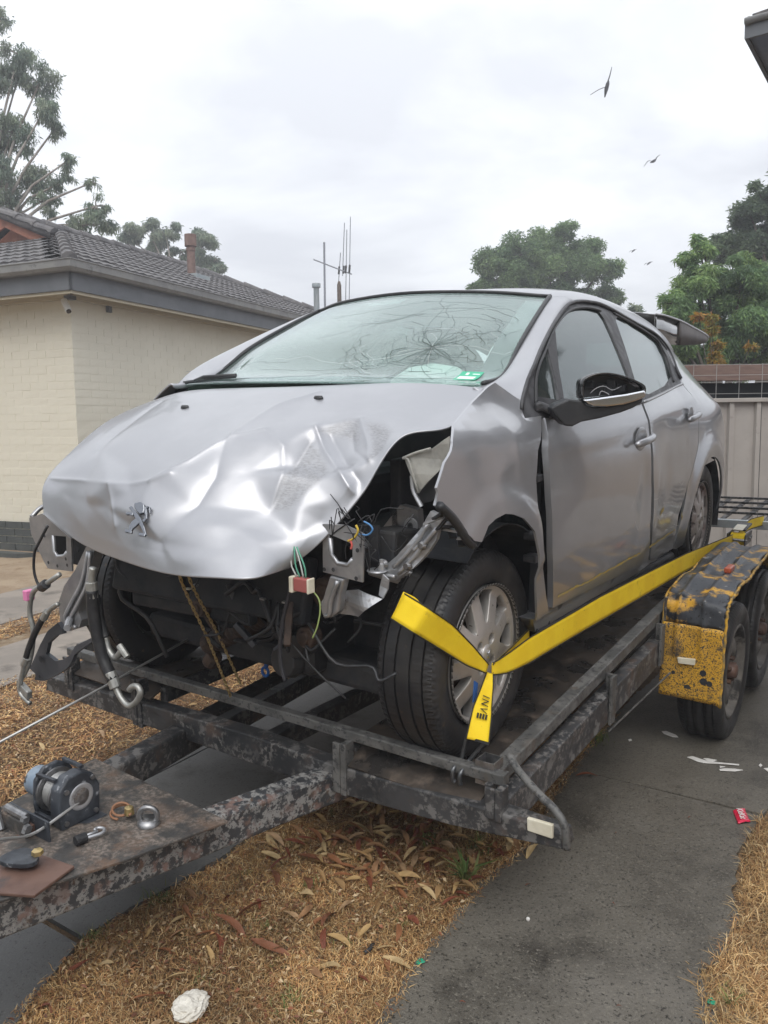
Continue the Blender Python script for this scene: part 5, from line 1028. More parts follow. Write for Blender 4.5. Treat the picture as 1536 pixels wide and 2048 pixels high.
for sg in (1, -1):
    R3 = []
    A_s = np.array([(float(S(.10,1.02))-.006,.10,1.02), SO[0]-(.004,0,0), SO[1], SO[2], SO[3], SO[4]]); W_s = np.array([(.668,.10,1.086), WR[0], WR[1]*(1,1,1)+(0,-.0,.012), WR[2], WR[3], WR[4]])
    for ri, (w_, a_) in enumerate(zip(W_s, A_s)):
        mid_ = (w_+a_)/2; out = np.array((.6,-.25,.75)); h_ = np.linalg.norm(a_-w_)*(.25, .5, .9, 1, 1, 1)[ri]; R3.append([w_+(0,.012,-.012), w_, mid_*.55+w_*.45+out*.10*h_, mid_*.55+a_*.45+out*.13*h_, a_, a_+(-.012,.01,-.008)])
    G = np.array(R3)*np.array((sg, 1, 1)); patch_obj('windscreen_pillar', G, 24, 50, M['paint'], car, .008)
WS = []
for i in range(5):
    w_ = WR[i]; dy = -.125-.02*i/4; dz = .012+.022*i/4; ro = []
    for s in (-1, -.6, 0, .6, 1): ro.append((w_[0]*s*.995, w_[1]+dy*(1-abs(s)**2.2), w_[2]+dz*(1-abs(s)**2)))
    WS.append(ro)
WS = np.array(WS); ws = patch_obj('windscreen', WS, 50, 40, M['windscreen'], car, .004); ws['label'] = 'cracked windscreen with a green sticker'
def wsp(u, v, lift=0):
    """Point on the glass, u across 0..1 (far side to driver side), v up 0..1."""
    q = patch(WS, [u*4], [v*4])[0, 0]; e1 = patch(WS, [min(u*4+.05, 4)], [v*4])[0, 0]-patch(WS, [max(u*4-.05, 0)], [v*4])[0, 0]; e2 = patch(WS, [u*4], [min(v*4+.05, 4)])[0, 0]-patch(WS, [u*4], [max(v*4-.05, 0)])[0, 0]
    n = np.cross(e1, e2); n /= np.linalg.norm(n); n = n if n[1] < 0 else -n; return q+n*lift
def wpatch(name, us, vs_, m, lift):
    V = [wsp(u, v, lift) for v in vs_ for u in us]; k = len(us); return MB().add(V, [(i*k+j, i*k+j+1, (i+1)*k+j+1, (i+1)*k+j) for i in range(len(vs_)-1) for j in range(k-1)]).build(name, m, ws, smooth=True)
wpatch('frit_band', np.linspace(.915, .998, 4), np.linspace(0, 1, 14), M['gloss_black'], -.006); wpatch('frit_band', np.linspace(.002, .065, 4), np.linspace(0, 1, 14), M['gloss_black'], -.006)
wpatch('frit_band', np.linspace(.065, .935, 24), np.linspace(.95, .998, 3), M['gloss_black'], -.006); wpatch('frit_band', np.linspace(.065, .935, 24), np.linspace(.0, .05, 3), M['gloss_black'], -.006)
wpatch('tint_patch', np.linspace(.40, .52, 5), np.linspace(.86, .95, 3), M['gloss_black'], -.006)
b = MB(); b.tube([wsp(1.0, v, .004) for v in np.linspace(.0, 1, 24)], .009, 6); b.build('windscreen_rubber', M['black'], car, smooth=True)
b = MB(); b.tube([wsp(0.0, v, .004) for v in np.linspace(.0, 1, 24)], .009, 6); b.build('windscreen_rubber', M['black'], car, smooth=True)
b = MB(); b.tube([wsp(u, 1.0, .003) for u in np.linspace(0, 1, 24)], .007, 6); b.build('windscreen_rubber', M['black'], car, smooth=True)
# cracks: radial and ring breaks round the impact, fine lines of broken glass
b1, b2 = MB(), MB(); cu, cv = .735, .43
def crackline(mb, pts, w):
    P = np.array([wsp(np.clip(u, .01, .99), np.clip(v, .01, .99), .0012) for u, v in pts]); T = np.gradient(P, axis=0); up = np.array((0, -.75, .66)); Nn = np.cross(T, up); Nn /= np.linalg.norm(Nn, axis=1)[:, None]+1e-9
    V = []; 
    for p, n in zip(P, Nn): V += [p+n*w/2, p-n*w/2]
    mb.add(V, [(2*i, 2*i+1, 2*i+3, 2*i+2) for i in range(len(P)-1)])
rc = np.random.default_rng(21)
for i in range(34):
    a = 2*PI*i/34+rc.normal(0, .08); ln = rc.uniform(.08, .20) if rc.uniform() < .6 else rc.uniform(.2, .5); pts = []; aa = a
    for k in range(9): t = k/8*ln; aa += rc.normal(0, .10); pts.append((cu+math.cos(aa)*t*.9+.0, cv+math.sin(aa)*t*1.25))
    crackline(b1 if i % 9 else b2, pts, rc.uniform(.0009, .0014) if i % 9 else .0007)
for i in range(70):
    r0 = abs(rc.normal(0, .055))+.015 if i < 30 else rc.uniform(.1, .3); a0 = rc.uniform(0, 2*PI); da = rc.uniform(.5, 2.2) if i < 30 else rc.uniform(.25, .8)
    crackline(b1 if i % 8 else b2, [(cu+r0*.95*math.cos(a0+da*t)*(1+.06*math.sin(9*t)), cv-.06*(i < 24)+r0*1.15*math.sin(a0+da*t)*(.55 if i < 24 else 1)) for t in np.linspace(0, 1, 12)], rc.uniform(.0008, .0014) if i % 8 else .0006)
for p0, p1 in [((.30,.28),(.62,.30)), ((.10,.30),(.38,.36)), ((.45,.62),(.86,.78)), ((.5,.74),(.95,.60)), ((.40,.52),(.70,.80)), ((.35,.70),(.62,.86)), ((.6,.88),(.92,.70)), ((.25,.12),(.55,.25))]:
    n = 14; pts = [(p0[0]+(p1[0]-p0[0])*t+rc.normal(0,.006), p0[1]+(p1[1]-p0[1])*t+.03*math.sin(3*t+p0[0]*9)+rc.normal(0,.006)) for t in np.linspace(0, 1, n)]; crackline(b1, pts, .0009)
M['crack_d'] = mat('glass_crack_shadow', (.07,.09,.085), rough=.8, spec=0); M['crack_l'] = mat('glass_crack_glint', (.60,.66,.65), rough=.4)
tag(b1.build('glass_crack', M['crack_d'], ws, fix=False), kind='stuff'); tag(b2.build('glass_crack', M['crack_l'], ws, fix=False), kind='stuff')
M['sticker'] = mat('green_sticker', (.05,.42,.25), rough=.5); M['stick_w'] = mat('sticker_white', (.75,.82,.78), rough=.5)
wpatch('sticker', np.linspace(.868, .935, 4), np.linspace(.155, .275, 3), M['sticker'], .0015); wpatch('sticker_print', np.linspace(.874, .925, 3), np.linspace(.175, .22, 3), M['stick_w'], .0025)
wpatch('sticker_print', np.linspace(.885, .894, 3), np.linspace(.237, .262, 3), M['stick_w'], .0025); wpatch('sticker_print', np.linspace(.906, .928, 3), np.linspace(.245, .254, 3), M['stick_w'], .0025)
b = MB(); b.tube([wsp(.03, .10, .012), wsp(.16, .045, .014), wsp(.31, .055, .016)], [.004,.008,.007], 6); b.tube([wsp(.06, .035, .01), wsp(.16, .03, .022), wsp(.31, .06, .02)], [.005,.006,.007], 6); b.build('wiper', M['black'], car, smooth=True)
# dashboard, airbags, seats, wheel, behind the glass
b = MB(); b.box(-.62, .62, .28, .62, .70, .98); b.build('dashboard', M['cabin'], car, bevel=.06, seg=4)
for nm, c, s_ in (('airbag', tuple(wsp(.755,.31,-.13)), (.19,.10,.12)), ('airbag', tuple(wsp(.22,.30,-.22)), (.2,.12,.10)), ('airbag', (.52,1.0,1.14), (.05,.40,.16))):
    b = MB(); b.lathe([(-1,0), (-.97,.3), (-.8,.62), (-.45,.9), (0,1), (.45,.9), (.8,.62), (.97,.3), (1,0)], 28); b.v = [(x*s_[0]+c[0], y*s_[1]+c[1], z*s_[2]+c[2]) for x, y, z in b.v]; b.build(nm, M['airbag'], car, smooth=True)
b = MB(); P = [(.34+.18*math.cos(t), .56+.06*math.sin(t), .98+.17*math.sin(t)) for t in np.linspace(0, 2*PI, 33)[:-1]]; b.tube(P, .016, 8, closed=True); b.build('steering_wheel', M['black'], car, smooth=True)
for sx in (.34, -.34):
    b = MB(); b.box(sx-.24, sx+.24, .85, 1.30, .48, .66); b.build('seat', M['seat'], car, bevel=.06, seg=3)
    b = MB(); b.beam((sx,1.25,.60), (sx,1.50,1.15), .46, .16, (0,1,.3)); b.build('seat_back', M['seat'], car, bevel=.05, seg=3)
    b = MB(); b.box(sx-.13, sx+.13, 1.46, 1.58, 1.17, 1.36); b.build('headrest', M['seat'], car, bevel=.04, seg=3)
b = MB(); b.box(-.62, .62, 1.85, 2.3, .48, .66); b.build('rear_bench', M['seat'], car, bevel=.05, seg=3)
b = MB(); b.beam((0,2.28,.60), (0,2.48,1.12), 1.2, .14, (0,1,.3)); b.build('rear_backrest', M['seat'], car, bevel=.04, seg=3)
b = MB(); b.box(-.70, .70, .30, 2.15, .24, .36); b.box(-.55, .55, 2.15, 3.0, .30, .45); b.box(-.66, .66, .28, .32, .36, .95); b.build('floor_pan', M['dark'], car)
b = MB(); b.box(-.015, .015, .30, .80, .3, .98); b.v = [(x+.80, y, z) for x, y, z in b.v]; b.v = [(x-.035*(y > .5), y*.4+.16, z) for x, y, z in b.v]; b.build('hinge_pillar', M['dark'], car)
for z in (.55, .62, .80): b = MB(); b.box(.80, .845, .19, .24, z, z+.022); b.build('door_hinge', M['seal'], car, bevel=.004)
# tailgate raised behind the roof
M['trim_in'] = mat('tailgate_lining', (.075,.066,.064), (.10,.088,.085), 9, rough=.6)
HT = [(2.45,1.435), (2.62,1.438), (2.95,1.425), (3.2,1.405), (3.45,1.382), (3.6,1.366), (3.655,1.354)]; HB_ = [(3.645,1.340), (3.58,1.318), (3.39,1.302), (3.1,1.290), (2.76,1.282), (2.55,1.30)]
def hatch(name, ya, yb, m, top, par):
    ys = np.linspace(ya, yb, 14); zt = np.interp(ys, [p[0] for p in HT], [p[1] for p in HT]); zb = np.interp(ys, [p[0] for p in HB_[::-1]], [p[1] for p in HB_[::-1]]); V = []; xs_ = np.linspace(-1, 1, 25)
    for y, t_, b2 in zip(ys, zt, zb):
        hw = .505
        for s in xs_: V.append((s*hw, y-.0+.12*(1-s*s)*max(0, (y-2.9)/.7), (t_+.035*(1-abs(s)**2.6)) if top else b2+.03*(1-abs(s)**3)))
    n = 25; F = [(i*n+j, i*n+j+1, (i+1)*n+j+1, (i+1)*n+j) for i in range(13) for j in range(n-1)]
    if not top:   # flanks and end lip close the shell
        k = len(V)
        for y, t_, b2 in zip(ys, zt, zb):
            hw = .505; V += [(-hw, y, t_-.004), (hw, y, t_-.004)]
        for i in range(13): F += [(i*n, (i+1)*n, k+2*i+2, k+2*i), (i*n+n-1, k+2*i+1, k+2*i+3, (i+1)*n+n-1)]
    return MB().add(V, F).build(name, m, par, smooth=True, solid=.004)
tg = hatch('tailgate', 2.45, 3.655, M['paint'], True, car); tg['label'] = 'raised tailgate seen edge on behind the roof'
hatch('tailgate_glass', 2.45, 2.93, M['gloss_black'], False, tg); hatch('tailgate_lining', 2.932, 3.655, M['trim_in'], False, tg)
b = MB(); b.tube([(.507, y, z) for y, z in curve_pts(np.array(HT), 30)], .006, 6); b.build('tailgate_rim', M['paint'], tg, smooth=True)
# mirror: housing twisted round, glass gone
MO = np.array((1.0,.326,1.059)); e1 = np.array((.822,.57,0)); e2 = np.array((0,0,1.)); e3 = np.array((.57,-.822,0)); K_ = 2.388/1602.3
mp3 = lambda q, d=0: tuple(MO+e1*((q[0]-1215)*K_)+e2*((790-q[1])*K_)+e3*d)
mir = empty('mirror', tuple(MO), car)
def mpoly(name, pts, d0, d1, m, bev=.004, sm=0, seg=3):
    P = smooth_loop(np.array(pts, float), sm) if sm else pts
    b = MB(); b.prism([tuple(p) for p in P], d0, d1, lambda a, c, d: tuple(np.array(mp3((a, c), d))-MO)); return b.build(name, m, mir, bevel=bev, seg=seg)
shell = [(1160,797), (1158,772), (1163,757), (1186,747), (1212,746), (1240,752), (1266,762), (1282,772), (1284,784)]
inner = [(1166,796), (1165,775), (1170,763), (1188,754), (1212,752), (1238,758), (1262,767), (1276,776), (1278,784)]
b = MB(); n_ = len(shell); lv = []
for s_, d in ((1.0, .035), (1.0, -.02), (.93, -.07), (.75, -.105), (.4, -.12)):
    c = np.array((1222,774)); lv.append([tuple(np.array(mp3(c+(np.array(q)-c)*s_, d))-MO) for q in curve_pts(np.array(shell, float), 22)])
V = [p for r_ in lv for p in r_]; k = 22
b.add(V, [(i*k+j, i*k+j+1, (i+1)*k+j+1, (i+1)*k+j) for i in range(len(lv)-1) for j in range(k-1)]+[tuple(4*k+j for j in range(k))]); b.build('mirror_shell', M['gloss_black'], mir, smooth=True, solid=.004)
mpoly('mirror_inside', inner, -.03, -.022, M['black'], 0)
for i, q in enumerate([(1180,770), (1204,776), (1226,768), (1246,777), (1218,782)]):
    b = MB(); c = np.array(mp3(q, -.01))-MO; b.box(c[0]-.008-.004*i, c[0]+.012, c[1]-.01, c[1]+.01, c[2]-.009-.003*(i % 3), c[2]+.012); b.build('mirror_clip', M['black'], mir, bevel=.003)
for pts in ([(1178,786), (1190,776), (1206,772), (1222,780), (1240,772)], [(1196,790), (1200,782), (1212,786), (1216,790)]):
    b = MB(); b.tube([tuple(np.array(mp3(q, .012))-MO) for q in curve_pts(np.array(pts, float), 12)], .0013, 5); b.build('mirror_wire', M['primer'], mir, smooth=True)
mpoly('indicator_strip', [(1159,798), (1200,793), (1245,787), (1280,780), (1283,786), (1281,794), (1262,802), (1240,808), (1205,812), (1180,811), (1168,806)], -.03, .045, M['chrome'], .006)
mpoly('mirror_base', [(1134,797), (1159,800), (1170,809), (1186,814), (1243,808), (1281,796), (1279,804), (1262,815), (1238,824), (1197,835), (1160,842), (1143,851), (1128,850), (1116,838), (1105,825), (1098,815), (1108,808)], -.06, .03, M['black'], .012)
mpoly('mirror_arm', [(1073,807), (1085,802), (1096,806), (1108,812), (1120,820), (1135,800), (1140,815), (1126,838), (1105,828), (1090,820), (1076,824)], -.10, -.03, M['seal'], .008)
# door handles
for nm, k, par in (('handle', 'fhandle', fdoor), ('handle', 'rhandle', rdoor)):
    a, c = D[k][0], D[k][1]; y0, z0, y1, z1 = a[1], a[2], c[1], c[2]; h = MB(); P = [(y0, z0-.012), (y0+.03, z0-.004), (y1-.06, z1-.006), (y1-.012, z1+.004)]
    h.tube([(float(S(y, z))+o_, y, z) for (y, z), o_ in zip(P, (.014,.034,.036,.022))], [.013,.015,.015,.017], 10); h.build(nm, M['paint'], par, smooth=True, sub=1)
    cy, cz = (y0+y1)/2, (z0+z1)/2; h = MB(); h.lathe([(.0045,0), (.004,.03), (.0055,.043), (.002,.047)], 26); o = h.build('handle_cup', M['paint'], par, smooth=True); o.location = (float(S(cy, cz))+.002, cy, cz); o.scale = (1, 1.5, 1); o.rotation_euler = (0, 0, rad(0 if par is fdoor else 4))
# scrape marks
M['scrape'] = mat('yellow_paint_scrape', (.46,.33,.06), (.34,.28,.13), 40, rough=.7)
def ribbon_side(name, L, w, m, par, n=40, off=.0016, jit=.002):
    P = curve_pts(np.array(L, float), n); r = np.random.default_rng(len(L)); V = []
    for y, z in P:
        ww = w*r.uniform(.35, 1.1); a = z+r.normal(0, jit)
        for q in (a-ww/2, a+ww/2): V.append((float(S(y, q))+float(dentfn(np.array([y]), np.array([q]))[0])+off, y, q))
    o = MB().add(V, [(2*i, 2*i+1, 2*i+3, 2*i+2) for i in range(n-1)]).build(name, m, par); return tag(o, kind='stuff')
ribbon_side('scrape', [(.3645,.4057), (.66,.3968), (1.04,.3911), (1.23,.387)], .010, M['scrape'], fdoor); ribbon_side('scrape', [(1.36,.387), (1.4827,.3843), (1.7,.378), (1.9,.372)], .012, M['scrape'], rdoor)
ribbon_side('scrape', [(1.49,.518), (1.56,.53)], .03, M['scrape'], rdoor, 8); ribbon_side('scrape', [(1.99,.44), (2.03,.41)], .03, M['scrape'], rdoor, 8)
M['scratch'] = mat('pale_scratch', (.62,.60,.58), rough=.5)
for i in range(16):
    y0 = rng.uniform(1.30, 1.85); z0 = rng.uniform(.38, .62); ribbon_side('scratch', [(y0, z0), (y0+rng.uniform(.03,.14), z0+rng.uniform(-.04,.07)), (y0+rng.uniform(.1,.2), z0+rng.uniform(-.06,.1))], .0022, M['scratch'], rdoor, 10, .0012, .0004)
for L in ([(1.02,.61), (1.10,.70), (1.15,.80)], [(1.08,.55), (1.16,.50), (1.20,.60)]): ribbon_side('scratch', L, .003, M['scratch'], fdoor, 12, .0012, .0004)

# wheels
def rim_mesh(R, nsp, mface, mdark, holes4=True):
    """Cast wheel face with nsp windows: 2D disc with holes, lifted and given depth. Local x is outwards."""
    hs = []
    for k in range(nsp):
        a = 2*PI*k/nsp; pts = []
        for r_, w in ((.45,.05), (.50,.11), (.62,.15), (.76,.185), (.87,.205), (.915,.18)):
            tw = .20*(r_-.46); pts.append((r_*R, a+w-tw+.0)); 
        q = [(r_*math.cos(t), r_*math.sin(t)) for r_, t in pts]
        pts2 = []
        for r_, w in ((.915,.175), (.87,.215), (.76,.19), (.62,.14), (.50,.08), (.45,.025)): tw = .20*(r_-.46); pts2.append((r_*R, a-w-tw))
        q += [(r_*math.cos(t), r_*math.sin(t)) for r_, t in pts2]; hs.append(smooth_loop(q, 1))
    if holes4:
        for k in range(4): a = PI/4+PI/2*k; hs.append(np.array([(.235*R*math.cos(a)+.078*R*math.cos(t), .235*R*math.sin(a)+.078*R*math.sin(t)) for t in np.linspace(0, 2*PI, 15)[:-1]]))
    out = np.array([(R*.965*math.cos(t), R*.965*math.sin(t)) for t in np.linspace(0, 2*PI, 73)[:-1]])
    def fn(P):
        r_ = np.linalg.norm(P, axis=1)/R; x = -.012-.030*np.exp(-((r_-.30)/.22)**2)*0-.020*np.clip((r_-.25)/.7, 0, 1)**.8*0+.0
        x = .004-.022*np.clip((r_-.30)/.55, 0, 1)**1.5+.014*np.clip((r_-.84)/.12, 0, 1); ang = np.arctan2(P[:, 1], P[:, 0]); 
        return np.stack([x, P[:, 0], P[:, 1]], 1), np.tile((-1., 0, 0), (len(P), 1))
    return sheet(out, hs, R*.055, fn, .032)[0]
RA = .212
rim_b = rim_mesh(RA, 9, None, None)
TP_ = [(-.088,.212), (-.096,.226), (-.101,.25), (-.1015,.272), (-.097,.290), (-.088,.3015), (-.078,.3065), (-.070,.3085), (-.066,.3085), (-.0655,.301), (-.060,.301), (-.0595,.3095), (-.028,.310), (-.0275,.302), (-.020,.302), (-.0195,.310),
       (.0195,.310), (.020,.302), (.0275,.302), (.028,.310), (.0595,.3095), (.060,.301), (.0655,.301), (.066,.3085), (.070,.3085), (.078,.3065), (.088,.3015), (.097,.290), (.1015,.272), (.101,.25), (.096,.226), (.088,.212)]
def tyre_mesh():
    n = 360; V = []; m_ = len(TP_)
    for i, (a, r_) in enumerate(TP_):
        for k in range(n):
            t = 2*PI*k/n; rr_ = r_; ph = (k+int(a*90)) % 6
            if .066 < abs(a) < .09 and r_ > .30 and (k+int(a*200)) % 4 == 0: rr_ -= .0045
            if .02 < abs(a) < .0595 and r_ > .305 and ph == 2: rr_ -= .0022
            V.append((a, rr_*math.cos(t), rr_*math.sin(t)))
    return MB().add(V, [(i*n+k, i*n+(k+1) % n, (i+1)*n+(k+1) % n, (i+1)*n+k) for i in range(m_-1) for k in range(n)])
ty_b = tyre_mesh()
def wheel(par, loc, flip, mr, label=None, spin=0., yaw=0.):
    w = empty('wheel', loc, par, rot=(spin, 0, (PI if flip else 0)+yaw)); w.rotation_mode = 'ZYX' if False else 'XYZ'
    if label: w['label'] = label
    tb = MB(); tb.v, tb.f = ty_b.v, ty_b.f; o = tb.build('tyre', M['tyre'], w, smooth=True); md = o.modifiers.new('s', 'EDGE_SPLIT'); md.split_angle = rad(40)
    rb = MB(); rb.v = [(x+.092, y, z) for x, y, z in rim_b.v]; rb.f = rim_b.f; o = rb.build('rim', mr, w, smooth=True, bevel=.0035, seg=2)
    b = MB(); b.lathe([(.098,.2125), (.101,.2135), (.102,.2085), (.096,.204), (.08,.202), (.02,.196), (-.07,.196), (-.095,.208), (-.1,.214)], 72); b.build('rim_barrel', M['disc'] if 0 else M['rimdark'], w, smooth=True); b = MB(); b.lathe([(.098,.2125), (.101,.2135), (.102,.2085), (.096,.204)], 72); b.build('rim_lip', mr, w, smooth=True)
    b = MB(); b.lathe([(.03,.0), (.03,.045), (.045,.06), (.045,.135), (.03,.135)], 40); b.build('brake_disc', M['disc'], w, smooth=True)
    b = MB(); b.lathe([(.100,0), (.100,.026), (.096,.030), (.09,.030)], 28); b.build('hub_cap', mr, w, smooth=True)
    b = MB(); b.lathe([(.02,.192), (.02,.05)], 40); b.build('brake_backing', M['black'], w)
    for k in range(4): a = PI/4+PI/2*k; b = MB(); b.lathe([(.075,0), (.075,.009), (.06,.009)], 6, (0, .235*RA*math.cos(a), .235*RA*math.sin(a))); b.build('wheel_bolt', M['rust'], w)
    b = MB()
    for pts in ([(-.006,.010), (.000,.002), (.006,-.012)], [(.0,.012), (.006,.008), (.002,.003)], [(.001,.0), (-.004,-.012)], [(.004,.002), (.010,.008)]): b.tube([(.1015, y, z) for y, z in pts], .0014, 5)
    b.build('cap_emblem', M['chrome'], w); return w
wheel(car, (.683, 0, .305), False, M['alloy'], 'muddy front wheel with yellow straps across it', .12)
wheel(car, (.683, 2.54, .325), False, M['alloy_rear'], None, .5); wheel(car, (-.683, 0, .305), True, M['alloy'], None, .3); wheel(car, (-.683, 2.54, .325), True, M['alloy_rear'], None, .7)

# wheel housings and what the missing bumper lays bare
def liner(sx, yc, zc, r, x0, x1, par, a0=-.25, a1=PI+.25):
    V = []; n = 20
    for x in (x0, x1):
        for k in range(n+1): t = a0+(a1-a0)*k/n; V.append((sx*x, yc+r*math.cos(t), zc+r*math.sin(t)))
    b = MB().add(V, [(k, k+1, n+2+k, n+1+k) for k in range(n)]); b.add([V[n+1-n-1+k] for k in range(n+1)], [tuple(range(n+1))]); return b.build('wheel_liner', M['dark'], par, solid=.004)
liner(1, .02, .33, .365, .42, .815, car, -.35, 2.2); liner(-1, .02, .33, .36, .42, .80, car, -.3, 1.9); liner(1, 2.52, .33, .37, .45, .80, car); liner(-1, 2.52, .33, .37, .45, .80, car)
b = MB(); b.box(-.66, .66, .20, .28, .30, 1.0); b.build('bulkhead', M['dark'], car)
for sx in (1, -1):
    b = MB(); b.box(sx*.52-.02, sx*.52+.02, -.10, .30, .56, .88); b.build('inner_wing', M['dark'], car, bevel=.01)
    y0 = -.42 if sx > 0 else -.52; cx = .575 if sx > 0 else -.54
    b = MB(); b.beam((cx, y0+.16, .64 if sx > 0 else .57), (cx*.92, .30, .58), .10, .12); b.build('chassis_leg', M['dark'], car, bevel=.01)
b = MB(); b.beam((-.55,-.06,.21), (.55,-.06,.21), .22, .09); b.beam((-.5,.02,.30), (.5,.02,.30), .10, .16); b.build('subframe', M['dark'], car, bevel=.02)
b = MB(); b.box(-.36, .40, -.22, .20, .46, .84); b.build('engine', M['dark'], car, bevel=.05, seg=3)
b = MB(); b.box(-.56, .55, -.02, .22, .30, .62); b.build('rear_engine_cover', M['dark'], car, bevel=.04)
b = MB(); b.beam((-.46,-.34,.50), (.36,-.30,.50), .05, .20, (0,.25,1)); b.beam((-.40,-.33,.375), (.14,-.31,.385), .04, .05); b.build('radiator_shroud', M['dark'], car, bevel=.012)
def plate(name, key, y, th, m, holes_=(), bev=.003, par=car, sp=.02, wave=0.0):
    out = D[key][:, [0, 2]]; hs = [D[h][:, [0, 2]] for h in holes_]
    def fn(P):
        yy = y+wave*np.sin(P[:, 0]*40+P[:, 1]*23)+wave*.6*np.sin(P[:, 1]*71); return np.stack([P[:, 0], yy, P[:, 1]], 1), np.tile((0, 1., 0), (len(P), 1))
    mb, _, _ = sheet(out, hs, sp, fn, th); return mb.build(name, m, par, bevel=bev)
def rod(name, key, r, m, par=car, n=30, y=None):
    P = D[key].copy(); b = MB(); b.tube(curve_pts(P, n), r, 8); return b.build(name, m, par, smooth=True)
pm = plate('bumper_mount', 'mount_r', -.52, .006, M['primer'], ['mount_r_hole']); pm['label'] = 'bare grey bumper mount on the far side'
b = MB(); b.tube([(-.566,-.516,.604), (-.57,-.516,.55), (-.552,-.516,.533), (-.513,-.516,.540), (-.494,-.516,.556)], .007, 6); b.build('pressed_rib', M['bright'], pm, smooth=True)
b = MB(); b.box(-.66, -.45, -.47, -.46, .50, .66); b.tube([(-.55,-.45,.60), (-.50,-.46,.55)], .014, 8); b.build('hole_backing', M['dark'], pm)  # dark sheet set behind the mount hole to stand for its shade
b = MB(); b.tube(curve_pts([(-.69,-.515,.652), (-.68,-.47,.685), (-.58,-.44,.69)], 10), .008, 6); b.build('mount_flange', M['primer'], pm, smooth=True)
for q in ((-.59,.51), (-.54,.505), (-.485,.515), (-.60,.60), (-.49,.535)): b = MB(); b.lathe([(-.0075,0), (-.0075,.006)], 8, (q[0], -.52, q[1]), 'y'); b.build('bolt_hole', M['dark'], pm)
pm2 = plate('bumper_mount', 'mount_l', -.42, .006, M['primer'], ['mount_l_hole']); pm2['label'] = 'bare grey bumper mount with cut wires on the near side'
b = MB(); b.tube([(.528,-.416,.70), (.531,-.416,.655), (.552,-.416,.634), (.587,-.416,.634), (.602,-.416,.652)], .007, 6); b.build('pressed_rib', M['primer'], pm2, smooth=True)
b = MB(); b.box(.53, .60, -.30, -.29, .62, .72); b.tube([(.545,-.33,.70), (.59,-.34,.66)], .014, 8); b.build('hole_backing', M['dark'], pm2)  # near-side hole also gets a dark sheet in place of shade
for q in ((.515,.615), (.62,.605), (.625,.68), (.545,.618)): b = MB(); b.lathe([(-.0075,0), (-.0075,.006)], 8, (q[0], -.42, q[1]), 'y'); b.build('bolt_hole', M['dark'], pm2)
lr = plate('radiator_leg', 'leg_r', -.55, .035, M['primer'], bev=.006)
for off in (0, .028):
    b = MB(); b.tube(curve_pts([(-.325+off*.4,-.557,.585), (-.37+off,-.557,.48), (-.435+off*1.2,-.557,.40), (-.475+off,-.557,.345), (-.455+off*.6,-.557,.318), (-.425+off*.2,-.557,.325)], 24), .006, 6); b.build('pressed_rib', M['bright'], lr, smooth=True)
b = MB(); b.tube([(-.45,-.555,.345), (-.40,-.60,.335)], .011, 10); b.build('stud', M['bright'], lr)
ll = plate('radiator_leg', 'leg_l', -.42, .03, M['primer'], bev=.006)
b = MB(); b.tube(curve_pts([(.56,-.428,.59), (.535,-.428,.53), (.53,-.428,.495), (.515,-.428,.487)], 14), .007, 6); b.build('pressed_rib', M['primer'], ll, smooth=True)
up_ = plate('undertray_bracket', 'under', -.58, .014, M['undertray'], bev=.004)
for q, r_ in (((-.585,.19), .012), ((-.60,.125), .006)): b = MB(); b.lathe([(-.006,0), (-.006,r_)], 12, (q[0], -.58, q[1]), 'y'); b.build('bolt_hole', M['dark'], up_)
rod('coolant_pipe', 'pipe_a', .0085, M['alu']); rod('hose', 'hose_b', .0105, M['rubber']); rod('coolant_pipe', 'pipe_b', .008, M['alu']); rod('coolant_pipe', 'pipe_b2', .0078, M['alu'])
for q in ((-.4645,-.63,.377), (-.6019,-.63,.1954)): b = MB(); b.tube([np.array(q)+(.012,0,.012), np.array(q)-(.012,0,.016)], .012, 10); b.build('crimp', M['alu'], car)
b = MB(); b.beam((-.66,-.62,.09), (-.595,-.63,.075), .02, .03); b.build('pipe_flange', M['alu'], car, bevel=.004)
b = MB(); b.beam((-.575,-.622,.424), (-.553,-.622,.424), .03, .034); b.build('pipe_tag', mat('pink_tag', (.70,.22,.42), rough=.6), car, bevel=.003)
b = MB(); b.tube([(-.49,-.62,.46), (-.455,-.625,.478)], .017, 8); b.build('pipe_clip', M['black'], car, bevel=.003)
rod('cable', 'cable_c', .0045, M['rubber']); rod('coolant_pipe', 'pipe_d', .011, M['alu']); rod('hose', 'hose_d', .019, M['rubber']); rod('coolant_pipe', 'pipe_d2', .0095, M['alu'])
for q, dr in ((D['pipe_d'][2], (0,0,1)), (D['hose_d'][-1], (.45,0,-.9))): b = MB(); d = np.array(dr, float)*.025; b.tube([q-d, q+d], .0175, 12); b.build('crimp', M['alu'], car, bevel=.002)
rod('hose', 'hose_e', .014, M['rubber']); rod('coolant_pipe', 'pipe_e', .010, M['alu']); b = MB(); b.tube([(-.14,-.6,.328), (-.105,-.6,.298)], .010, 8); b.build('pipe_end', M['alu'], car)
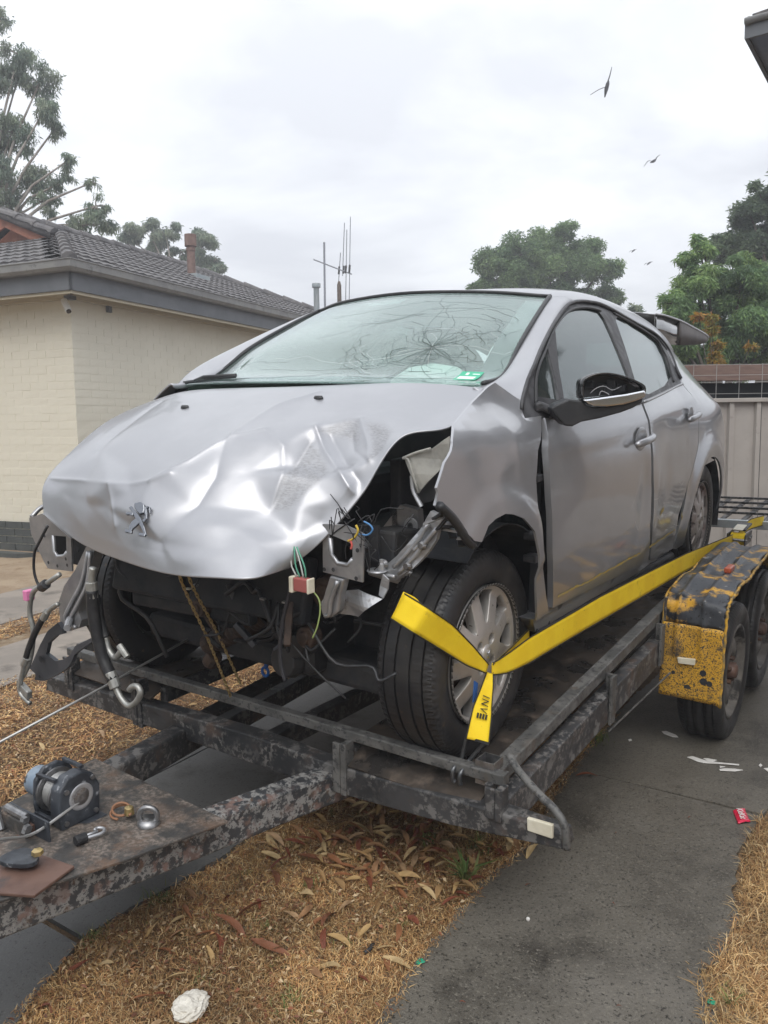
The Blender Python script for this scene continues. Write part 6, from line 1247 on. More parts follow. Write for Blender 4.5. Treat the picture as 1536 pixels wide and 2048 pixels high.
# drive shaft with bellows, gearbox remains
b = MB(); a, c = D['boot'][0]+(0,-.02,0), D['boot'][1]+(.06,-.02,.03); ax = c-a; n_ = 64; b.tube([a+ax*i/n_ for i in range(n_+1)], [.034+(.006 if (i//2) % 2 else 0)-.008*(i > 44) for i in range(n_+1)], 18); b.build('shaft_bellows', M['oldrust'], car, smooth=True)
b = MB(); b.tube([a-ax*.16, a-ax*.02], [.036,.042], 16); b.tube([a-ax*.14+(0,0,-.07), a-ax*.02+(0,0,-.05)], .03, 12); b.build('shaft_joint', M['oldrust'], car, bevel=.006)
b = MB(); b.tube([a+(-.08,.05,.05), a+(.14,.05,.12)], .010, 8); b.build('steering_rod', M['steel'], car)
g0 = D['gear']
b = MB(); b.box(.16, .31, -.24, .05, .20, .44); b.build('gearbox', M['black'], car, bevel=.03, seg=3)
for q in ((.20,-.25,.36,.05), (.27,-.25,.31,.045), (.22,-.25,.25,.06), (.285,-.25,.40,.03)): b = MB(); b.lathe([(-.03,0), (-.03,q[3]*.8), (0,q[3]), (.03,q[3])], 14, q[:3], 'y'); b.build('gearbox_boss', M['black'], car, bevel=.004)
# connector plug and wires
pl = empty('wire_plug', tuple(D['plug'].mean(0)), car); b = MB(); b.box(-.022,.024,-.012,.012,-.018,.018); b.build('plug_body', mat('red_plug', (.34,.10,.09), rough=.6), pl, bevel=.003)
b = MB(); b.box(-.036,-.023,-.014,.014,-.024,.020); b.build('plug_collar', M['reflector'], pl, bevel=.003); b = MB(); b.box(.0245,.031,-.014,.014,-.02,.02); b.build('plug_collar', M['reflector'], pl, bevel=.003)
for i, dx_ in enumerate((-.018,-.008,.004,.012)): b = MB(); q = D['plug'].mean(0); b.tube(curve_pts([q+(dx_,0,.018), q+(dx_*1.5-.01,0,.05), q+(-.03+dx_*.4,.01,.095)], 8), .0022, 5); b.build('wire', mat('green_wire' if i % 2 else 'white_wire', (.10,.32,.22) if i % 2 else (.5,.52,.5), rough=.5), car, smooth=True)
def wire(key, r, col, nm): rod('wire', key, r, mat(nm, col, rough=.45))
wire('wire_green', .0022, (.34,.44,.16), 'lime_wire'); wire('wire_black', .0055, (.03,.03,.035), 'black_loom'); wire('wire_y', .0030, (.60,.43,.06), 'yellow_wire'); wire('wire_b', .0025, (.08,.22,.45), 'blue_wire'); wire('wire_r', .003, (.62,.12,.10), 'red_wire')
for i in range(18):
    q = np.array((.63,-.41,.74))+rng.normal(0, .028, 3)*(1,.4,.8); P = [q]; 
    for _ in range(4): P.append(P[-1]+rng.normal(0, .028, 3)*(1,.3,1))
    b = MB(); b.tube(curve_pts(P, 12), .0016, 4); b.build('wire', M['rubber'], car, smooth=True)
# torn wing support, flap and lamp shards
arm = plate('torn_wing_bracket', 'arm', -.30, .016, M['bright'], bev=.004, wave=.006); arm['label'] = 'bent silver bracket torn out beside the front tyre'
for L in ([(.79,.735), (.755,.695), (.715,.645), (.67,.60)], [(.765,.745), (.735,.70), (.70,.66), (.655,.615)], [(.745,.69), (.72,.67)], [(.66,.59), (.60,.588)]): b = MB(); b.tube(curve_pts([(x, -.308, z) for x, z in L], 12), .006, 6); b.build('pressed_rib', M['bright'], arm, smooth=True)
for q in ((.745,.685), (.70,.625), (.625,.62)): b = MB(); b.lathe([(-.012,0), (-.012,.008), (-.004,.013), (0,.013)], 12, (q[0], -.305, q[1]), 'y'); b.build('bolt', M['steel'], arm)
b = MB(); b.lathe([(.0,.0), (.004,.026), (.0,.028)], 18, (.607,-.315,.60), 'z'); b.build('washer', M['bright'], arm, smooth=True); b = MB(); b.lathe([(0,.010), (.018,.009), (.02,.006), (.03,.006), (.032,0)], 12, (.622,-.315,.604), 'z'); b.build('stud', M['bright'], arm)
plate('bracket_strip', 'arm_strip', -.33, .006, M['bright'], bev=.002, wave=.006)
fl = plate('bent_flap', 'flap', -.36, .004, M['bright'], bev=.0015, wave=.010, sp=.012)
lens = plate('headlamp_lens', 'lens', -.28, .004, M['lens'], bev=.001, wave=.004); lens['label'] = 'broken clear headlamp cover'
b = MB(); b.tube(curve_pts([(.6717,-.285,.9067), (.69,-.285,.90), (.72,-.285,.818)], 8), .004, 6); b.tube(curve_pts([(.6717,-.285,.9067), (.7137,-.285,.9233), (.7561,-.285,.9357)], 8), .004, 6); b.build('lens_edge', M['lens'], lens, smooth=True)
plate('headlamp_housing', 'lens_body', -.25, .06, M['black'], bev=.008)
b = MB(); b.tube(curve_pts([(.69,-.27,.86), (.695,-.27,.82), (.72,-.27,.78)], 8), .006, 6); b.build('lamp_bracket', M['bright'], car)
plate('strut_tower', 'inner', -.10, .03, M['primer'], bev=.01)
b = MB(); b.lathe([(-.006,.010), (-.006,.022), (0,.024)], 18, (.585,-.11,.69), 'y'); b.build('lifting_eye', M['bright'], car)
b = MB(); b.beam((.50,-.20,.575), (.62,-.16,.545), .02, .05); b.build('cross_strap', M['primer'], car, bevel=.006)
# broken edge of the wing at the wheel
b = MB(); b.tube(curve_pts([(.842,-.385,.81), (.846,-.32,.765), (.853,-.262,.705), (.857,-.235,.685)], 16), .012, 6); b.build('wing_flange', M['black'], fend, smooth=True)
for i in range(9):
    q = np.array((.84-.02*rng.uniform(), -.36+.015*i, .79-.012*i))+rng.normal(0, .008, 3); b = MB(); b.beam(q, q+rng.normal(0, .022, 3)+(-.02,0,-.01), .02, .006); b.build('torn_shard', M['bright'] if i % 2 else M['black'], fend)

# loose clutter in the open front: looms, brackets and clips
rc = np.random.default_rng(5)
for i in range(26):
    q = np.array((rc.uniform(-.38,.50), rc.uniform(-.40,-.24), rc.uniform(.36,.62))); P = [q]
    for _ in range(4): P.append(P[-1]+rc.normal(0, .06, 3)*(1,.35,.8)+(0,.0,-.02))
    b = MB(); b.tube(curve_pts(P, 16), rc.uniform(.0025,.008), 6); b.build('loom', (M['rubber'], M['black'], M['dark'])[i % 3], car, smooth=True)
for i in range(16):
    q = np.array((rc.uniform(-.36,.46), rc.uniform(-.38,-.30), rc.uniform(.34,.60))); d = rc.normal(0, 1, 3)*(1,.25,.8); d /= np.linalg.norm(d)
    b = MB(); b.beam(q, q+d*rc.uniform(.05,.14), rc.uniform(.012,.035), rc.uniform(.006,.02)); b.build('bracket', (M['dark'], M['black'], M['oldrust'], M['undertray'])[i % 4], car, bevel=.003)
for i in range(7):
    q = np.array((rc.uniform(-.1,.42), -.385, rc.uniform(.44,.60))); b = MB(); b.box(q[0], q[0]+rc.uniform(.006,.02), q[1], q[1]+.01, q[2], q[2]+.005); b.build('clip', M['reflector'] if i % 2 else M['primer'], car)
for q, r_ in (((.40,-.28,.50), .05), ((.34,-.30,.36), .035), ((-.05,-.36,.40), .03)):
    b = MB(); b.lathe([(-.02,0), (-.02,r_*.5), (-.012,r_*.55), (-.012,r_*.9), (0,r_), (.03,r_)], 20, q, 'y'); b.build('pulley', M['oldrust'], car, bevel=.002)

# ------------------------------------------------------------------ car trailer
TRL = empty('car_trailer', mw=RIG.copy()); tag(TRL, 'rusty black tandem car trailer with flaking paint and dented yellow mudguard', 'trailer')
INV = RIG.inverted()
W2 = lambda p: np.array(INV @ Vector(p))
WL = lambda k: np.array([W2(p) for p in D[k+'_w']])
def bar(name, p0, p1, w, h, m, up=(0,0,1), bev=.004, par=TRL):
    b = MB(); b.beam(p0, p1, w, h, up); return b.build(name, m, par, bevel=bev)
bar('front_rail', (-.985,-.216,.033), (.952,-.216,.053), .032, .032, M['rail'])
b = MB(); b.box(.946,.956,-.232,-.20,.038,.07); b.build('rail_end', M['rail'], TRL, bevel=.002)
bar('side_rail', (.908,-.185,.040), (.905,1.36,.112), .046, .042, M['rail'])
bar('side_rail', (.905,1.36,.112), (.90,3.15,.14), .046, .042, M['rail'])
bar('side_rail', (-.965,-.185,.032), (-.965,3.15,.12), .046, .042, M['rail'])
bar('side_beam', (.930,-.20,-.065), (.928,1.36,-.018), .05, .105, M['frame']); bar('side_beam', (.928,1.36,-.018), (.928,3.15,.02), .05, .105, M['frame'])
bar('side_beam', (-.965,-.20,-.08), (-.965,3.15,0), .05, .105, M['frame'])
b = MB(); b.prism([(-1.11,-.150), (.38,-.138), (.81,-.108), (1.145,-.064), (1.135,-.022), (.95,-.022), (.387,-.047), (.05,-.041), (-1.09,-.084)], -.26, -.20, lambda a, c, d: (a, d, c)); fb = b.build('front_beam', M['frame'], TRL, bevel=.005)
for x, zt, zb, m in ((-.515,.03,-.15,'frame'), (.43,.035,-.125,'rail'), (.945,.045,-.04,'frame'), (-.93,.03,-.10,'frame')):
    b = MB(); b.box(x-.024, x+.002, -.272, -.262, zb, zt); b.box(x+.002, x+.022, -.268, -.225, zb-.006, zt); b.build('post', M[m], TRL, bevel=.002)
b = MB(); b.box(.905,.925,-.245,-.215,-.06,.04); b.build('post', M['frame'], TRL, bevel=.002)
for y, zt, zb in ((.62,.075,-.10), (1.22,.10,-.07)): b = MB(); b.box(.956,.966, y-.028, y+.022, zb, zt); b.box(.93,.956, y+.008, y+.022, zb+.02, zt); b.build('post', M['rail'], TRL, bevel=.002)
b = MB(); b.tube(curve_pts(D['bent_bar'], 36), .0105, 10); b.build('bent_bar', M['rail'], TRL, smooth=True)
rf = D['reflector']; b = MB(); b.prism([(p[0], p[2]) for p in rf], -.272, -.26, lambda a, c, d: (a, d, c)); b.build('reflector', M['reflector'], TRL, bevel=.003)
# open end of a square tube standing at the corner
c = np.array((.893,-.195,.068)); b = MB()
for s_ in ((-1,0), (1,0), (0,-1), (0,1)):
    if s_[0]: b.box(c[0]+s_[0]*.026-.002, c[0]+s_[0]*.026+.002, c[1]-.028, c[1]+.028, .02, .088)
    else: b.box(c[0]-.024, c[0]+.024, c[1]+s_[1]*.026-.002, c[1]+s_[1]*.026+.002, .02, .088)
b.build('tube_socket', M['steel'], TRL)
bar('corner_brace', (.90,-.19,.03), (.955,-.25,-.03), .02, .02, M['rail'])
# tread plates under the wheels, raised pattern as geometry
TZ_ = lambda y: -.006+.008*y
for nm, xa, xb in (('tread_plate', .40, .885), ('tread_plate', -.94, -.45)):
    b = MB(); b.add([(xa,-.255,-.040), (xb,-.255,-.040), (xb,-.16,TZ_(-.16)), (xa,-.16,TZ_(-.16)), (xb,3.1,TZ_(3.1)), (xa,3.1,TZ_(3.1))], [(0,1,2,3), (3,2,4,5)]); tp = b.build(nm, M['tread'], TRL, solid=.006)
    V = []; F = []; st = .033
    for i, x in enumerate(np.arange(xa+.02, xb-.02, st)):
        for j, y in enumerate(np.arange(-.15, 2.9 if xa > 0 else 1.2, st)):
            an = PI/4 if (i+j) % 2 else -PI/4; d = np.array((math.cos(an), math.sin(an), .008*math.sin(an))); n = np.array((-math.sin(an), math.cos(an), 0)); cc = np.array((x, y, TZ_(y))); k = len(V)
            V += [cc-d*.0135, cc-n*.0042, cc+d*.0135, cc+n*.0042, cc+np.array((0,0,.0048))-d*.007, cc+np.array((0,0,.0048))+d*.007]; F += [(k,k+1,k+4), (k+1,k+5,k+4), (k+1,k+2,k+5), (k+2,k+3,k+5), (k+3,k+4,k+5), (k+3,k,k+4)]
    tag(finish('tread_pattern', npmesh('tread_pattern', V, F), M['tread_hi'], tp), kind='stuff')
for y in (.42,1.0,1.7,2.4,3.05): bar('cross_member', (-.96,y,-.06), (.90,y,-.06), .05, .08, M['frame'])
bar('track_edge', (.43,-.20,-.035), (.43,3.1,-.01), .03, .06, M['frame']); bar('track_edge', (-.45,-.20,-.04), (-.45,3.1,-.01), .03, .06, M['frame'])
bar('sling_beam', (-.16,-.2,-.10), (-.30,1.7,-.10), .05, .07, M['frame']); bar('sling_beam', (.06,-.2,-.10), (.12,1.0,-.10), .05, .07, M['frame'])
# drawbar
rb_ = WL('db_right'); dv = (rb_[0]-rb_[2]); dv = dv/np.linalg.norm(dv); off = np.array((-.038,.008,-.05))
bar('drawbar_beam', rb_[2]-dv*.55+off, rb_[0]+dv*.75+off, .076, .10, M['drawbar'], bev=.008)
lb_ = WL('db_left'); dl = lb_[0]-lb_[1]; dl /= np.linalg.norm(dl); offl = np.array((.036,.0,-.05))
bar('drawbar_beam', lb_[1]-dl*.55+offl, lb_[0]+dl*1.0+offl, .076, .10, M['frame'], bev=.008)
pw_ = [(-.30,-.60,.372), (.355,-.655,.372), (.285,-.93,.372), (.16,-1.28,.372), (.05,-1.75,.372), (-.12,-1.75,.372), (-.22,-1.05,.372)]
b = MB(); q = [W2(p) for p in pw_]; q2 = [p-np.array((0,0,.008)) for p in q]; n_ = len(q); b.add(q+q2, [tuple(range(n_)), tuple(range(n_, 2*n_))[::-1]]+[(i, n_+i, n_+(i+1) % n_, (i+1) % n_) for i in range(n_)]); b.build('drawbar_plate', M['dbplate'], TRL, bevel=.002)
def slab_(name, k, up, th, m, sm=0):
    P = WL(k); P = smooth_loop(P, sm) if sm else P; n_ = len(P); u = np.array((0,0,1.)); b = MB(); b.add([p+u*up for p in P]+[p+u*(up+th) for p in P], [tuple(range(n_))[::-1], tuple(range(n_, 2*n_))]+[(i, (i+1) % n_, n_+(i+1) % n_, n_+i) for i in range(n_)]); return b.build(name, m, TRL, bevel=.002)
slab_('rusty_patch_plate', 'rust', .010, .008, M['rustplate']); slab_('coupling_tongue', 'tag', .02, .012, M['winch'], 2)
b = MB(); q = W2(D['tag_w'][2])+np.array((.0,-.01,.034)); b.lathe([(0,.014), (.01,.013), (.012,0)], 6, tuple(q), 'z'); b.build('bolt', M['brass'], TRL)
# winch
wc = W2(D['winch_c_w'][0]); Wn = empty('winch', tuple(wc+np.array((-.012,.0,.012))), TRL); Wn.scale = (1.22, 1.22, 1.22)
b = MB(); b.lathe([(-.098,0), (-.098,.024), (-.092,.033), (-.030,.034), (-.028,.036), (-.022,.036), (-.022,0)], 28); b.build('motor', M['motor'], Wn, smooth=True, bevel=.002)
b = MB(); b.lathe([(-.104,0), (-.104,.006), (-.098,.007)], 10); b.lathe([(-.107,0), (-.107,.003), (-.098,.003)], 8, (0,-.018,.006)); b.build('terminal', M['brass'], Wn)
b = MB()
for x in (-.018,.026): b.lathe([(x-.003,.012), (x-.003,.049), (x+.003,.049), (x+.003,.012)], 36)
b.build('drum_flange', M['steel'], Wn, smooth=True, bevel=.001)
b = MB(); H = []
for k in range(9*22): t = k/22; H.append((-.013+.0042*t, .034*math.cos(2*PI*t), .034*math.sin(2*PI*t)))
b.tube(H, .0024, 5); H = [(x+.002, y*1.12, z*1.12) for x, y, z in H[:150]]; b.tube(H, .0024, 5); b.build('wound_rope', M['galv'], Wn, smooth=True)
hs_ = [(-.045,-.056), (.05,-.056), (.055,.012), (.04,.045), (.012,.060), (-.022,.058), (-.045,.036), (-.05,-.02)]
for x0, x1 in ((.032,.066), (-.034,-.022)): b = MB(); b.prism(hs_, x0, x1, lambda a, c, d: (d, a, c)); b.build('gear_housing', M['winch'], Wn, bevel=.005, seg=3)
b = MB(); b.lathe([(.0662,.017), (.0675,.024), (.0675,.0285), (.0662,.030)], 32, (0,.006,.004)); b.build('gear_ring', M['bright'], Wn, smooth=True)
b = MB(); b.lathe([(.0665,0), (.069,.009), (.067,.014), (.0665,.021)], 24, (0,.006,.004)); b.build('gear_centre', M['steel'], Wn, smooth=True)
for q in ((.035,.038), (.038,-.042), (-.035,-.04), (-.03,.03)): b = MB(); b.lathe([(.066,.0055), (.071,.0055), (.071,0)], 8, (0,q[0],q[1])); b.build('bolt', M['steel'], Wn)
for p, q in (((-.03,-.035,.045), (.04,-.035,.050)), ((-.03,.03,.056), (.04,.03,.056)), ((-.03,-.045,-.04), (.04,-.045,-.04))): b = MB(); b.beam(p, q, .008, .008); b.build('tie_bar', M['winch'], Wn, bevel=.001)
b = MB(); b.box(-.06,.085,-.085,.055,-.062,-.055); b.box(-.06,.085,-.088,-.083,-.062,-.005); b.build('winch_base', M['winch'], Wn, bevel=.002)
for p, q in (((-.055,-.095,-.012), (.02,-.095,-.012)), ((-.085,-.11,.01), (-.05,-.115,-.055))):
    b = MB(); b.tube([p, q], .0095, 12); b.build('fairlead_roller', M['steel'], Wn, bevel=.002)
b = MB(); b.tube([(-.03,-.092,-.036), (.035,-.092,-.036)], .011, 12); b.build('fairlead_roller', M['rustplate'], Wn, bevel=.002)
for q in ((.030,-.105,-.010), (.032,-.105,-.036), (.044,-.108,-.022), (-.09,-.118,-.05)): b = MB(); b.lathe([(-.008,.008), (.004,.008), (.004,0)], 6, q); b.build('bolt', M['steel'], Wn)
b = MB(); b.beam((-.13,-.10,-.045), (.03,-.10,-.045), .012, .05); b.beam((-.14,-.10,-.02), (-.10,-.10,.028), .03, .012); b.build('fairlead_frame', M['dbplate'], Wn, bevel=.002)
rr0 = wc+np.array((.045,-.055,-.0)); b = MB(); e_ = W2(D['roperun_w'][0]); b.tube(curve_pts([wc+np.array((.066,.004,.004)), rr0+np.array((.03,-.08,-.015)), e_+np.array((.0,.0,-.01)), e_+(e_-rr0)*.5], 20), .0042, 8); b.build('pulled_rope', M['galv'], Wn).parent = TRL
# loose ends lying on the drawbar plate
kn = W2(D['knob_w'][0]); b = MB()
for r_, dz, an in ((.032,.004,0), (.026,.012,.7)): P = [kn+np.array((r_*math.cos(t+an)-.015, r_*.8*math.sin(t+an), dz+.006*math.sin(t))) for t in np.linspace(0, 5.2, 26)]; b.tube(P, .0035, 6)
cb = b.build('power_cable', mat('orange_brown_cable', (.26,.13,.07), rough=.6), TRL, smooth=True)
b = MB(); b.lathe([(0,.014), (.02,.012), (.022,0)], 10, tuple(kn+np.array((.005,.01,.0))), 'z'); b.build('cable_plug', M['brass'], TRL, bevel=.002)
rg = W2(D['ring_w'][0]); b = MB(); b.tube([rg+np.array((.024*math.cos(t)*.8, .014*math.cos(t), .024*math.sin(t)+.012)) for t in np.linspace(0, 2*PI, 25)[:-1]], .0075, 10, closed=True); b.lathe([(-.01,.03), (.002,.028), (.004,0)], 16, tuple(rg), 'z'); b.build('tie_ring', M['steel'], TRL, smooth=True)
hk = WL('hookc'); b = MB(); b.tube([hk[0], hk[0]*.6+hk[1]*.4], .013, 12); b.build('hook_sleeve', M['rubber'], TRL, bevel=.002)
d_ = hk[1]-hk[0]; n2 = np.array((-d_[1], d_[0], 0)); n2 /= np.linalg.norm(n2); b = MB(); b.tube(curve_pts([hk[0]+d_*.35-n2*.006, hk[0]+d_*.9-n2*.012, hk[0]+d_*1.08+n2*.004, hk[0]+d_*.95+n2*.018, hk[0]+d_*.8+n2*.014], 20), .0042, 8); b.tube([hk[0]+d_*.35+n2*.006, hk[0]+d_*.85+n2*.004], .0035, 8); b.build('snap_hook', M['bright'], TRL, smooth=True)
# mudguard over the two wheels
gpz = curve_pts([(1.268,-.215), (1.272,-.10), (1.279,.06), (1.286,.15), (1.296,.192), (1.325,.213), (1.42,.228), (1.56,.241), (1.70,.229), (1.80,.238), (2.0,.252), (2.3,.25), (2.50,.20), (2.60,.10), (2.66,-.1), (2.68,-.2)], 90)
xs = np.linspace(.945, 1.19, 26)
def guard(i0, i1, name, m):
    V = []; nx = len(xs)
    for i in range(i0, i1):
        y, z = gpz[i]; t = gpz[min(i+1, 89)]-gpz[max(i-1, 0)]; t /= np.linalg.norm(t); nn = np.array((-t[1], t[0]))
        for x in xs:
            r_ = .012*math.exp(-((x-1.005)/.009)**2)+.012*math.exp(-((x-1.105)/.009)**2); dn = -.012*math.exp(-((x-1.06)/.05)**2-((i-34)/6)**2)+.006*math.sin(x*31+i*.33)*math.sin(i*.21)*(z > .05)
            o_ = r_*(z > -.02)+dn; e = .010*max(0, (x-1.165)/.025)**2*math.sin(i*.9)*(z > .0); V.append((x+e, y+nn[0]*o_, z+nn[1]*o_-.010*max(0, (x-1.17)/.02)**2))
    k = i1-i0; return MB().add(V, [(a*nx+c, a*nx+c+1, (a+1)*nx+c+1, (a+1)*nx+c) for a in range(k-1) for c in range(nx-1)]).build(name, m, TRL, smooth=True, solid=.004)
mg = guard(14, 90, 'mudguard', M['guard']); mg['label'] = 'dented black and yellow mudguard'
ml = guard(0, 15, 'mudguard_flap', M['guard_low']); ml['label'] = 'scraped yellow front of the mudguard'
b = MB(); b.tube([(1.191+.002*math.sin(i*1.7), y, z-.008) for i, (y, z) in enumerate(gpz[:70])], .006, 6); b.build('rolled_edge', M['guard_edge'], TRL, smooth=True)
b = MB(); b.tube([(.944, y, z-.004) for y, z in gpz[10:60]], .005, 6); b.build('rolled_edge', M['guard_edge'], TRL, smooth=True)
b = MB(); b.box(.945,.955,1.28,2.6,-.03,.20); b.build('guard_side', M['frame'], TRL)
mr = D['mudrefl']; b = MB(); b.prism([(p[0], p[2]) for p in mr], 1.256, 1.268, lambda a, c, d: (a, d, c)); b.build('reflector', M['reflector'], TRL, bevel=.002)
for q in ((1.118,-.09,.013), (1.122,-.125,.015), (1.145,-.13,.012), (1.0,-.11,.008), (1.06,-.165,.014)): b = MB(); b.lathe([(-.0025,0), (-.0025,q[2]), (0,q[2])], 12, (q[0], 1.268, q[1]), 'y'); b.build('bolt_hole', M['dark'], TRL)
mk = D['marker']; b = MB(); b.box(1.085,1.115,1.70,1.79,.236,.262); b.build('marker_lamp', M['amber'], TRL, bevel=.006)
b = MB(); P = [(x, y) for x, y in ((-.012,.12), (-.028,.19), (-.03,.20), (.0,.215))]
def twheel(y, spin):
    w = empty('wheel', (1.085, y, -.193), TRL, rot=(spin, 0, 0)); tb = MB(); tb.v, tb.f = [(x*.92, yy, zz) for x, yy, zz in ty_b.v], ty_b.f; tb.build('tyre', M['tyre'], w, smooth=True)
    b = MB(); b.lathe([(.082,.213), (.086,.212), (.085,.198), (.06,.190), (.045,.178), (.045,.16), (.06,.145), (.068,.11), (.068,.085), (.052,.07), (.050,.0)], 48); b.build('rim', M['trim'], w, smooth=True)
    b = MB(); b.lathe([(.05,.035), (.085,.033), (.094,.026), (.096,0)], 20); b.build('hub', M['rustplate'], w, smooth=True)
    for k in range(5): a = 2*PI*k/5; b = MB(); b.lathe([(.05,.010), (.078,.010), (.078,0)], 6, (0, .056*math.cos(a), .056*math.sin(a))); b.build('wheel_nut', M['rust'], w)
    for k in range(8): a = 2*PI*k/8; b = MB(); b.lathe([(.0565,0), (.0565,.014)], 10, (0, .163*math.cos(a), .163*math.sin(a))); b.build('vent_hole', M['dark'], w)
M['trim'] = mat('scraped_trailer_rim', (.13,.12,.11), (.20,.185,.165), 8, rough=.6, spots=[((.035,.033,.032), 9, .5, .6, .6)])
twheel(1.655, .2); twheel(2.375, .6)
bar('axle', (-.9,1.655,-.193), (1.02,1.655,-.193), .05, .05, M['frame']); bar('axle', (-.9,2.375,-.193), (1.02,2.375,-.193), .05, .05, M['frame'])
bar('brake_rod', (.93,.68,-.165), (1.0,1.40,-.105), .008, .008, M['rail'])
# folded ramp at the tail
Rm = empty('ramp', (0,3.3,.15), TRL); b = MB(); b.beam((.30,0,.012), (1.35,0,.055), .04, .052); b.build('ramp_beam', M['ramp'], Rm, bevel=.004)
for i in range(8): x = .36+.125*i; z_ = .035+.041*(x-.3); bar('ramp_bar', (x,.02,z_), (x+.02,.75,z_+.03), .03, .012, M['frame'], par=Rm)
for i in range(4): bar('ramp_bar', (.32,.16+.18*i,.058+.008*i), (1.35,.16+.18*i,.10+.008*i), .012, .016, M['frame'], par=Rm)
bar('tail_post', (.93,2.86,.13), (.93,2.86,.02), .05, .05, M['frame']); bar('tail_beam', (-.96,3.15,-.03), (.95,3.15,-.01), .05, .10, M['frame'])

# ------------------------------------------------------------------ yellow tie-down strap
ST = empty('tie_down_strap', mw=RIG.copy()); tag(ST, 'yellow webbing strap tied round the front wheel and ratcheted to the trailer rail', 'strap')
def webbing(name, P, W, dirs=None, n=40, thick=.0035, edge=True):
    P = np.array(P, float); ch_ = np.concatenate([[0], np.cumsum(np.linalg.norm(np.diff(P, axis=0), axis=1))]); wn_ = ch_/ch_[-1]; W0 = W; P = np.stack([np.interp(np.linspace(0, ch_[-1], n), ch_, P[:, k]) for k in range(3)], 1)
    for _ in range(3): P[1:-1] = (P[:-2]+2*P[1:-1]+P[2:])/4
    W = np.interp(np.linspace(0, 1, n), wn_ if len(W0) == len(wn_) else np.linspace(0, 1, len(W0)), W0); T = np.gradient(P, axis=0); T /= np.linalg.norm(T, axis=1)[:, None]
    X = np.array((1.,0,0)) if dirs is None else curve_pts(dirs, n); Nn = np.cross(np.cross(T, X), T); Nn /= np.linalg.norm(Nn, axis=1)[:, None]; S_ = np.cross(Nn, T); V = []
    for i in range(n):
        for s in np.linspace(-1, 1, 7):
            fold = .004*math.sin(s*9)*max(0, 1-W[i]/.05)*1.6; V.append(P[i]+S_[i]*s*W[i]/2+Nn[i]*fold)
    o = MB().add(V, [(i*7+j, i*7+j+1, (i+1)*7+j+1, (i+1)*7+j) for i in range(n-1) for j in range(6)]).build(name, M['strap'], ST, smooth=True, solid=thick)
    if edge:
        for s in (-1, 1): b = MB(); b.tube(P+S_*s*(W/2)[:, None], .0022, 5); b.build('webbing_edge', M['strap_edge'], o, smooth=True)
    return P, S_, Nn
sf, sm_, sb, stl = D['strap_front'], D['strap_main'], D['strap_back'], D['strap_tail']
FD_ = [(.5,-.84,.25), (.55,-.8,.2), (.8,-.55,.1), (1,-.2,0), (1,0,0)]
webbing('webbing', sf, [.074,.074,.072,.055,.026], FD_)
webbing('webbing_fold', np.vstack([sf[0]+(-.004,.008,.002), sf[0]*.5+sf[1]*.5+(-.02,.03,.0), sf[1]+(-.06,.05,-.02)]), [.072,.070,.066], [FD_[0]]*3, edge=False)
webbing('webbing', sm_, [.034,.054,.078,.094,.086,.072], [(.8,-.5,.1), (.9,-.3,0), (1,0,0), (1,0,0), (1,0,0), (1,0,0)], n=70)
webbing('webbing', np.vstack([sb, [(.70,.335,.30)]]), [.024,.034,.044,.044])
Pt, Stt, Ntt = webbing('webbing', stl, [.020,.034,.054,.064], [(.6,-.75,.2), (.6,-.78,.2), (.6,-.78,.2), (.6,-.78,.2)], n=30)
webbing('webbing', np.vstack([sm_[-1]+(0,.10,.0), (.95,3.0,.24), (.98,3.3,.22)]), [.03,.06,.06], n=14)
# printed word on the hanging tail
fc = bpy.data.curves.new('print', 'FONT'); fc.body = 'INV'; fc.size = .030; fc.extrude = .0004; fc.align_x = 'CENTER'; fc.align_y = 'CENTER'; fc.space_character = 1.25
fo = text_mesh('strap_print', fc, M['strap_edge'], ST); k = 15; T_p = Pt[k+3]-Pt[k-3]; T_p /= np.linalg.norm(T_p)
nrm = Ntt[k] if Ntt[k][0] > 0 else -Ntt[k]; xd = T_p; yd = np.cross(nrm, xd); fo.matrix_local = Matrix(((xd[0], yd[0], nrm[0], Pt[k][0]+nrm[0]*.006), (xd[1], yd[1], nrm[1], Pt[k][1]+nrm[1]*.006), (xd[2], yd[2], nrm[2], Pt[k][2]+nrm[2]*.006), (0,0,0,1)))
for j, s in enumerate((-.6, -.2, .2, .6)):
    b = MB(); c = Pt[20]+Stt[20]*s*.020+nrm*.004; b.beam(c-T_p*.008, c+T_p*.008, .0055, .001, tuple(nrm)); b.build('print_bar', M['strap_edge'], ST)
hkp = D['hook']; b = MB(); b.tube(curve_pts([hkp[0]+(0,.01,.012), hkp[0], hkp[1]*.5+hkp[0]*.5, hkp[1], (hkp[2][0],-.238,.05), (hkp[2][0],-.240,.02), (hkp[2][0]+.006,-.238,.012)], 26), .006, 8)
b.tube(curve_pts([hkp[7]+(0,.01,.012), hkp[7], hkp[7]*.5+hkp[4]*.5, hkp[4], (hkp[4][0]-.004,-.240,.045), (hkp[5][0]+.006,-.240,.018), (hkp[5][0]+.008,-.236,.010)], 26), .006, 8); b.build('wire_hook', M['hook'], ST, smooth=True)
b = MB(); b.tube([stl[-1]+(-.036,0,.0), stl[-1]+(.036,0,.0)], .005, 8); b.build('hook_bar', M['ratchet'], ST)
b = MB(); q = Pt[8]+np.array((-.02,.0,-.005)); b.prism([(-.012,-.03), (.012,-.025), (.016,.02), (-.006,.034)], 0, .002, lambda a, c, d: (q[0]-.012+d, q[1]+a-.012, q[2]+c)); b.build('blue_label', M['blue'], ST)
rt = empty('ratchet', tuple(sm_[-1]+(0,.06,.005)), ST)
b = MB(); b.tube([(-.02,0,.0), (.055,0,.0)], .034, 18); o = b.build('webbing_roll', M['strap'], rt, bevel=.004)
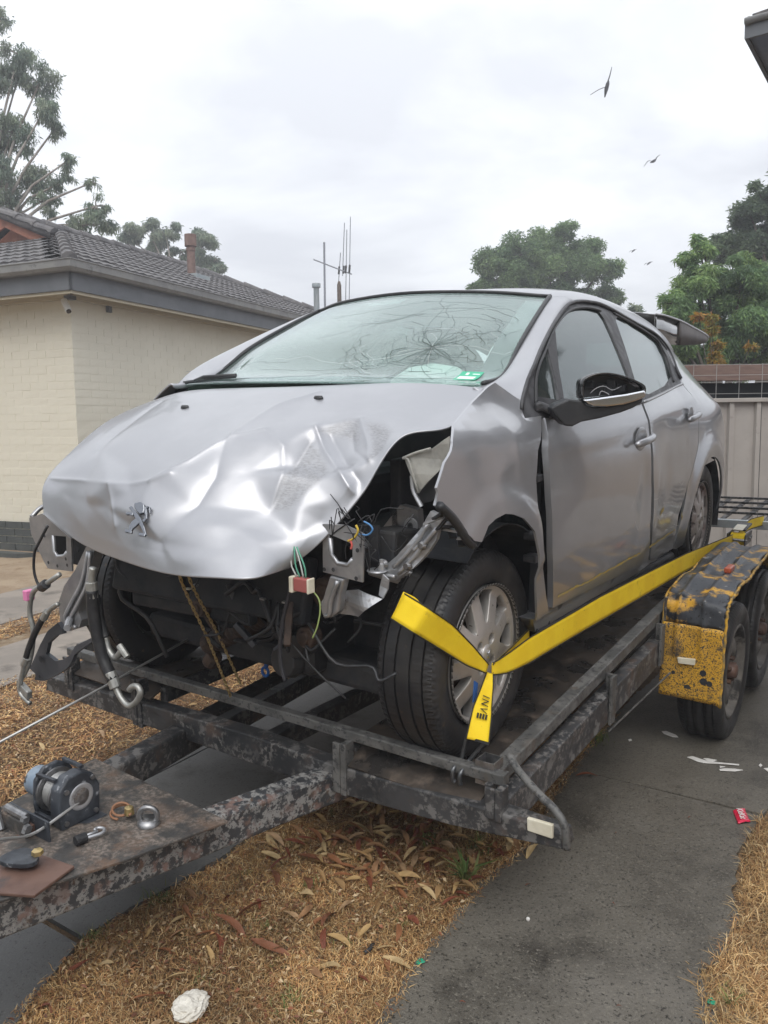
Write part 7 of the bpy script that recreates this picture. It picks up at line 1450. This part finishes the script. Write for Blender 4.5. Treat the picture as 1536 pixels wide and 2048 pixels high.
for x in (-.03,.062): b = MB(); b.box(x-.003,x+.003,-.06,.12,-.03,.035); b.build('ratchet_side', M['ratchet'], rt, bevel=.004)
b = MB(); b.beam((.015,.02,.045), (.015,.20,.055), .07, .012); b.build('ratchet_handle', M['ratchet'], rt, bevel=.004)
b = MB(); b.beam((.015,-.02,.052), (.015,.10,.062), .05, .004); b.build('ratchet_label', M['reflector'], rt)
for y in (-.04,.06,.11): b = MB(); b.tube([(-.038,y,0), (.07,y,0)], .007, 8); b.build('ratchet_pin', M['steel'], rt)

# ------------------------------------------------------------------ chain and winch cable under the car
CHN = empty('safety_chain', mw=RIG.copy()); tag(CHN, 'brass coloured chain hanging from the bonnet to the front rail', 'chain')
lk = MB(); lk.tube([(.0028*math.cos(t)*1.25, 0, .0048*math.sin(t)+(.0055 if math.sin(t) > 0 else -.0055)) for t in np.linspace(0, 2*PI, 15)[:-1]], .0021, 5, closed=True)
lkm = bpy.data.meshes.new('chain_link'); lkm.from_pydata(lk.v, [], lk.f); lkm.materials.append(M['brass'])
for a, c, e in ((D['chain'][0], D['chain'][1], (-.09,-.235,.03)), (D['chain'][2], D['chain'][3], (-.035,-.19,.06))):
    P = curve_pts([a+(0,.05,.06), a, (a+c)/2+(0,.006,-.004), c], 60); ln = np.concatenate([[0], np.cumsum(np.linalg.norm(np.diff(P, axis=0), axis=1))]); n_ = int(ln[-1]/.0158)
    for i in range(n_):
        s = (i+.5)*.0158; q = np.array([np.interp(s, ln, P[:, k]) for k in range(3)]); j = min(np.searchsorted(ln, s), 59); T_c = P[j]-P[j-1]
        o = link(bpy.data.objects.new('chain_link', lkm), CHN); o.location = tuple(q); o.rotation_euler = (Vector(T_c).to_track_quat('Z', 'Y') @ Matrix.Rotation(PI/2*(i % 2)+.5, 3, 'Z').to_quaternion()).to_euler()
RP = empty('winch_cable', mw=RIG.copy()); tag(RP, 'thin grey wire cable stretched from under the car past the left edge', 'cable')
b = MB(); a, c = D['rope_a']; b.tube([a, (a+c)/2+(0,0,-.006), c], .0042, 8); b.build('cable_strand', M['galv'], RP, smooth=True)
b = MB(); b.tube([a, a+(a-c)*.03], .010, 8); b.build('cable_end', M['steel'], RP)
kb = D['bluehook'][0]; KH = empty('strap_hook', mw=RIG.copy()); tag(KH, 'small blue hook with a yellow clip hanging by the gearbox', 'hook')
b = MB(); b.tube([kb+np.array((.014*math.cos(t)-.004, 0, .016*math.sin(t)-.016)) for t in np.linspace(0, 2*PI, 17)[:-1]], .0055, 6, closed=True); b.tube([kb+(.0,0,.0), kb+(.006,0,.03)], .008, 8); b.build('hook_body', M['blue'], KH, smooth=True)
b = MB(); b.tube([kb+(.006,0,.026), kb+(.010,0,.048)], .011, 8); b.build('hook_clip', M['strap'], KH, bevel=.002)
b = MB(); b.tube(curve_pts([kb+(.010,0,.046), kb+(.02,.01,.08), kb+(.06,.02,.13)], 8), .003, 6); b.build('hook_cord', M['rubber'], KH)

# ------------------------------------------------------------------ litter on the drive
def flake(name, k, th, m, label, cat, group=None, bend=0.0):
    P = D[k+'_w'][:, :2]; c = P.mean(0); Q = P-c; n_ = len(Q); b = MB(); z = lambda p: bend*abs(p[0]+p[1])
    b.add([(p[0], p[1], .001+z(p)) for p in Q]+[(p[0]*.97, p[1]*.97, th+z(p)) for p in Q], [tuple(range(n_))[::-1], tuple(range(n_, 2*n_))]+[(i, (i+1) % n_, n_+(i+1) % n_, n_+i) for i in range(n_)])
    o = b.build(name, m, bevel=.0008); o.location = (c[0], c[1], .0125); return tag(o, label, cat, group)
wp = D['wrapper_w']; c = wp.mean(0); wr = tag(empty('snack_wrapper', (c[0], c[1], .0125)), 'crumpled red snack wrapper with white lettering on the concrete', 'wrapper')
b = MB(); ex_ = (wp[1]-wp[0]); ey_ = wp[0]-wp[3]; V = []; n1, n2 = 9, 12
for i in range(n1):
    for j in range(n2): s, t_ = i/(n1-1), j/(n2-1); p = wp[3]-c+ex_*s+ey_*t_; V.append((p[0], p[1], .003+.006*math.sin(PI*s)*(.5+.5*math.sin(PI*t_))+rng.normal(0, .0008)+(.004 if j in (1, n2-2) else 0)))
M['wrap'] = mat('red_wrapper', (.55,.015,.05), (.62,.02,.07), 20, rough=.25, coat=.5)
b.add(V, [(i*n2+j, i*n2+j+1, (i+1)*n2+j+1, (i+1)*n2+j) for i in range(n1-1) for j in range(n2-1)]); b.build('wrapper_foil', M['wrap'], wr, smooth=True, solid=.001)
fc = bpy.data.curves.new('wrapper_print', 'FONT'); fc.body = 'KitKat'; fc.size = .030; fc.extrude = .0003; fc.align_x = 'CENTER'; fc.align_y = 'CENTER'
fo = text_mesh('wrapper_print', fc, M['white'], wr); an = math.atan2(-ey_[1], -ey_[0]); fo.location = (0, 0, .0135); fo.rotation_euler = (0, 0, an)
M['shard'] = mat('white_plastic_shard', (.70,.69,.66), (.62,.60,.57), 30, rough=.5)
for k, l in (('shard_a', 'longest curved white plastic shard on the wet concrete'), ('shard_b', 'small white plastic shard lying across the longest one'), ('shard_c', 'straight white plastic shard nearest the red wrapper'), ('shard_d', 'tiny white triangle beside the straight shard'),
             ('shard_e', 'pale shard lying in the shadow before the trailer wheel'), ('shard_f', 'white square chip near the right edge of the drive'), ('shard_g', 'white curled chip at the right edge of the picture'), ('shard_h', 'small pale chip on the dark concrete under the side beam')):
    flake('plastic_shard', k, .003, M['shard'], l, 'plastic shard', 'broken pieces of white trim on the drive', .02)
q = D['redleaf_w']; o = link(bpy.data.objects.new('bark_strip', BM[1]), ground); o.location = (*q.mean(0)[:2], .016); o.rotation_euler = (0, 0, .4)
# crumpled tissue in the grass
bm = bmesh.new(); bmesh.ops.create_icosphere(bm, subdivisions=6, radius=.038)
for v in bm.verts:
    p = np.array(v.co)[None]*1.0; n = float(fbm(p, 45, 5)[0]); n2 = 1-abs(float(fbm(p, 95, 6)[0]))*2.2; n3 = 1-abs(float(fbm(p, 190, 9)[0]))*2; r_ = 1+.34*n+.20*n2+.12*n3; v.co = Vector((p[0][0]*r_*.85, p[0][1]*r_*1.1, max(p[0][2]*r_*.45, -.012)+.010))
me = bpy.data.meshes.new('tissue'); bm.to_mesh(me); bm.free(); o = finish('tissue', me, mat('white_tissue', (.70,.67,.60), (.60,.57,.50), 30, rough=.9, bump=(90,.4,.004)), smooth=True); q = D['tissue_w'][0]; o.location = (q[0], q[1], .015)
tag(o, 'crumpled dirty white tissue in the dry grass', 'tissue')
M['gbit'] = mat('green_scrap', (.02,.30,.17), rough=.4)
for i, q in enumerate(D['green_w']):
    b = MB(); [b.tube(curve_pts([(rng.normal(0,.006), rng.normal(0,.006), .004) for _ in range(4)], 10), .0022, 5) for _ in range(3)]; o = b.build('plastic_scrap', M['gbit']); o.location = (q[0], q[1], .014)
    tag(o, ['tiny green plastic scrap on the left edge of the concrete', 'tiny green plastic scrap at the lower right lawn edge'][i], 'plastic scrap')
q = D['blackbit_w'][0]; b = MB(); b.tube(curve_pts([(0,-.02,.006), (.006,-.005,.010), (.004,.008,.012), (0,.02,.006)], 10), .006, 7); o = b.build('black_scrap', M['rubber'], smooth=True); o.location = (q[0], q[1], .008); tag(o, 'small curved black scrap in the dry grass', 'scrap')
q = D['stone_w'][0]; bm = bmesh.new(); bmesh.ops.create_icosphere(bm, subdivisions=2, radius=.006); me = bpy.data.meshes.new('pebble'); bm.to_mesh(me); bm.free(); o = finish('pebble', me, M['shard'], smooth=True); o.location = (q[0], q[1], .016); tag(o, 'single white pebble on the concrete drive', 'pebble')
